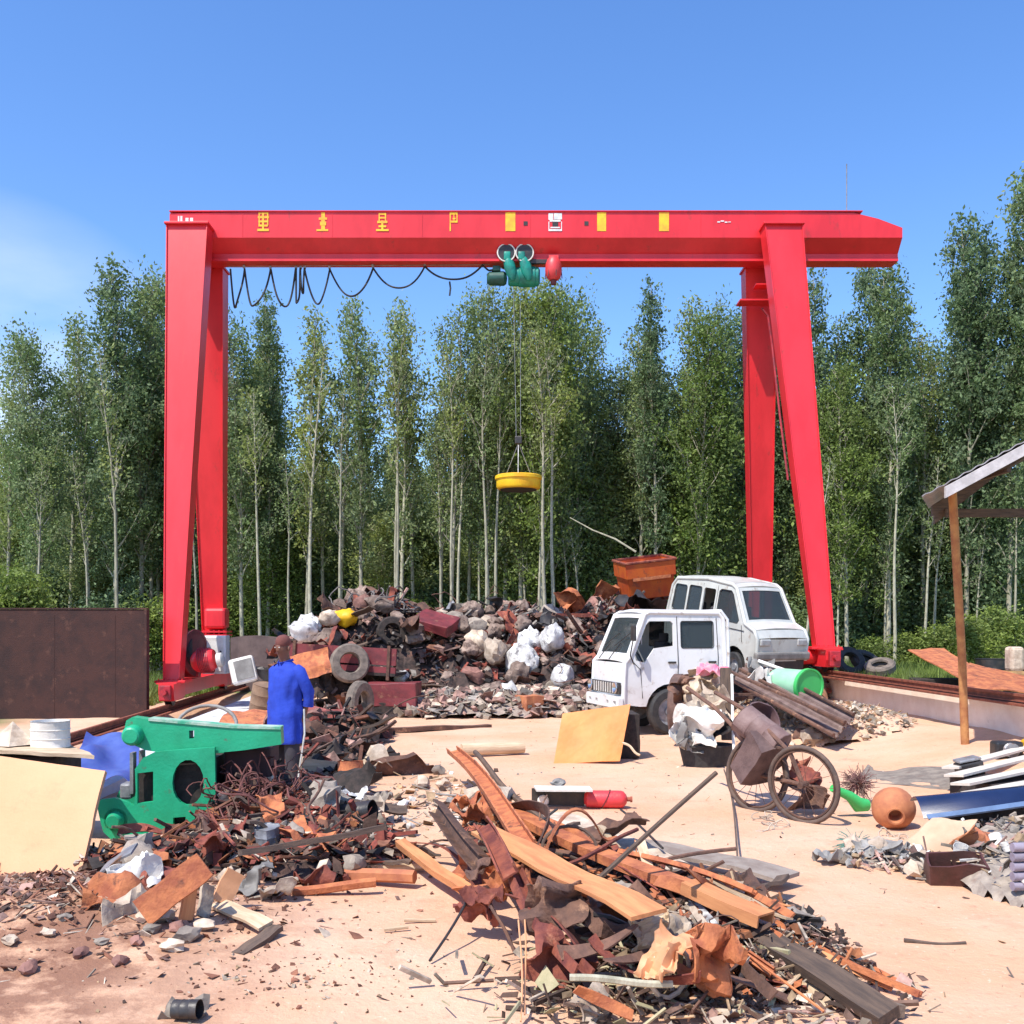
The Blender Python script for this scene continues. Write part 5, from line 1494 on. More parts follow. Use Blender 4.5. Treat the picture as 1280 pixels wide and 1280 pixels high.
dusty = surf('dusty_rubber', (.20, .16, .13), .9, 0, (.11, .09, .075), 8, bump=.3)
tyre(437, 829, 20.7, .40, .2, (R(80), 0, R(20)), 'dusty beige tyre leaning upright on the left side of the back heap', dusty)
tyre(450, 878, 19.8, .42, .2, (R(90), 0, R(68)), 'dusty grey tyre standing edge on beside the maroon box', dusty)
tyre(1062, 827, 23.4, .36, .2, (R(60), 0, R(10)), 'black tyre leaning behind the right rail wall next to the crane foot')
tyre(1083, 828, 23.6, .38, .2, (R(35), R(20), 0), 'black tyre lying tilted right of another tyre behind the right wall')
tyre(1100, 834, 23.0, .34, .2, (R(20), R(-15), 0), 'grey dusty tyre lying rightmost of the tyres behind the right wall', dusty)
put('steel_box', piece_box(1.02, .7, .46, rB, False, dent=.03), maroon, 'maroon steel box at the foot of the back heap beside the tyre', 'box', (W(491, 868, 20.6).x, 20.7, g(-2.4, 20.7) + .22), (0, 0, R(-4)))
put('dark_crate', piece_box(1.0, .7, .34, rB, False, dent=.03), darkv, 'black crate under the maroon steel box', 'crate', (W(491, 868, 20.6).x, 20.72, g(-2.4, 20.7) - .05), (0, 0, R(-3)))
put('steel_box', piece_box(.7, .5, .5, rB, False, dent=.08), surf('faded_red', (.40, .12, .10), .8, 0, (.28, .07, .06), 6, bump=.3), 'faded red dented box just right of the man in blue', 'box', (W(398, 900, 16.5).x, 16.5, .0), (0, .1, .3))
put('rusty_sheet', piece_sheet(.8, .5, rB, .05), rusto, 'orange rust sheet behind the head of the man in blue', 'sheet', W(358, 838, 18.5), (R(70), R(-14), R(0)), smooth=30)
put('sack', piece_sack((.62, .5, .46), rB), bagw, 'white plastic sack above the orange rust panel at heap left', 'sack', W(381, 800, 20.6), (0, 0, 1), 'sacks on the back heap', smooth=50)
for px, py, Y, s, mat, lab in ((432, 782, 22.6, .42, yellow, 'dull yellow rounded tank high on the heap left of centre'), (412, 781, 22.4, .36, palerock, 'cream lump beside the dull yellow tank'), (545, 784, 22.8, .9, maroon, 'maroon sloping box lid high on the back heap'), (490, 790, 22.4, .8, darkv, 'black round wheel hub high on the heap left of centre')):
    p = W(px, py, Y)
    if 'lid' in lab: put('box_lid', piece_box(s, .7, .22, rB, False, dent=.04), mat, lab, 'box', p, (R(20), R(14), R(-20)))
    elif 'hub' in lab: put('wheel_hub', piece_tyre(.34, .22), mat, lab, 'wheel', p, (R(80), 0, R(15)), smooth=40)
    else: put('tank', piece_sack((s * 1.3, s, s), rB), mat, lab, 'tank', p, (0, 0, .5), smooth=50)
# mud guard of wire scrap at the top
for i, (px, py) in enumerate(((455, 762), (478, 757), (470, 770), (500, 765))):
    p = W(px, py, 23.6); put('wire_bundle', piece_wire(.5, 120, rB, .018), surf('grey_wire', (.16, .14, .13), .7), 'grey wire bundle on top of the heap, %s' % ('leftmost', 'highest', 'lowest', 'rightmost')[i], 'wire bundle', p, (0, 0, i), 'wire bundles on the heap', smooth=50)
# red hill behind the truck with slatted trailer and the orange bin
HR = Heap([(2.6, 26.5, 2.6, 1.9, 2.2), (3.6, 26.3, 2.0, 1.7, 2.55), (1.5, 26.8, 2.0, 1.6, 1.9)])
HR.core('red_scrap_heap', surf('heap_red', (.22, .06, .03), .95, 0, (.10, .03, .02), 5, bump=.8, bscale=12), 'dark red packed scrap behind the white truck', 8, .12, .4)
zR = lambda x: 'left part' if x < 2 else 'middle part' if x < 3.2 else 'near the orange bin'
scatter(HR, 44, kR, [3, 2, 3, 1], random.Random(5), zR, 'red heap', .3, .9, 'rusty pieces on the red heap', .6, lambda x, y: y < 27)
p0 = W(838, 692, 26.2)
bn = thing('scrap_bin', 'big orange rusty steel bin tilted on top of the red heap', 'bin', W(808, 745, 25.6), (R(8), R(-7), R(10)))
bn.scale = (.88, .88, 1.0)
m = MB(); w0, w1, h_ = .62, .72, .92
m.hexa([(-w0, -.5, 0), (w0, -.5, 0), (w0, .5, 0), (-w0, .5, 0), (-w1, -.62, h_), (w1, -.62, h_), (w1, .62, h_), (-w1, .62, h_)])
tf_ = [f_ for f_ in m.bm.faces if all(v_.co.z > h_ - .01 for v_ in f_.verts)]
bmesh.ops.inset_region(m.bm, faces=tf_, thickness=.03); 
for f_ in tf_: bmesh.ops.translate(m.bm, verts=f_.verts, vec=(0, 0, -.4))
bmesh.ops.bevel(m.bm, geom=[e_ for e_ in m.bm.edges], offset=.02, segments=2, affect='EDGES')
obj('bin_body', m, orangep, bn, smooth=30)
m = MB(); m.tube([(-w1 - .01, -.63, h_), (w1 + .01, -.63, h_), (w1 + .01, .63, h_), (-w1 - .01, .63, h_)], .035, 6, closed=True); obj('bin_rim', m, rustr, bn)
m = MB().box((0, -.605, h_ * .55), (1.1, .04, .08), Euler((R(-7), 0, 0))); obj('rib', m, rusto, bn)
sl = thing('slatted_trailer', 'dark red trailer with slatted side loaded with rusty scrap behind white truck', 'trailer', W(722, 800, 24.0), (0, 0, R(3)))
obj('top_rail', MB().box((0, 0, .58), (1.9, .08, .09)), rustr, sl); obj('bottom_rail', MB().box((0, 0, .0), (1.9, .08, .12)), rustb, sl)
for k in range(13): obj('slat', MB().box((-.88 + k * .147, .02, .29), (.05, .03, .5)), rustb, sl)
obj('bed', MB().box((0, .7, -.05), (1.9, 1.3, .08)), darkv, sl)
m = MB(); 
for k in range(6): m.box((-.8 + k * .3, .08 + .05 * (k % 2), -.75), (.12, .12, 1.35))
obj('engine_frame', m, purplem, sl)
span('branch', MB().tube([(0, 0, 0), (.7, .05, .06), (1.5, -.02, -.02), (2.3, 0, .0)], [.03, .025, .02, .012], 6), barkm, 'pale fallen branch slanting over the trees above the orange bin', 'branch', W(795, 690, 27.5), W(722, 652, 28.5), smooth=50)
# van support
HV = Heap([(5.0, 22.3, 2.2, 2.0, .95), (4.1, 21.6, 1.6, 1.5, .7)])
HV.core('earth_mound', dirtm, 'dark earth and scrap mound under the minivan', 9, .14, .2)
def litV(r):
    x, y = HV.sample(r, .0); return x, y, HV.top(x, y)
litter('mound_debris', litV, 500, [chips['grey'], chips['brown'], chips['red'], chips['dark']], 'small scraps on the mound under the minivan', 14, .05, .3, 'cfs')

# =================================================================== left foreground
rL = random.Random(77)
def board(name, corners, thick, mat, label, cat, warp=.01, seed=0, nx_=14, smooth=None):
    """a sheet through four corner points (a,b,c,d around), with real thickness"""
    a, b_, c_, d_ = [Vector(q) for q in corners]
    o = (a + b_ + c_ + d_) / 4; o.z = min(q.z for q in (a, b_, c_, d_))
    nrm = (b_ - a).cross(d_ - a).normalized()
    m = MB()
    def fn(u, v):
        p = (a.lerp(b_, u)).lerp(d_.lerp(c_, u), v) - o
        e_ = .006 * noise.noise(Vector((u * 9, v * 9, seed + 3)))
        return p + nrm * warp * noise.noise(Vector((u * 2.2, v * 2.2, seed))) + Vector((e_, 0, e_))
    m.slab(nx_, nx_, fn, thick)
    return tag(obj(name, m, mat, loc=o, smooth=smooth), label, cat)

board('leaning_board', [W(-70, 1090, 7.75), W(96, 1112, 7.35), W(131, 963, 7.95), W(-70, 935, 8.5)], .03, woodc, 'big plain cream sheet leaning at the left edge', 'board', .02, 1)
board('flat_board', [W(-40, 935, 8.7), W(118, 944, 8.6), W(80, 928, 9.4), W(-40, 922, 9.5)], .03, woodp, 'weathered board lying flat on top behind the cream sheet', 'board', .02, 2)
put('bucket', piece_drum(.165, .235, rL, .04, True), whitep, 'white bucket standing on the weathered board at left', 'bucket', W(63, 934, 9.05), (0, 0, 0), smooth=35)
m = MB(); m.lathe([(.21, 0), (.13, .08), (0, .20)], 5)
put('cardboard_cone', m, palerock, 'pale torn cardboard peak beside the white bucket', 'cardboard', W(16, 930, 9.0))
m = MB(); m.box((0, 0, .25), (1.2, .6, .80), bev=.03)
put('dark_crate', m, darkv, 'black crate holding up the weathered board at left', 'crate', (W(-10, 1000, 8.9).x, 9.05, .1), (0, 0, .05))
# blue tarp sheet between wall and shear
board('blue_sheet', [W(84, 968, 10.6), W(180, 988, 10.4), W(172, 918, 12.0), W(108, 916, 12.2)], .01, bluet, 'crumpled blue tarp hanging behind the jaw of the green shear', 'tarp', .16, 4, smooth=40)
#board('grey_sheet', [W(225, 912, 12.0), W(295, 912, 12.0), W(288, 890, 13.4), W(232, 890, 13.4)], .01, greyp, 'grey tarp fold above the green shear arm', 'tarp', .1, 5, smooth=40)
m = MB().tube([(.36 * math.cos(a * .2618), .1 * math.sin(a * .2618), .24 * math.sin(a * .2618)) for a in range(0, 13)], .022, 8)
put('hose', m, greyp, 'grey hose bent in an arch above the green arm', 'hose', W(258, 908, 12.2), (0, 0, 0), smooth=50)
board('orange_plate', [W(268, 905, 12.6), W(345, 912, 12.6), W(335, 888, 13.8), W(285, 890, 13.8)], .02, rusto, 'orange brown plate lying behind the green shear arm left of the man', 'plate', .06, 6)
put('wicker_drum', piece_drum(.19, .46, rL, .08), surf('brown_barrel', (.26, .16, .10), .9),  'brown barrel leaning left of the man in blue', 'barrel', W(326, 892, 15.5), (R(8), R(12), 0), smooth=35)
# clutter right behind / beside the man
for px, py, Y, k, mat, lab in ((402, 945, 13.2, 'sheet', rustb, 'rusty crumpled plate on the ground right of the man'), (418, 925, 13.8, 'rod', rustb, 'rusty rod slanting right of the man'), (430, 955, 12.6, 'sheet', palerock, 'pale torn cardboard box right of the knees of the man'),
                               (400, 965, 12.0, 'box', woodp, 'beige open carton behind the wire tangle'), (425, 905, 14.6, 'plank', woodd, 'dark plank tilted right of the man'), (440, 935, 13.4, 'strip', greym, 'grey curled strip on clutter right of the man'), (410, 985, 11.0, 'sheet', darkv, 'black crumpled sheet behind the wire tangle'), (438, 975, 11.6, 'can', rusto, 'orange tin standing in clutter right of the man'), (395, 925, 14.0, 'box', blackm, 'black open box behind the man')):
    p = W(px, py, Y); p.z = max(g(p.x, p.y), p.z - .15)
    me = {'sheet': lambda: piece_sheet(.6, .45, rL, .16), 'rod': lambda: piece_rod(1.1, .025, rL, .06), 'box': lambda: piece_box(.5, .4, .3, rL), 'plank': lambda: piece_plank(1.0, .16, .04, rL), 'strip': lambda: piece_strip(.9, .12, rL, 2), 'can': lambda: piece_drum(.14, .34, rL, .1)}[k]()
    put({'sheet': 'crumpled_sheet', 'rod': 'rod', 'box': 'open_box', 'plank': 'board', 'strip': 'metal_strip', 'can': 'tin_can'}[k], me, mat, lab, {'sheet': 'scrap sheet', 'rod': 'rod', 'box': 'box', 'plank': 'board', 'strip': 'metal strip', 'can': 'can'}[k], p, (rL.gauss(0, .3), rL.gauss(0, .3) - (.5 if k in ('rod', 'plank') else 0), rL.uniform(-.6, .6)), smooth=35)
HC0 = Heap([(-2.35, 13.2, .62, 1.9, .34), (-2.75, 16.5, .8, 2.0, .45)])
HC0.core('clutter_mound', darkv, 'dark clutter mound behind the man', 3, .1, .25)
def lit0(r):
    x, y = HC0.sample(r, .0); return x, y, HC0.top(x, y)
litter('clutter_debris', lit0, 700, [chips['brown'], chips['red'], chips['dark'], chips['rust'], chips['dark'], chips['pink']], 'small dark scraps right of the man in blue', 15, .04, .22, 'cfs', .05)
scatter(HC0, 24, [('sheet', rustb, 'rusty brown crumpled sheet', 'scrap sheet'), ('rod', rustb, 'rusty bent rod', 'rod'), ('plank', woodd, 'dark board', 'board'), ('sheet', blackm, 'black crumpled sheet', 'scrap sheet'), ('rock', redrock, 'reddish lump', 'rock')], [3, 2, 2, 2, 2], rL, lambda x: 'near the man' if x < -2.4 else 'towards the open sand', 'clutter mound', .25, .55, 'scrap on the clutter mound')

# heap in front of the shear
HL = Heap([(-2.33, 9.3, .60, .7, .44), (-1.75, 8.8, .68, .8, .36), (-1.45, 8.2, .65, .7, .26), (-2.2, 8.1, .9, .7, .20), (-2.75, 7.8, .6, .6, .13), (-1.6, 7.7, .6, .45, .16)])
HL.core('left_scrap_heap', surf('heap_brown', (.12, .065, .05), .95, 0, (.05, .03, .025), 8, spots=(.25, .13, .09), sscale=6, bump=.8, bscale=25), 'brown packed scrap under the wire tangle before the green shear', 4, .05, .12, .85, 6)
def litL(r):
    x, y = HL.sample(r, .0); return x, y, HL.top(x, y)
litter('left_heap_debris', litL, 1900, [chips['brown'], chips['red'], chips['red'], chips['rust'], chips['pale'], chips['dark'], chips['dark'], chips['orange']], 'countless rusty scraps on the heap before the green shear', 16, .02, .14, 'cfsf', .06)
zL = lambda x: 'at its left side' if x < -2.5 else 'in its middle' if x < -1.9 else 'at its right side'
wirem = surf('red_brown_wire', (.17, .06, .05), .75, .1, (.10, .035, .03), 12, rndv=.3)
for i in range(58):
    x = rL.gauss(-2.3, .26); y = rL.gauss(9.05, .35); z = HL.top(x, y)
    s = rL.uniform(.15, .32)
    side = 'left' if x < -2.4 else 'right' if x > -2.15 else 'middle'
    dep = 'near' if y < 8.9 else 'far' if y > 9.25 else 'central'
    put('wire_coil', piece_wire(s, rL.randint(30, 60), rL, rL.uniform(.005, .010)), wirem, 'red brown wire coil in the %s %s part of the tangle' % (dep, side), 'wire', (x, y, z - .02), (rL.gauss(0, .4), rL.gauss(0, .4), rL.uniform(0, 6)), 'wire coils of the tangle before the green shear', smooth=50)
kL = [('strip', rustr, 'curled rust red strip', 'metal strip'), ('sheet', rustr, 'crumpled rust red sheet', 'scrap sheet'), ('sheet', rusto, 'crumpled orange sheet', 'scrap sheet'), ('sheet', rustb, 'crumpled brown sheet', 'scrap sheet'), ('rod', rustb, 'bent brown rod', 'rod'), ('plank', woodd, 'dark splintered board', 'board'), ('rock', stonem, 'grey lump', 'rock'), ('strip', woodp, 'pale curled strip', 'strip'), ('can', greym, 'dented grey tin', 'can')]
scatter(HL, 105, kL, [3, 3, 1.5, 3, 3, 2, 2, 1.2, 1], rL, zL, 'left heap', .10, .30, 'scrap pieces on the left heap', .02, lambda x, y: x > -2.85 and not (y > 8.7 and -2.75 < x < -2.1))
# white and grey rags at its right
for i, (px, py, Y, s, mat, lab) in enumerate(((415, 998, 9.2, .34, bagw, 'white crumpled bag at the top right of the left heap'), (440, 1015, 9.0, .30, palerock, 'beige crumpled bag right of the white bag on the left heap'), (375, 1030, 8.9, .26, bagw, 'white crumpled rag below the wire tangle'), (395, 1048, 8.7, .28, palerock, 'beige rag below the white bag'),
                                     (455, 1040, 8.6, .26, stonem, 'grey rag at the right end of the left heap'), (430, 1060, 8.3, .22, palerock, 'small beige rag at the right end of the left heap'), (350, 1040, 9.0, .2, palerock, 'small pale rag under the wire tangle'), (385, 1005, 9.4, .24, bagw, 'white bag behind the crumpled bags'), (465, 1000, 9.6, .2, stonem, 'small grey bag rightmost beside open sand'))):
    p = W(px, py, Y); put('crumpled_bag', piece_sheet(s * 1.5, s * 1.2, rL, s * .5, n=14), mat, lab, 'bag', (p.x - s * .6, p.y, p.z - s * .2), (rL.gauss(0, .2), rL.gauss(0, .2), rL.uniform(-.5, .5)), 'crumpled bags on the left heap', smooth=45)
put('dark_tube', piece_drum(.09, .42, rL, .1, True), blackm, 'black and rusty pipe stub lying on the right of the left heap', 'pipe', W(412, 1020, 8.7), (R(80), 0, R(70)), smooth=35)
# clear pieces at the left heap's foot
lfoot = [('plank', (178, 1142), (256, 1080), .24, .17, .03, rusto, 'orange brown board leaning at the foot of the left heap', .05, .16),
         ('plank', (231, 1150), (244, 1072), .22, .09, .02, woodo, 'upright orange plank beside the orange brown board', .02, .34),
         ('plank', (270, 1128), (333, 1158), .1, .10, .02, woodp, 'pale board lying at the right foot of the left heap', .03, .0),
         ('plank', (297, 1192), (346, 1161), .03, .09, .03, woodd, 'dark green grey board end lying on open sand', .0, .04),
         ('plank', (252, 1147), (262, 1106), .1, .10, .02, palerock, 'pinkish grey tile leaning beside the upright plank', .0, .22),
         ('plank', (276, 1128), (295, 1090), .1, .13, .02, woodc, 'cream board piece standing at the right of the upright plank', .04, .26),
         ('plank', (300, 1065), (480, 1035), .1, .08, .04, woodd, 'dark long board sticking out over the left heap', .3, .28),
         ('rod', (365, 1115), (470, 1105), .1, .035, .04, rusto, 'orange brown log pipe lying on sand right of the left heap', .02, .04),
         ('rod', (395, 1092), (520, 1098), .1, .05, .04, clay, 'thick reddish rolled cloth lying right of the left heap', .03, .05),
         ('rod', (445, 1086), (540, 1080), .1, .035, .04, woodp, 'pale rolled bundle at the right end beside the thin orange plank', .04, .05),
         ('rod', (262, 1015), (300, 1060), .1, .012, .0, rustr, 'thin red rod poking from the wire tangle', .3, .3),
         ('plank', (126, 1090), (168, 1060), .1, .2, .015, greym, 'dark grey plate between the cream sheet and the shear', .1, .2),
         ('plank', (110, 1064), (180, 1058), .1, .14, .02, whitep, 'white trim piece between the cream sheet and the shear', .12, .12)]
for k, a, b_, _, w, t, mat, lab, za, zb in lfoot:
    A = G(*a); A = Hh(a[0], a[1], A.z + za); B = Hh(b_[0], b_[1], g(A.x, A.y) + zb)
    if 'upright' in lab or 'leaning' in lab or 'standing' in lab:
        B = W(b_[0], b_[1], A.y + .10)
    L_ = (B - A).length
    me = piece_plank(L_, w, t, rL, .01) if k == 'plank' else piece_rod(L_, w, rL, .015)
    span('board' if k == 'plank' else 'bundle' if 'roll' in lab else 'rod', me, mat, lab, 'board' if k == 'plank' else 'bundle' if 'roll' in lab else 'rod', A, B, R(70) if ('lean' in lab or 'stand' in lab or 'upright' in lab) else R(rL.uniform(-20, 20)), smooth=30)
for px, py, s, mat, lab in ((140, 1128, .34, rusto, 'orange crumpled cloth at the left foot of the left heap'), (165, 1150, .28, palerock, 'pinkish white bent flap under the orange cloth'), (165, 1110, .22, whitep, 'white torn strip beside the orange cloth'), (205, 1105, .26, rustr, 'dark red crumpled plate left of the upright plank'), (322, 1120, .2, greyp, 'dark grey rag bundle at the right foot of the left heap'), (345, 1128, .18, palerock, 'beige rag bundle right of the grey rag'), (302, 1100, .2, palerock, 'pale folded board behind the grey rag')):
    p = G(px, py); put('crumpled_cloth', piece_sheet(s * 1.4, s, rL, s * .35, n=12), mat, lab, 'cloth', (p.x - s * .6, p.y, HL.top(p.x, p.y) + .03), (rL.gauss(.2, .3), rL.gauss(0, .3), rL.uniform(-.6, .6)), 'rags at the foot of the left heap', smooth=40)
# dirt mound at the far left front
def litD(r):
    x = r.gauss(-2.75, .75); y = r.gauss(6.75, .55); return x, y, g(x, y)
litter('dirt_clods', litD, 2300, [chips['rust'], chips['rust'], chips['pink'], chips['pale'], chips['brown'], chips['rust']], 'brown clods and leaves on the dirt mound at the lower left', 17, .010, .06, 'ffs')
def litD2(r):
    x = r.gauss(-1.15, .38); y = r.gauss(5.45, .22); return x, y, g(x, y)
litter('mud_clods', litD2, 260, [chips['rust'], chips['pale'], chips['rust'], chips['wood']], 'brown mud clods at the bottom of the sand', 18, .006, .032, 'cf')
rr2 = random.Random(3)
for i, (px, py, s) in enumerate(((205, 1150, .10), (235, 1175, .12), (222, 1163, .09), (255, 1162, .10), (190, 1165, .08), (170, 1180, .07), (215, 1188, .10), (285, 1140, .06), (100, 1195, .08), (60, 1170, .07), (128, 1180, .06), (35, 1215, .09), (12, 1180, .08), (80, 1150, .06), (150, 1205, .07))):
    p = G(px, py); put('clod', piece_rock((s * 1.4, s, s * .7), rr2), (palerock, stonem, redrock)[i % 3], '%s broken clod %s' % (('pale beige', 'grey', 'reddish brown')[i % 3], 'below the orange board' if px > 160 else 'on the brown dirt at the lower left'), 'clod', p, (0, 0, i), 'clods at the lower left', smooth=35)
p = G(218, 1275); put('tin_can', piece_drum(.045, .13, rL, .15, True), blackm, 'crushed dark can at the bottom edge left', 'can', p + Vector((0, 0, .05)), (R(85), 0, R(80)), smooth=35)
p = G(205, 1268); put('crumpled_sheet', piece_sheet(.2, .13, rL, .07), stonem, 'grey crumpled wrapper beside the crushed can', 'wrapper', p, (0, 0, .2), smooth=35)

# =================================================================== centre foreground heap
rC = random.Random(404)
HC = Heap([(-.12, 9.1, .36, .8, .20), (.22, 7.9, .55, .8, .22), (.62, 7.1, .62, .75, .25), (1.05, 6.2, .75, .7, .24), (1.35, 5.75, .66, .5, .19), (.8, 5.6, .5, .42, .13), (1.5, 6.35, .4, .4, .12)])
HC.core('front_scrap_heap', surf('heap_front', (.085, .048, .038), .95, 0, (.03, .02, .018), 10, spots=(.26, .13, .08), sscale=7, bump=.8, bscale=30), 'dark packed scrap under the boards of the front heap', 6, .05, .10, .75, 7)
def litC(r):
    x, y = HC.sample(r, .0); return x, y, HC.top(x, y)
litter('front_heap_debris', litC, 1700, [chips['brown'], chips['rust'], chips['orange'], chips['dark'], chips['pale'], chips['dark'], chips['wood'], chips['orange']], 'countless small scraps on the front heap', 19, .012, .09, 'cfsss', .05)
# long rods, strips and slats lying along the heap
axis_ = Vector((.42, -.91, 0)).normalized()
for i in range(92):
    x, y = HC.sample(rC, .05)
    a_ = max(-.6, min(.6, rC.gauss(0, .30))); d_ = Matrix.Rotation(a_, 3, 'Z') @ axis_
    L_ = rC.uniform(.45, 1.25); c_ = Vector((x, y, 0))
    A = c_ - d_ * L_ / 2; B = c_ + d_ * L_ / 2
    A.z = HC.top(A.x, A.y) + rC.uniform(.02, .10); B.z = HC.top(B.x, B.y) + rC.uniform(.02, .10)
    if HC.h(A.x, A.y) == 0: A.z = g(A.x, A.y) + .02
    if HC.h(B.x, B.y) == 0: B.z = g(B.x, B.y) + .02
    if any(640 + q_.x / q_.y * F > 1010 and HZ + (CAMH - q_.z) / q_.y * F < 1190 for q_ in (A, B)): continue
    kk, mt, nm_, ds = rC.choice([('rod', rustb, 'rod', 'long brown rod'), ('rod', rusto, 'rod', 'long orange rusty rod'), ('rod', woodd, 'pole', 'long dark thin pole'), ('plank', woodo, 'slat', 'long orange wooden slat'), ('plank', rusto, 'slat', 'long rusty flat bar'), ('plank', woodp, 'slat', 'long pale wooden slat'), ('channel', rustb, 'steel_channel', 'long brown steel channel'), ('strip', rustr, 'metal_strip', 'long rust red strip'), ('channel', rusto, 'steel_channel', 'long orange steel channel'), ('rod', blackm, 'rod', 'long black rod')])
    me_ = {'rod': lambda: piece_rod(L_, rC.uniform(.006, .016), rC, .03), 'plank': lambda: piece_plank(L_, rC.uniform(.03, .08), .012, rC, .015), 'channel': lambda: piece_channel(L_, rC.uniform(.04, .08), .03, rC, rC.uniform(-.04, .04)), 'strip': lambda: piece_strip(L_, rC.uniform(.03, .07), rC, .7)}[kk]()
    span(nm_, me_, mt, ds + (' at the upper end of the front heap' if y > 8 else ' along the middle of the front heap' if y > 6.6 else ' at the lower end of the front heap'), nm_.replace('_', ' '), A, B, rC.uniform(-1, 1), 'long pieces lying along the front heap', smooth=40)
zC = lambda x: 'at its upper left end' if x < .1 else 'in its middle' if x < .9 else 'at its lower right end'
kC = [('strip', rustr, 'curled rust red strip', 'metal strip'), ('strip', rusto, 'curled orange rust strip', 'metal strip'), ('sheet', rustb, 'crumpled brown sheet', 'scrap sheet'), ('sheet', rusto, 'bent orange sheet', 'scrap sheet'), ('rod', rustb, 'bent brown rod', 'rod'), ('plank', woodd, 'dark timber piece', 'timber'), ('plank', woodp, 'pale timber piece', 'timber'), ('channel', rustb, 'brown steel channel', 'channel'), ('rod', blackm, 'black bent rod', 'rod'), ('rock', palerock, 'pale lump', 'rock'), ('wire', rustb, 'brown wire coil', 'wire'), ('sheet', stonem, 'grey crumpled sheet', 'scrap sheet')]
scatter(HC, 90, kC, [3, 2, 2, 1.5, 3, 2, 2, 1.5, 1.5, 1.5, 1.5, 1.2], rC, zC, 'front heap', .10, .36, 'scrap pieces on the front heap', .04, lambda x, y: x / y < .24, sink=0)
def bar(kind, a, b_, za, zb, w, t, mat, lab, cat, roll=0, **k):
    A = Hh(a[0], a[1], za); B = Hh(b_[0], b_[1], zb); L_ = (B - A).length
    me = {'plank': lambda: piece_plank(L_, w, t, rC, k.get('warp', .02)), 'rod': lambda: piece_rod(L_, w, rC, k.get('wob', .012)), 'channel': lambda: piece_channel(L_, w, t, rC, k.get('bend', .01)), 'strip': lambda: piece_strip(L_, w, rC, k.get('curl', .6))}[kind]()
    return span({'plank': 'plank', 'rod': 'pole', 'channel': 'steel_channel', 'strip': 'metal_strip'}[kind], me, mat, lab, cat, A, B, roll, smooth=35)
bar('plank', (604, 1030), (812, 1152), .50, .40, .20, .022, woodo, 'wide light orange board lying across the top of the front heap', 'board', R(6), warp=.035)
bar('channel', (566, 940), (664, 1062), .38, .40, .13, .06, rusto, 'long orange beam end rising at the upper left of the front heap', 'beam', R(14))
bar('rod', (594, 940), (702, 1036), .34, .30, .03, 0, woodd, 'dark thin edge bar behind the upper left beam', 'bar')
bar('channel', (622, 1000), (870, 1108), .42, .36, .14, .06, rusto, 'long bent orange channel behind the wide light board', 'channel', R(180), bend=.012)
bar('channel', (862, 1100), (958, 1142), .40, .32, .15, .07, woodo, 'orange hollow beam end pointing to the right of the heap', 'beam', R(180))
bar('plank', (790, 1052), (985, 1098), .12, .08, .30, .03, surf('weathered_grey', (.30, .25, .21), .9, 0, (.22, .17, .14), 6, bump=.3), 'weathered grey flat board behind the orange beam end', 'board', R(0))
bar('plank', (690, 1020), (850, 1085), .20, .16, .26, .03, palerock, 'pale grey board under the bent strip arch', 'board')
bar('plank', (500, 1050), (584, 1116), .20, .12, .085, .05, woodo, 'thin orange plank sticking out at the left of front heap', 'plank', R(10))
bar('channel', (606, 1035), (640, 1095), .50, .40, .11, .07, rustr, 'rust red beam under the wide light board at its upper end', 'beam', R(30), bend=.02)
bar('channel', (640, 1092), (724, 1222), .36, .16, .10, .06, rustr, 'rust red beam curving down toward the front of the heap', 'beam', R(-20), bend=-.03)
bar('rod', (744, 1102), (896, 966), .36, .95, .017, 0, woodd, 'long brown pole rising from the front heap to the right', 'pole', wob=.004)
bar('rod', (776, 1012), (832, 1058), .30, .24, .010, 0, blackm, 'short thin black rod crossing the long brown pole', 'rod')
bar('rod', (706, 1082), (796, 1036), .34, .38, .016, 0, rustr, 'thin rusty bar on the pale grey board', 'bar', wob=.02)
bar('rod', (905, 962), (940, 1120), .03, .03, .009, 0, woodd, 'thin wire lying on sand right of the long pole', 'wire', wob=.01)
bar('rod', (537, 1201), (588, 1118), .02, .26, .008, 0, blackm, 'thin black rod slanting at the left of the front heap', 'rod', wob=.02)
bar('plank', (842, 1096), (896, 1162), .32, .24, .05, .012, bagw, 'narrow white strip beside the orange beam end', 'strip', R(30))
bar('plank', (852, 1118), (905, 1190), .28, .24, .04, .012, palerock, 'narrow pale strip below the narrow white strip', 'strip', R(50))
bar('plank', (885, 1135), (1112, 1270), .22, .06, .13, .07, woodd, 'dark heavy timber at the lower right of the heap', 'timber', R(20))
bar('plank', (960, 1165), (1120, 1262), .14, .05, .12, .06, surf('grey_brown_timber', (.22, .16, .12), .9, 0, (.14, .10, .075), 6, stretch=(1, 8, 8), bump=.35), 'grey brown timber rightmost at the lower right of the heap', 'timber', R(-10))
bar('rod', (712, 1222), (842, 1230), .24, .20, .018, 0, barkm, 'pale crooked branch at the front of the heap', 'branch', wob=.03)
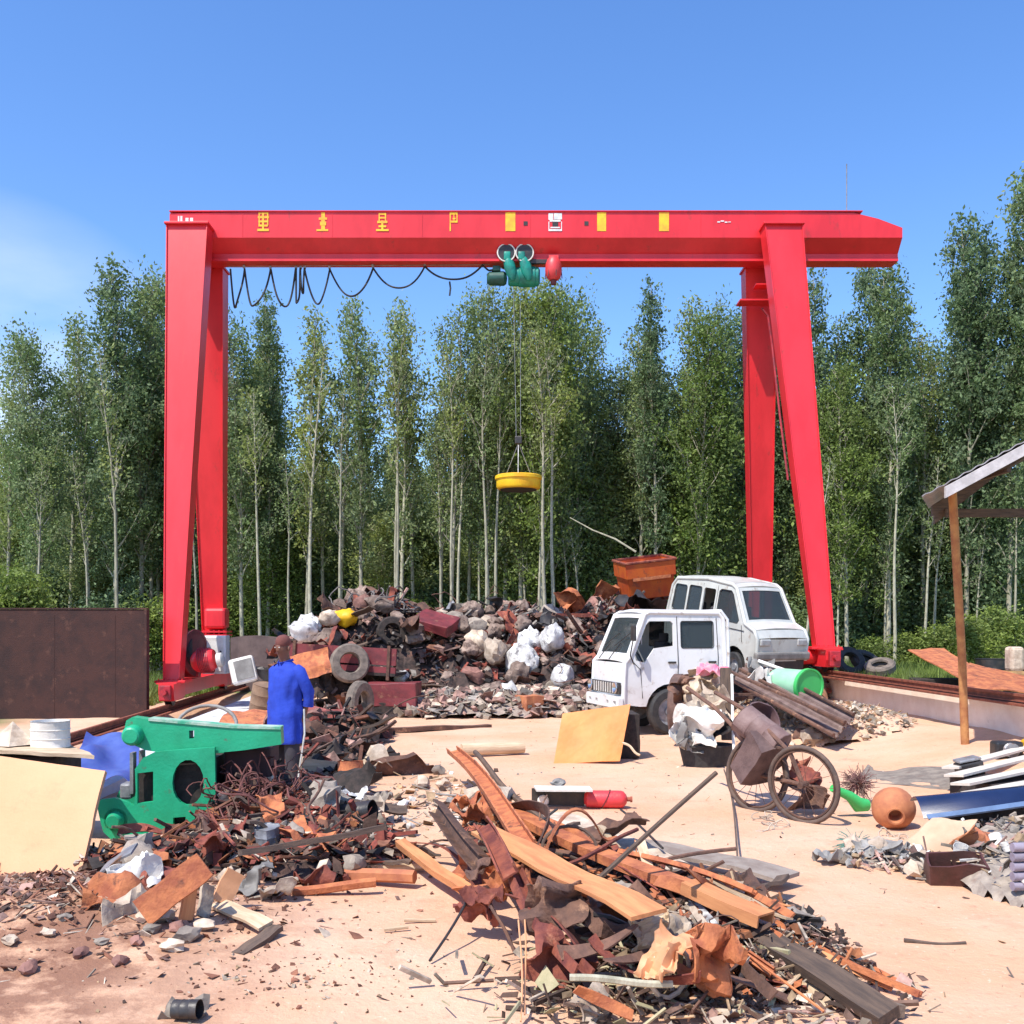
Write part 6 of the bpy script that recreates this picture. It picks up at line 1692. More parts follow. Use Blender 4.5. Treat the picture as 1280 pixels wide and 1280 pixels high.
#bar('rod', (1020, 1140), (968, 1215), .3, .02, .006, 0, blackm, 'thin black wire at the right of the front heap', 'wire', wob=.05)
#bar('plank', (975, 1118), (940, 1180), .22, .12, .03, .012, bagw, 'thin white slat leaning right of the orange beam end', 'slat', R(40))
bar('channel', (548, 1010), (610, 1075), .34, .36, .12, .07, rustb, 'brown twisted beam at the upper left end of the heap', 'beam', R(70), bend=.05)
bar('rod', (612, 1128), (640, 1190), .25, .02, .010, 0, rustb, 'thin brown rod hanging left of the heap', 'rod', wob=.04)
bar('rod', (648, 1150), (650, 1278), .30, .02, .005, 0, woodc, 'thin straw coloured cane standing at the front, leftmost', 'cane')
bar('rod', (656, 1150), (660, 1270), .28, .02, .005, 0, woodc, 'thin straw coloured cane standing right of another cane', 'cane')
# arch strip
m = MB(); pts = []
A = Hh(680, 1066, .34); B = Hh(772, 1046, .36)
for k in range(15):
    t = k / 14; p = A.lerp(B, t); p.z += .26 * math.sin(math.pi * min(1, t * 1.25)) ** .8 if t < .8 else .26 * 0; pts.append(p - A)
def archf(u, v):
    f = u * 14; i = min(13, int(f)); p = pts[i].lerp(pts[i + 1], f - i); return p + Vector((0, (v - .5) * .09, 0))
m.slab(28, 2, archf, .012)
put('bent_hoop', m, rusto, 'brown strip bent into an arch on the middle of the heap', 'metal strip', A, smooth=40)
m = MB(); m.tube([(.2 * math.cos(a * .3) * (1 if a < 11 else .9), .06 * math.sin(a * .3), .15 * math.sin(a * .3)) for a in range(0, 14)], .012, 6)
put('bent_hoop', m, woodd, 'small dark hoop inside the bent strip arch', 'hoop', Hh(712, 1062, .34), (0, 0, .3), smooth=40)
# twisted rusty cluster upper left of the centre heap
for i, (px, py, z, s, mat, lab) in enumerate(((592, 1020, .36, .2, rusto, 'orange twisted plate at the upper left end of the heap'), (585, 1003, .30, .18, rusto, 'orange curled scrap left of the upper beam'), (604, 1118, .26, .17, rustr, 'rust red bent bracket left of the wide board'), (640, 1115, .26, .2, rusto, 'brown folded plate at the left edge of the wide board'), (596, 1140, .14, .18, rustr, 'rust red flap low at the left of the heap'), (606, 1092, .34, .14, rustb, 'brown crushed pipe piece left of the rust red beam'),
                                               (690, 1140, .30, .25, rustb, 'brown crumpled plate under the wide board'), (700, 1185, .22, .25, rustr, 'rust red bent plate below the wide board'), (880, 1196, .22, .22, rusto, 'orange curved plate at the lower right of the heap'), (905, 1236, .12, .26, rusto, 'rust orange torn plate at the bottom of the heap'), (760, 1240, .14, .22, palerock, 'pale crumpled paper at the bottom of the heap'), (845, 1225, .2, .2, woodc, 'cream crumpled sheet beside the orange curved plate'), (835, 1145, .34, .2, palerock, 'pale crumpled rag at the right tip of the wide board'), (815, 1170, .28, .16, woodp, 'beige rag below the right tip of the wide board'))):
    p = Hh(px, py, z)
    put('bent_plate', piece_sheet(s * 1.3, s, rC, s * .42, .008, 12), mat, lab, 'plate', (p.x - s * .6, p.y, p.z), (rC.gauss(.3, .5), rC.gauss(0, .5), rC.uniform(-.8, .8)), 'bent plates of the front heap', smooth=40)
for i, (a, b_, za, zb, mat) in enumerate((((590, 1050), (612, 1150), .32, .08, rustr), ((570, 1112), (640, 1112), .16, .28, rusto), ((640, 1120), (740, 1190), .30, .2, rustr), ((668, 1040), (720, 1060), .30, .30, rusto), ((700, 1190), (800, 1160), .24, .34, rustb), ((760, 1200), (900, 1150), .26, .22, rustb), ((740, 1170), (880, 1240), .3, .16, rustr), ((880, 1120), (960, 1250), .26, .1, rustb), ((905, 1130), (975, 1200), .26, .1, rustr), ((820, 1100), (900, 1130), .36, .3, rusto), ((720, 1235), (790, 1270), .2, .06, rusto), ((930, 1200), (860, 1265), .14, .05, rustb), ((640, 1010), (690, 1060), .4, .4, rustb), ((960, 1245), (1020, 1190), .05, .14, woodp), ((990, 1250), (900, 1215), .04, .16, rustb))):
    A = Hh(*a, za); B = Hh(*b_, zb)
    span('metal_strip', piece_strip((B - A).length, rC.uniform(.05, .11), rC, 1.3, .01), mat, 'twisted %s strip %s' % ({'rust_red': 'rust red', 'rust_orange': 'orange rust', 'rust_brown': 'brown', 'pale_wood': 'pale wooden'}[mat.name], ('at the upper left end of the front heap' if a[0] < 600 else 'along the left side of the front heap' if a[0] < 680 else 'under the wide orange board' if a[0] < 790 else 'at the lower right of the front heap')), 'metal strip', A, B, rC.uniform(-1, 1), 'long twisted strips of the front heap', smooth=40)
# twigs and straw at the front
strawm = surf('straw', (.42, .36, .22), .9, 0, (.30, .27, .15), 9)
def litS(r):
    x = r.gauss(.65, .38); y = r.gauss(5.25, .25); return x, y, HC.top(x, y)
litter('straw_litter', litS, 600, [strawm, chips['brown'], chips['wood'], chips['brown'], chips['pale']], 'dry straw and twigs at the bottom of the front heap', 20, .02, .10, 'ssf', .10)
def litS2(r):
    x = r.gauss(1.45, .28); y = r.gauss(5.35, .3); return x, y, HC.top(x, y)
litter('brown_twigs', litS2, 600, [chips['brown'], chips['brown'], chips['pale'], chips['pink']], 'brown twigs and bits at the lower right of the heap', 21, .012, .08, 'scf', .05)
hp2 = Hh(838, 1215, .2); m = MB().tube([(.11 * math.cos(a * .5236), .02 * a / 12, .13 * math.sin(a * .5236)) for a in range(12)], .012, 6, closed=True)
put('drum_hoop', m, palerock, 'pale round hoop standing at the bottom of the heap', 'hoop', hp2, (0, 0, .4), smooth=40)

# =================================================================== middle yard
board('leaning_board', [W(692, 955, 13.75), W(775, 951, 13.75), W(788, 880, 14.15), W(703, 892, 14.15)], .02, woody, 'bright orange yellow panel leaning on a black crate in mid yard', 'panel', .015, 9)
pcx = W(757, 940, 14.4)
put('dark_crate', piece_box(.72, .5, .62, rC, False, dent=.02), darkv, 'black crate behind the bright orange yellow panel', 'crate', (pcx.x + .08, 14.45, g(pcx.x, 14.4)), (0, 0, .1))
span('rod', piece_rod(.35, .018, rC), woodp, 'short pale stick poking from the black crate', 'stick', W(776, 928, 13.9), W(800, 944, 13.7))
p = G(577, 946); q = G(655, 943)
span('log', MB().tube([(0, 0, .1), (.4, .01, .1), (.8, 0, .1), ((q - p).length, 0, .1)], [.085, .09, .085, .08], 14), woodp, 'short pale brown log lying on the sand', 'log', p, q, smooth=50)
p = G(455, 919); q = G(612, 909)
span('plank', piece_plank((q - p).length, .16, .07, rC, .03), rustb, 'long thin reddish plank lying before the back heap', 'plank', p + Vector((0, 0, .04)), q + Vector((0, 0, .05)))
# tray with red cylinder
p = G(700, 1008)
ty = thing('metal_tray', 'white topped black edged machine tray lying on the sand', 'tray', p, (0, 0, R(-6)))
obj('tray_top', MB().prism([(-.27, .0), (.30, -.02), (.34, .22), (-.22, .26)], [], .02, Matrix.Translation((0, 0, .20)) @ Matrix.Rotation(R(-90), 4, 'X') @ Matrix.Diagonal((1, 1, -1, 1))), whitep, ty)
obj('tray_front', MB().box((-.02, -.0, .095), (.54, .03, .17)), blackm, ty); obj('tray_side', MB().box((-.26, .12, .09), (.02, .24, .15)), blackm, ty); obj('tray_back', MB().box((0, .22, .09), (.5, .03, .15)), blackm, ty)
obj('tray_wheel', MB().lathe([(0, -.02), (.05, -.02), (.06, 0), (.05, .02), (0, .02)], 18, Matrix.Translation((-.17, -.03, .06)) @ Matrix.Rotation(R(90), 4, 'X')), whitep, ty, smooth=30)
obj('tray_lump', MB().lump((-.02, .1, .23), (.16, .14, .08), 4, 2, .5), greyp, ty)
p = G(757, 1010)
gc_ = thing('gas_cylinder', 'small red gas cylinder lying on the sand beside the white tray', 'cylinder', p, (0, 0, R(-3)))
obj('cylinder_body', MB().lathe([(0, -.22), (.05, -.215), (.083, -.19), (.088, -.16), (.088, .15), (.08, .18), (.045, .21), (.03, .215), (0, .215)], 24, Matrix.Translation((0, 0, .09)) @ Matrix.Rotation(R(90), 4, 'Y')), redp, gc_, smooth=40)
obj('valve', MB().lathe([(0, .21), (.022, .21), (.022, .25), (.03, .25), (.03, .27), (0, .27)], 12, Matrix.Translation((0, 0, .09)) @ Matrix.Rotation(R(90), 4, 'Y')), rustr, gc_)
obj('strap', MB().tube([(.0 + .09 * math.sin(a * .5236) * .5, .092 * math.cos(a * .5236), .09 + .092 * math.sin(a * .5236)) for a in range(12)], .007, 5, closed=True), maroon, gc_)
def litM(r):
    return (lambda x, y: (x, y, g(x, y)))(r.gauss(-.8, .5), r.gauss(10.6, 1.0))
litter('yard_debris', litM, 450, [chips['pale'], chips['grey'], chips['wood'], chips['brown'], chips['white']], 'pale bits strewn on the sand left of the front heap', 22, .015, .11, 'cfs')
def litN(r):
    x = r.uniform(-3.2, 5); y = 4.7 + 15 * r.random() ** 1.5; return x, y, g(x, y)
litter('sand_debris', litN, 1100, [chips['pale'], chips['wood'], chips['brown'], chips['rust'], chips['grey'], chips['rust']], 'tiny chips and leaves strewn over the sandy yard', 23, .004, .032, 'cfs')
for i, (px, py, z, L_, ang, mat, lab) in enumerate(((520, 975, .05, .5, .5, woodp, 'pale splinter on the sand left of the upper beam'), (490, 992, .04, .4, 2.4, stonem, 'grey stick on the sand beside the crumpled bags'), (545, 992, .06, .45, -.3, greyp, 'grey thin stick left of the front heap top'), (505, 1150, .02, .2, .1, woodp, 'short pale stick on the lower sand'), (480, 1162, .02, .15, .2, woodp, 'tiny pale stick left of another on the lower sand'), (1130, 1175, .01, .35, -.1, woodd, 'thin dark twig on the sand at lower right'), (1075, 1060, .02, .3, -.4, rustb, 'small twig right of the weathered grey board'))):
    put('stick', piece_rod(L_, .012, rC, .03), mat, lab, 'stick', Hh(px, py, z), (0, 0, ang), smooth=50)
for i, (px, py, s, mat, lab) in enumerate(((548, 968, .13, stonem, 'grey round stone left of the upper beam'), (530, 962, .10, stonem, 'small grey stone left of the round stone'), (528, 985, .16, palerock, 'pale lump beside the small grey stones'), (555, 985, .12, palerock, 'pale small lump close to the upper beam'), (505, 1010, .10, whitep, 'white scrap lump on the sand near the crumpled bags'))):
    put('stone', piece_rock((s * 1.3, s, s), rC), mat, lab, 'stone', G(px, py), (0, 0, i), 'stones left of the front heap', smooth=40)

# =================================================================== junk beside the truck
tyre(848, 884, 15.9, .52, .2, (R(90), 0, R(72)), 'tall brown dusty tyre standing edge on right of the truck wheel', surf('brown_rubber', (.17, .10, .08), .9, 0, (.10, .06, .05), 7, bump=.3))
jx = W(882, 940, 13.6)
tb = thing('black_tub', 'black plastic tub with grey edge standing under the crumpled plastic', 'tub', (jx.x, 13.6, g(jx.x, 13.6)))
obj('tub_body', MB().lathe([(0, .02), (.28, .0), (.34, .24), (.36, .24), (.36, .26), (.32, .26), (.27, .04), (0, .04)], 24, Matrix.Diagonal((1.05, .8, 1.1, 1))), black, tb, smooth=35)
for i, (px, py, Y, s, mat, lab) in enumerate(((870, 900, 13.5, .5, whitep, 'white and black crumpled plastic over the black tub'), (885, 880, 13.9, .45, palerock, 'beige torn carton above the black tub'), (865, 915, 13.4, .34, greyp, 'grey crushed plastic on the tub rim'), (897, 862, 14.3, .4, palerock, 'pale crumpled sack under the pink cloth'), (880, 850, 14.6, .36, woodp, 'beige sack left of the pink cloth'), (858, 868, 14.6, .36, rustb, 'brown crumpled sheet beside the dusty tyre'), (893, 905, 13.5, .34, blackm, 'black folded plate in front of the brown upright post'))):
    p = W(px, py, Y); put('crumpled_plastic', piece_sheet(s * 1.2, s, rC, s * .45, .006, 14), mat, lab, 'plastic', (p.x - s * .6, p.y, p.z - .04), (R(50) + rC.gauss(0, .3), rC.gauss(0, .3), rC.gauss(0, .3)), 'crumpled plastics beside the truck', smooth=40)
p = W(888, 835, 14.5); put('pink_cloth', piece_sheet(.45, .32, rC, .10, .008, 14), pinkc, 'pink patterned cloth on top of the junk beside the truck', 'cloth', (p.x - .2, p.y, p.z), (R(20), R(8), R(-15)), smooth=40)
put('sack', piece_sack((.6, .5, .75), rC), palerock, 'pale stuffed sack carrying the pink cloth', 'sack', W(880, 875, 14.7) + Vector((0, 0, -.25)), (0, 0, .4), smooth=45)
A = W(909, 925, 13.9); B = W(907, 835, 14.1)
span('post', MB().box(((B - A).length / 2, 0, 0), ((B - A).length, .15, .1), bev=.01), woodd, 'brown upright square post beside the black tub', 'post', A, B)
span('rod', piece_rod(1.3, .02, rC, .01), whitep, 'thin pale pipe leaning on the brown upright post', 'pipe', W(918, 945, 13.2), W(914, 868, 13.8))
# ribbed brown truck side panel leaning down to the right
rb = thing('ribbed_panel', 'long brown ribbed steel panel sloping down behind the cart', 'panel', (0, 0, 0))
q0 = [W(915, 855, 17.3), W(1042, 925, 14.6), W(1068, 898, 15.4), W(935, 828, 18.2)]
o_ = q0[1].copy(); rb.location = o_
a, b_, c_, d_ = [q - o_ for q in q0]
nn = (b_ - a).cross(d_ - a).normalized()
def rbp(u, v): return (a.lerp(b_, u)).lerp(d_.lerp(c_, u), v)
brs_ = surf('dusty_brown_steel', (.20, .135, .115), .85, 0, (.13, .08, .07), 6, spots=(.28, .20, .16), sscale=5, bump=.4)
m = MB(); m.slab(20, 40, lambda u, v: rbp(u, v) + nn * (.045 * (1 if (v * 5) % 1 < .5 else 0) + .01 * noise.noise(Vector((u * 9, v * 9, 0)))), .015)
obj('corrugated_sheet', m, brs_, rb)
for v in (0.02, .5, .98):
    m = MB(); m.tube([rbp(u / 8, v) + nn * .07 for u in range(9)], .03, 6); obj('long_rib', m, rustb, rb)
span('rod', piece_rod(3, .03, rC, .004), rustb, 'brown square tube on the upper edge of the ribbed panel', 'tube', W(910, 838, 17.2), W(1062, 905, 14.4))
span('rod', piece_rod(1.1, .028, rC, .05), whitep, 'white curved pipe beneath the minivan nose', 'pipe', W(948, 826, 17.6), W(990, 836, 17.2))
put('crumpled_sheet', piece_sheet(.5, .4, rC, .16, .008, 12), greyp, 'grey crumpled sheet under the minivan front wheel', 'scrap sheet', W(935, 835, 17.5), (.5, .1, .2), smooth=40)
put('crumpled_sheet', piece_sheet(.5, .5, rC, .2, .008, 12), whitep, 'white crumpled sheet beside the green bin', 'scrap sheet', W(950, 850, 17.0), (.5, .1, .9), smooth=40)
for i in range(9):
    p = W(930 + 12 * i, 850 + 7 * i, 17.2 - .28 * i); put('rubble_lump', piece_rock((.35, .3, .3), rC), (stonem, rustb, palerock)[i % 3], '%s lump under the ribbed panel %s' % (('grey', 'brown', 'pale')[i % 3], ('near the truck' if i < 3 else 'under its middle' if i < 6 else 'at its lower end')), 'rock', (p.x, p.y + .5, g(p.x, p.y + .5)), (0, 0, i), 'lumps under the ribbed panel', smooth=40)
HW = Heap([(4.35, 17.6, .9, 1.5, .55), (4.9, 16.6, 1.0, 1.5, .35), (5.6, 17.5, 1.0, 2.2, .25)])
HW.core('sand_bank', gm, 'pale sandy bank against the right rail wall behind the ribbed panel', 2, .12, .08)
def litW(r):
    x, y = HW.sample(r, .0); return x, y, HW.top(x, y)
litter('bank_gravel', litW, 1600, [chips['pale'], chips['grey'], chips['pale'], chips['wood']], 'pale gravel spilling along the right rail wall', 24, .02, .12, 'ccf')
gb = thing('green_drum', 'pale green plastic drum with bright green end lying under the minivan nose', 'drum', W(1010, 858, 16.6))
ax = (Vector((.50, -1.0, -.05))).to_track_quat('Z', 'Y')
m = MB().lathe([(0, -.75), (.22, -.75), (.24, -.7), (.26, -.1), (.27, -.1), (.27, .0), (0, .0)], 28, ax.to_matrix().to_4x4()); obj('drum_body', m, palegr, gb, smooth=35)
m = MB().lathe([(.28, -.02), (.295, -.02), (.295, .05), (.27, .05), (.255, .03), (0, .03)], 28, ax.to_matrix().to_4x4()); obj('drum_lid', m, brightg, gb, smooth=35)

# --- hand cart with two spoked wheels
ct0 = G(985, 1030)
cart = thing('hand_cart', 'old brown hand cart tipped forward on two spoked wheels', 'cart', (0, 0, 0))
def cwheel(px, py, Y, rad, yaw, lean, parent):
    c = W(px, py, Y); c.z = g(c.x, c.y) + rad * math.cos(lean) + .0
    M = Matrix.Translation(c) @ Matrix.Rotation(yaw, 4, 'Z') @ Matrix.Rotation(lean, 4, 'X') @ Matrix.Rotation(R(90), 4, 'X')
    t = MB().tube([M @ Vector((rad * math.cos(a * .19635), rad * math.sin(a * .19635), 0)) for a in range(32)], .024, 8, closed=True)
    o = obj('wheel', t, surf('brown_tyre', (.13, .085, .065), .85, 0, (.08, .055, .045), 9, bump=.2), parent, smooth=60)
    rm = MB().tube([M @ Vector(((rad - .035) * math.cos(a * .19635), (rad - .035) * math.sin(a * .19635), 0)) for a in range(32)], .012, 6, closed=True)
    obj('rim', rm, rustb, o, smooth=60)
    s_ = MB()
    for k in range(16):
        a1 = k * .3927; a2 = a1 + (.5 if k % 2 else -.5)
        s_.tube([M @ Vector((.03 * math.cos(a2), .03 * math.sin(a2), .03 if k % 2 else -.03)), M @ Vector(((rad - .04) * math.cos(a1), (rad - .04) * math.sin(a1), 0))], .0025, 4)
    obj('spokes', s_, rustb, o)
    obj('hub', MB().lathe([(0, -.06), (.03, -.06), (.03, .06), (0, .06)], 12, M), rustb, o)
    return M @ Vector((0, 0, 0))
h1 = cwheel(1004, 985, 9.75, .36, R(-46), R(4), cart)
h2 = cwheel(946, 973, 10.35, .36, R(-50), R(-6), cart)
obj('axle', MB().tube([h1, h2], .022, 8), rustb, cart)
ca = (h1 + h2) / 2
m = MB()
m.tube([h1, h1 + Vector((-.10, .1, .30)), h1 + Vector((-.35, .6, .62)), h1 + Vector((-.6, 1.2, .80))], .022, 7)
m.tube([h2, h2 + Vector((-.05, .1, .30)), h2 + Vector((-.30, .6, .62)), h2 + Vector((-.5, 1.2, .80))], .022, 7)
obj('shaft', m, rustb, cart)
o_ = obj('cart_body', piece_box(.36, .50, .26, rC, True, .015, .04), surf('brown_sheet_metal', (.16, .10, .09), .8, 0, (.10, .06, .055), 6, bump=.3), cart, loc=ca + Vector((-.10, .12, .10)), rot=(R(-48), 0, R(24)), smooth=30)
obj('cross_bar', MB().tube([h1 + Vector((-.12, .12, .32)), h2 + Vector((-.06, .12, .32))], .018, 6), rustb, cart)
o_ = put('metal_drum', piece_drum(.16, .50, rC, .14), surf('dusty_mauve_metal', (.24, .16, .145), .8, 0, (.17, .10, .09), 5, bump=.3), 'dusty brown drum lying tilted in the hand cart', 'drum', ca + Vector((.04, .10, .30)), (R(-58), R(0), R(48)), smooth=35)
put('metal_drum', piece_drum(.19, .30, rC, .12, True), surf('mauve_pot', (.20, .13, .13), .7, 0, (.13, .07, .07), 5), 'open mauve brown pot hung at the back of the cart', 'pot', W(935, 912, 10.9), (R(60), R(-10), R(30)), smooth=35)
put('crumpled_sheet', piece_sheet(.32, .38, rC, .14, .008, 12), rustb, 'rusty brown chain guard scrap behind the near cart wheel', 'scrap sheet', W(985, 990, 10.1), (R(70), 0, R(20)), smooth=40)
put('crumpled_sheet', piece_sheet(.25, .3, rC, .12, .008, 12), rustr, 'dark red scrap seen through the near cart wheel', 'scrap sheet', W(995, 970, 10.2), (R(60), 0, R(40)), smooth=40)
for k in range(3): put('wire_coil', piece_wire(.16, 40, rC, .006), palerock, 'pale wire loop on the sand before the carts wheels, %s' % ('leftmost', 'middle', 'rightmost')[k], 'wire', G(958 + 10 * k, 1028 + 4 * k), (0, 0, k), 'wire loops before the cart', smooth=50)

# green plastic chute
A = W(1040, 985, 9.9); B = G(1082, 1020) + Vector((0, 0, .08))
span('plastic_chute', MB().tube([(0, 0, 0), ((B - A).length * .5, 0, .02), ((B - A).length * .8, 0, -.01), ((B - A).length, 0, .03)], [.035, .05, .075, .06], 14), brightg, 'bright green plastic spout lying right of the cart wheel', 'spout', A, B, smooth=50)
# dry bush ball
m = MB()
for i in range(190):
    d = Vector((rC.gauss(0, 1), rC.gauss(0, 1), rC.gauss(0, 1))).normalized(); p1 = d * rC.uniform(.13, .24)
    p1.z = max(-.17, p1.z)
    m.tube([(0, 0, 0), p1 * .55 + Vector((rC.gauss(0, .03), rC.gauss(0, .03), rC.gauss(0, .03))), p1], [.006, .004, .002], 4)
put('dry_shrub', m, surf('dry_pink_twigs', (.26, .12, .11), .9, 0, (.14, .10, .08), 9), 'dry reddish tangled shrub ball beside the orange pot', 'shrub', G(1072, 1003) + Vector((0, 0, .2)), smooth=50)
# clay pot
cp = thing('clay_pot', 'round orange clay pot lying on its side on the sand', 'pot', G(1122, 1038), (0, 0, 0))
ax = Vector((-.25, -1, -.25)).to_track_quat('Z', 'Y').to_matrix().to_4x4()
obj('pot_body', MB().lathe([(0, -.19), (.08, -.185), (.15, -.14), (.19, -.06), (.195, .02), (.17, .09), (.11, .14), (.075, .155), (.08, .18), (.065, .18), (.055, .15), (.05, .05), (0, .04)], 28, Matrix.Translation((0, .1, .18)) @ ax), clay, cp, smooth=50)
put('wire_coil', piece_wire(.11, 60, rC, .007), palerock, 'pale wire bundle in front of the mouth of the clay pot', 'wire', G(1118, 1048), (0, 0, 0), smooth=50)
board('paper_sheet', [G(1120, 1068) + Vector((0, 0, .02)), G(1195, 1078) + Vector((0, 0, .04)), Hh(1222, 1025, .30), Hh(1165, 1022, .28)], .01, surf('beige_sheet', (.56, .38, .25), .8, 0, (.46, .30, .19), 3), 'beige sheet leaning on rubble right of the clay pot', 'sheet', .06, 12, smooth=40)
put('bent_plate', piece_sheet(.22, .36, rC, .12, .01, 12), clay, 'reddish brown bent plate at the right edge of the beige sheet', 'plate', Hh(1205, 1060, .18), (R(70), R(20), R(30)), smooth=40)
put('metal_case', piece_box(.40, .24, .17, rC, True, .015, .05), surf('dark_red_case', (.10, .035, .03), .6, 0, (.06, .025, .02), 6), 'dark red brown open case lying in front of the beige sheet', 'case', G(1200, 1108) + Vector((0, .1, .02)), (R(14), R(0), R(-16)), smooth=25)
# dark blue bumper
bm_ = thing('car_bumper', 'glossy dark blue and black car bumper at the right edge', 'bumper', W(1226, 1004, 9.0))
m = MB(); m.slab(20, 8, lambda u, v: Vector(((u - .45) * 1.25, (v - .5) * .30 - .16 * math.sin(u * 3.0), .12 * math.sin(v * 2.8 - .3) + .16 * math.sin(u * 1.7) * (1 - v * .3) - .07)), .01)
obj('bumper_skin', m, blued, bm_, smooth=50)
m = MB(); m.slab(20, 2, lambda u, v: Vector(((u - .45) * 1.2, -.175 + (v - .5) * .04 - .16 * math.sin(u * 3.0), -.10 + .03 * v + .16 * math.sin(u * 1.7))), .02); obj('chrome_trim', m, surf('blue_white_trim', (.12, .18, .30), .25), bm_, smooth=50)
obj('support', MB().box((0.05, .0, -.13), (.9, .2, .2)), darkv, bm_)
bx = thing('black_box', 'small black box with grey lid on the white boards', 'box', W(1212, 972, 11.2))
obj('box_body', MB().box((0, 0, .08), (.26, .2, .20), Euler((0, R(-12), 0)), .02), blackm, bx); obj('box_lid', MB().box((-.03, 0, .20), (.24, .2, .03), Euler((0, R(-12), 0)), .01), greym, bx)
# white corrugated boards
for i, (a, b_) in enumerate((((1192, 958), (1300, 934)), ((1200, 968), (1310, 948)), ((1212, 978), (1320, 962)), ((1188, 948), (1300, 922)), ((1228, 988), (1330, 978)))):
    A = Hh(a[0], a[1], .42 + .02 * i * 0); B = Hh(b_[0], b_[1], .46)
    A.z -= .10; B.z -= .08
    span('white_board', piece_plank((B - A).length + .3, .20, .025, rC, .003), surf('white_boards', (.66, .60, .52), .7, 0, (.54, .48, .41), 4), 'long white board lying at the right edge, %s' % ('second from the back', 'third from the back', 'fourth from the back', 'farthest of five', 'nearest of five')[i], 'board', A, B, R(-6), 'white boards at the right edge')
put('dark_crate', piece_box(1.1, .9, .30, rC, False, dent=.02), darkv, 'black pallet under the white boards', 'pallet', (W(1275, 985, 10.5).x, 10.4, g(5, 10.4) - .02), (0, 0, .2))
# grey flattened strip on the ground behind
board('flat_sheet', [G(1070, 975), G(1200, 988), G(1215, 962), G(1085, 955)], .006, stonem, 'grey gritty flattened sheet on the sand behind the clay pot', 'sheet', .05, 14, smooth=40)
p = W(1258, 922, 12.6); eng = thing('small_engine', 'small black engine part on the ground right of the shed post', 'engine', (p.x, p.y, g(p.x, p.y)))
obj('engine_block', MB().box((0, 0, .1), (.34, .2, .2), bev=.03), blackm, eng); obj('pulley', MB().lathe([(0, -.03), (.09, -.03), (.06, 0), (.09, .03), (0, .03)], 16, Matrix.Translation((.0, -.13, .1)) @ Matrix.Rotation(R(90), 4, 'X')), greym, eng); obj('yellow_cap', MB().box((.26, 0, .14), (.12, .14, .16), bev=.03), yellow, eng)
span('pole', piece_rod(3.6, .035, rC, .004), woodd, 'thin dark pole lying along the foot of the right wall', 'pole', G(1150, 894) + Vector((0, 0, .04)), G(1300, 922) + Vector((0, 0, .04)))
# rubble at right edge
HE = Heap([(3.85, 7.4, .7, .9, .24), (3.3, 7.8, .4, .4, .10), (2.9, 8.1, .35, .3, .06), (4.2, 8.2, .7, .8, .3)])
HE.core('right_rubble', stonem, 'grey rubble heap at the right edge', 7, .06, .10)
def litE(r):
    x, y = HE.sample(r, .0); return x, y, HE.top(x, y)
litter('right_debris', litE, 800, [chips['grey'], chips['pale'], chips['white'], chips['wood'], chips['pink']], 'grey and white bits at the right edge', 25, .015, .10, 'cfs', .04)
scatter(HE, 30, [('sheet', palerock, 'beige crumpled sheet', 'scrap sheet'), ('sheet', greyp, 'grey crumpled sheet', 'scrap sheet'), ('rock', palerock, 'pale lump', 'rock'), ('rod', greyp, 'grey bent rod', 'rod'), ('can', whitep, 'white dented tin', 'can'), ('sack', palerock, 'beige bundled sack', 'sack')], [2, 2, 2, 1, 1, 2], rC, lambda x: 'near the dark case' if x < 3.7 else 'by the picture edge', 'right rubble', .09, .2, 'rubble at the right edge', .02)
sv = thing('slatted_cushion', 'mauve grey ribbed mat at the right edge', 'mat', W(1292, 1112, 6.9), (0, 0, R(10)))
for k in range(5): obj('rib', MB().tube([(-.16, 0, .03 + k * .065), (0, -.01, .03 + k * .065), (.2, 0, .03 + k * .065)], .032, 8), surf('mauve_plastic', (.30, .26, .32), .6), sv, smooth=60)
m = MB()
for i in range(120):
    d = Vector((rC.gauss(0, 1), rC.gauss(0, .8), abs(rC.gauss(0, .5)))).normalized() * rC.uniform(.06, .2); m.tube([(0, 0, 0), d * .6 + Vector((0, 0, .03)), d], .003, 4)
put('netting', m, tealw, 'teal green netting clump on the sand below the clay pot', 'netting', G(1070, 1062), smooth=50)
board('dark_cloth', [G(1075, 1068), G(1128, 1078), Hh(1120, 1050, .06), Hh(1082, 1046, .06)], .01, greyp, 'dark grey flat rag beside the teal netting', 'rag', .05, 21, smooth=40)

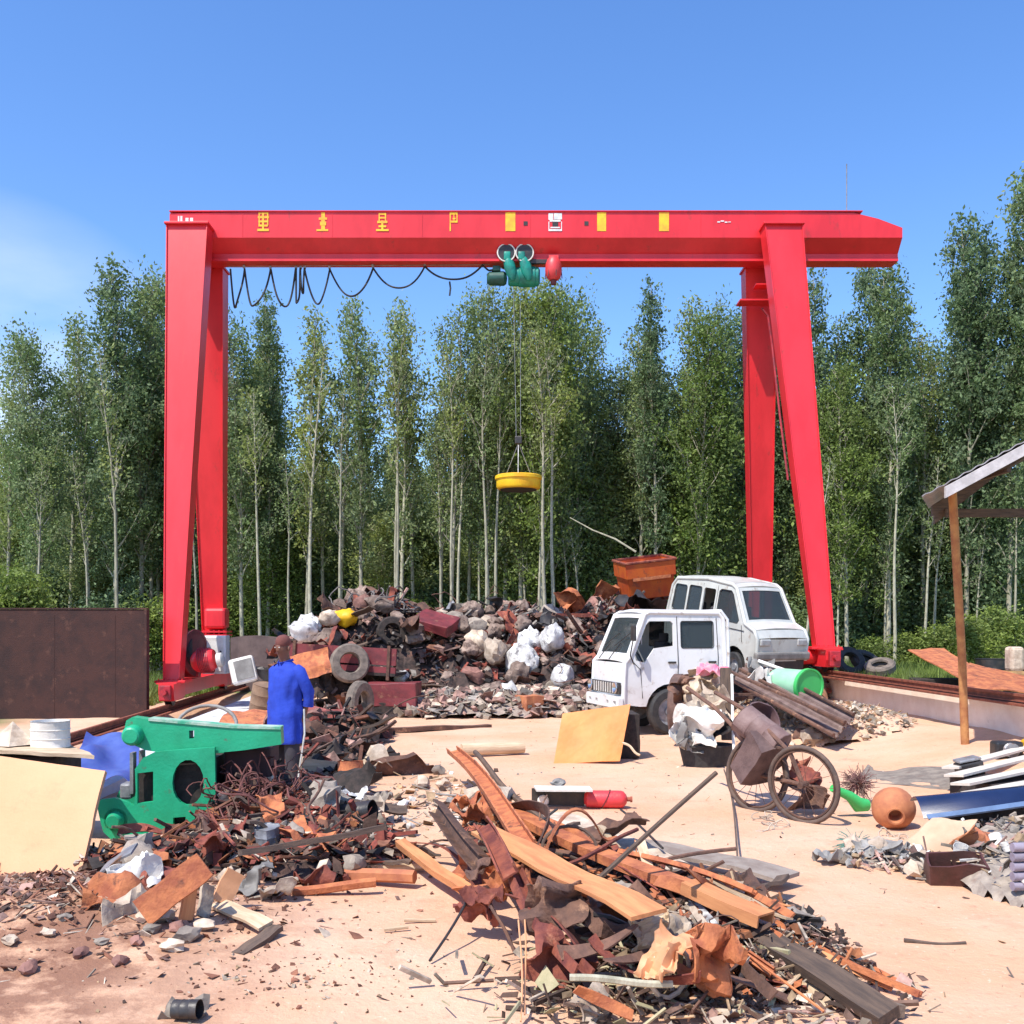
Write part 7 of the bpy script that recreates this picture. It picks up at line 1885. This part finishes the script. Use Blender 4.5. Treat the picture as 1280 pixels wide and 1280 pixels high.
# =================================================================== behind the right wall
for cs, lab in (([W(1135, 812, 20.5), W(1215, 855, 18.0), W(1225, 838, 19.5), W(1180, 810, 21.5)], 'large orange brown plate leaning behind the right rail wall, left one'), ([W(1205, 858, 17.5), W(1290, 866, 17.0), W(1290, 848, 18.5), W(1212, 828, 19.2)], 'orange brown plate on the right behind the shed post')):
    board('rusty_plate', cs, .02, rusto, lab, 'plate', .05, len(lab))
p = W(1205, 850, 19.5); put('dark_crate', piece_box(1.5, .8, .4, rC, False, dent=.03), darkv, 'black crate under the orange brown plates behind the right wall', 'crate', (p.x, 20.0, .4), (0, 0, -.2))
p = W(1240, 828, 22); put('dark_bin', piece_drum(.34, .62, rC, .05), blackm, 'black barrel behind the right wall beyond the plates', 'barrel', (p.x, 22, .5), smooth=35)
mc = thing('yellow_machine', 'yellow brown small machine behind the right wall at the edge', 'machine', (W(1276, 850, 19).x, 19.0, .5))
obj('machine_body', MB().box((0, 0, .25), (.6, .5, .5), bev=.05), surf('yellow_brown_paint', (.45, .28, .10), .7, 0, (.25, .13, .06), 5), mc); obj('machine_head', MB().box((-.12, 0, .72), (.26, .3, .46), bev=.06), palerock, mc)
obj('machine_pipe', MB().tube([(.1, 0, .5), (.12, 0, .8), (.3, 0, .9)], .05, 10), rustb, mc, smooth=50)

# ------------------------------------------------------------------ tell equal labels apart by their place among each other
def scr(o):
    p = o.location
    return 640 + p.x / max(.5, p.y) * F
byl = {}
for o in bpy.data.objects:
    if o.parent is None and 'label' in o.keys() and o.get('kind') is None: byl.setdefault(o['label'], []).append(o)
for lab, os_ in byl.items():
    n_ = len(os_)
    if n_ < 2 or n_ > 14: continue
    ords = ['second', 'third', 'fourth', 'fifth', 'sixth', 'seventh']
    if n_ == 2: words = ['left one', 'right one']
    elif n_ == 3: words = ['leftmost', 'middle one', 'rightmost']
    else:
        half = (n_ - 2 + 1) // 2
        words = ['leftmost'] + ['%s from left' % ords[q] for q in range(half)] + ['%s from right' % ords[q] for q in range(n_ - 2 - half)][::-1] + ['rightmost']
    for o, w in zip(sorted(os_, key=scr), words):
        if len(lab.split()) + len(w.split()) > 16: lab = ' '.join(lab.split()[:16 - len(w.split())])
        o['label'] = lab + ', ' + w
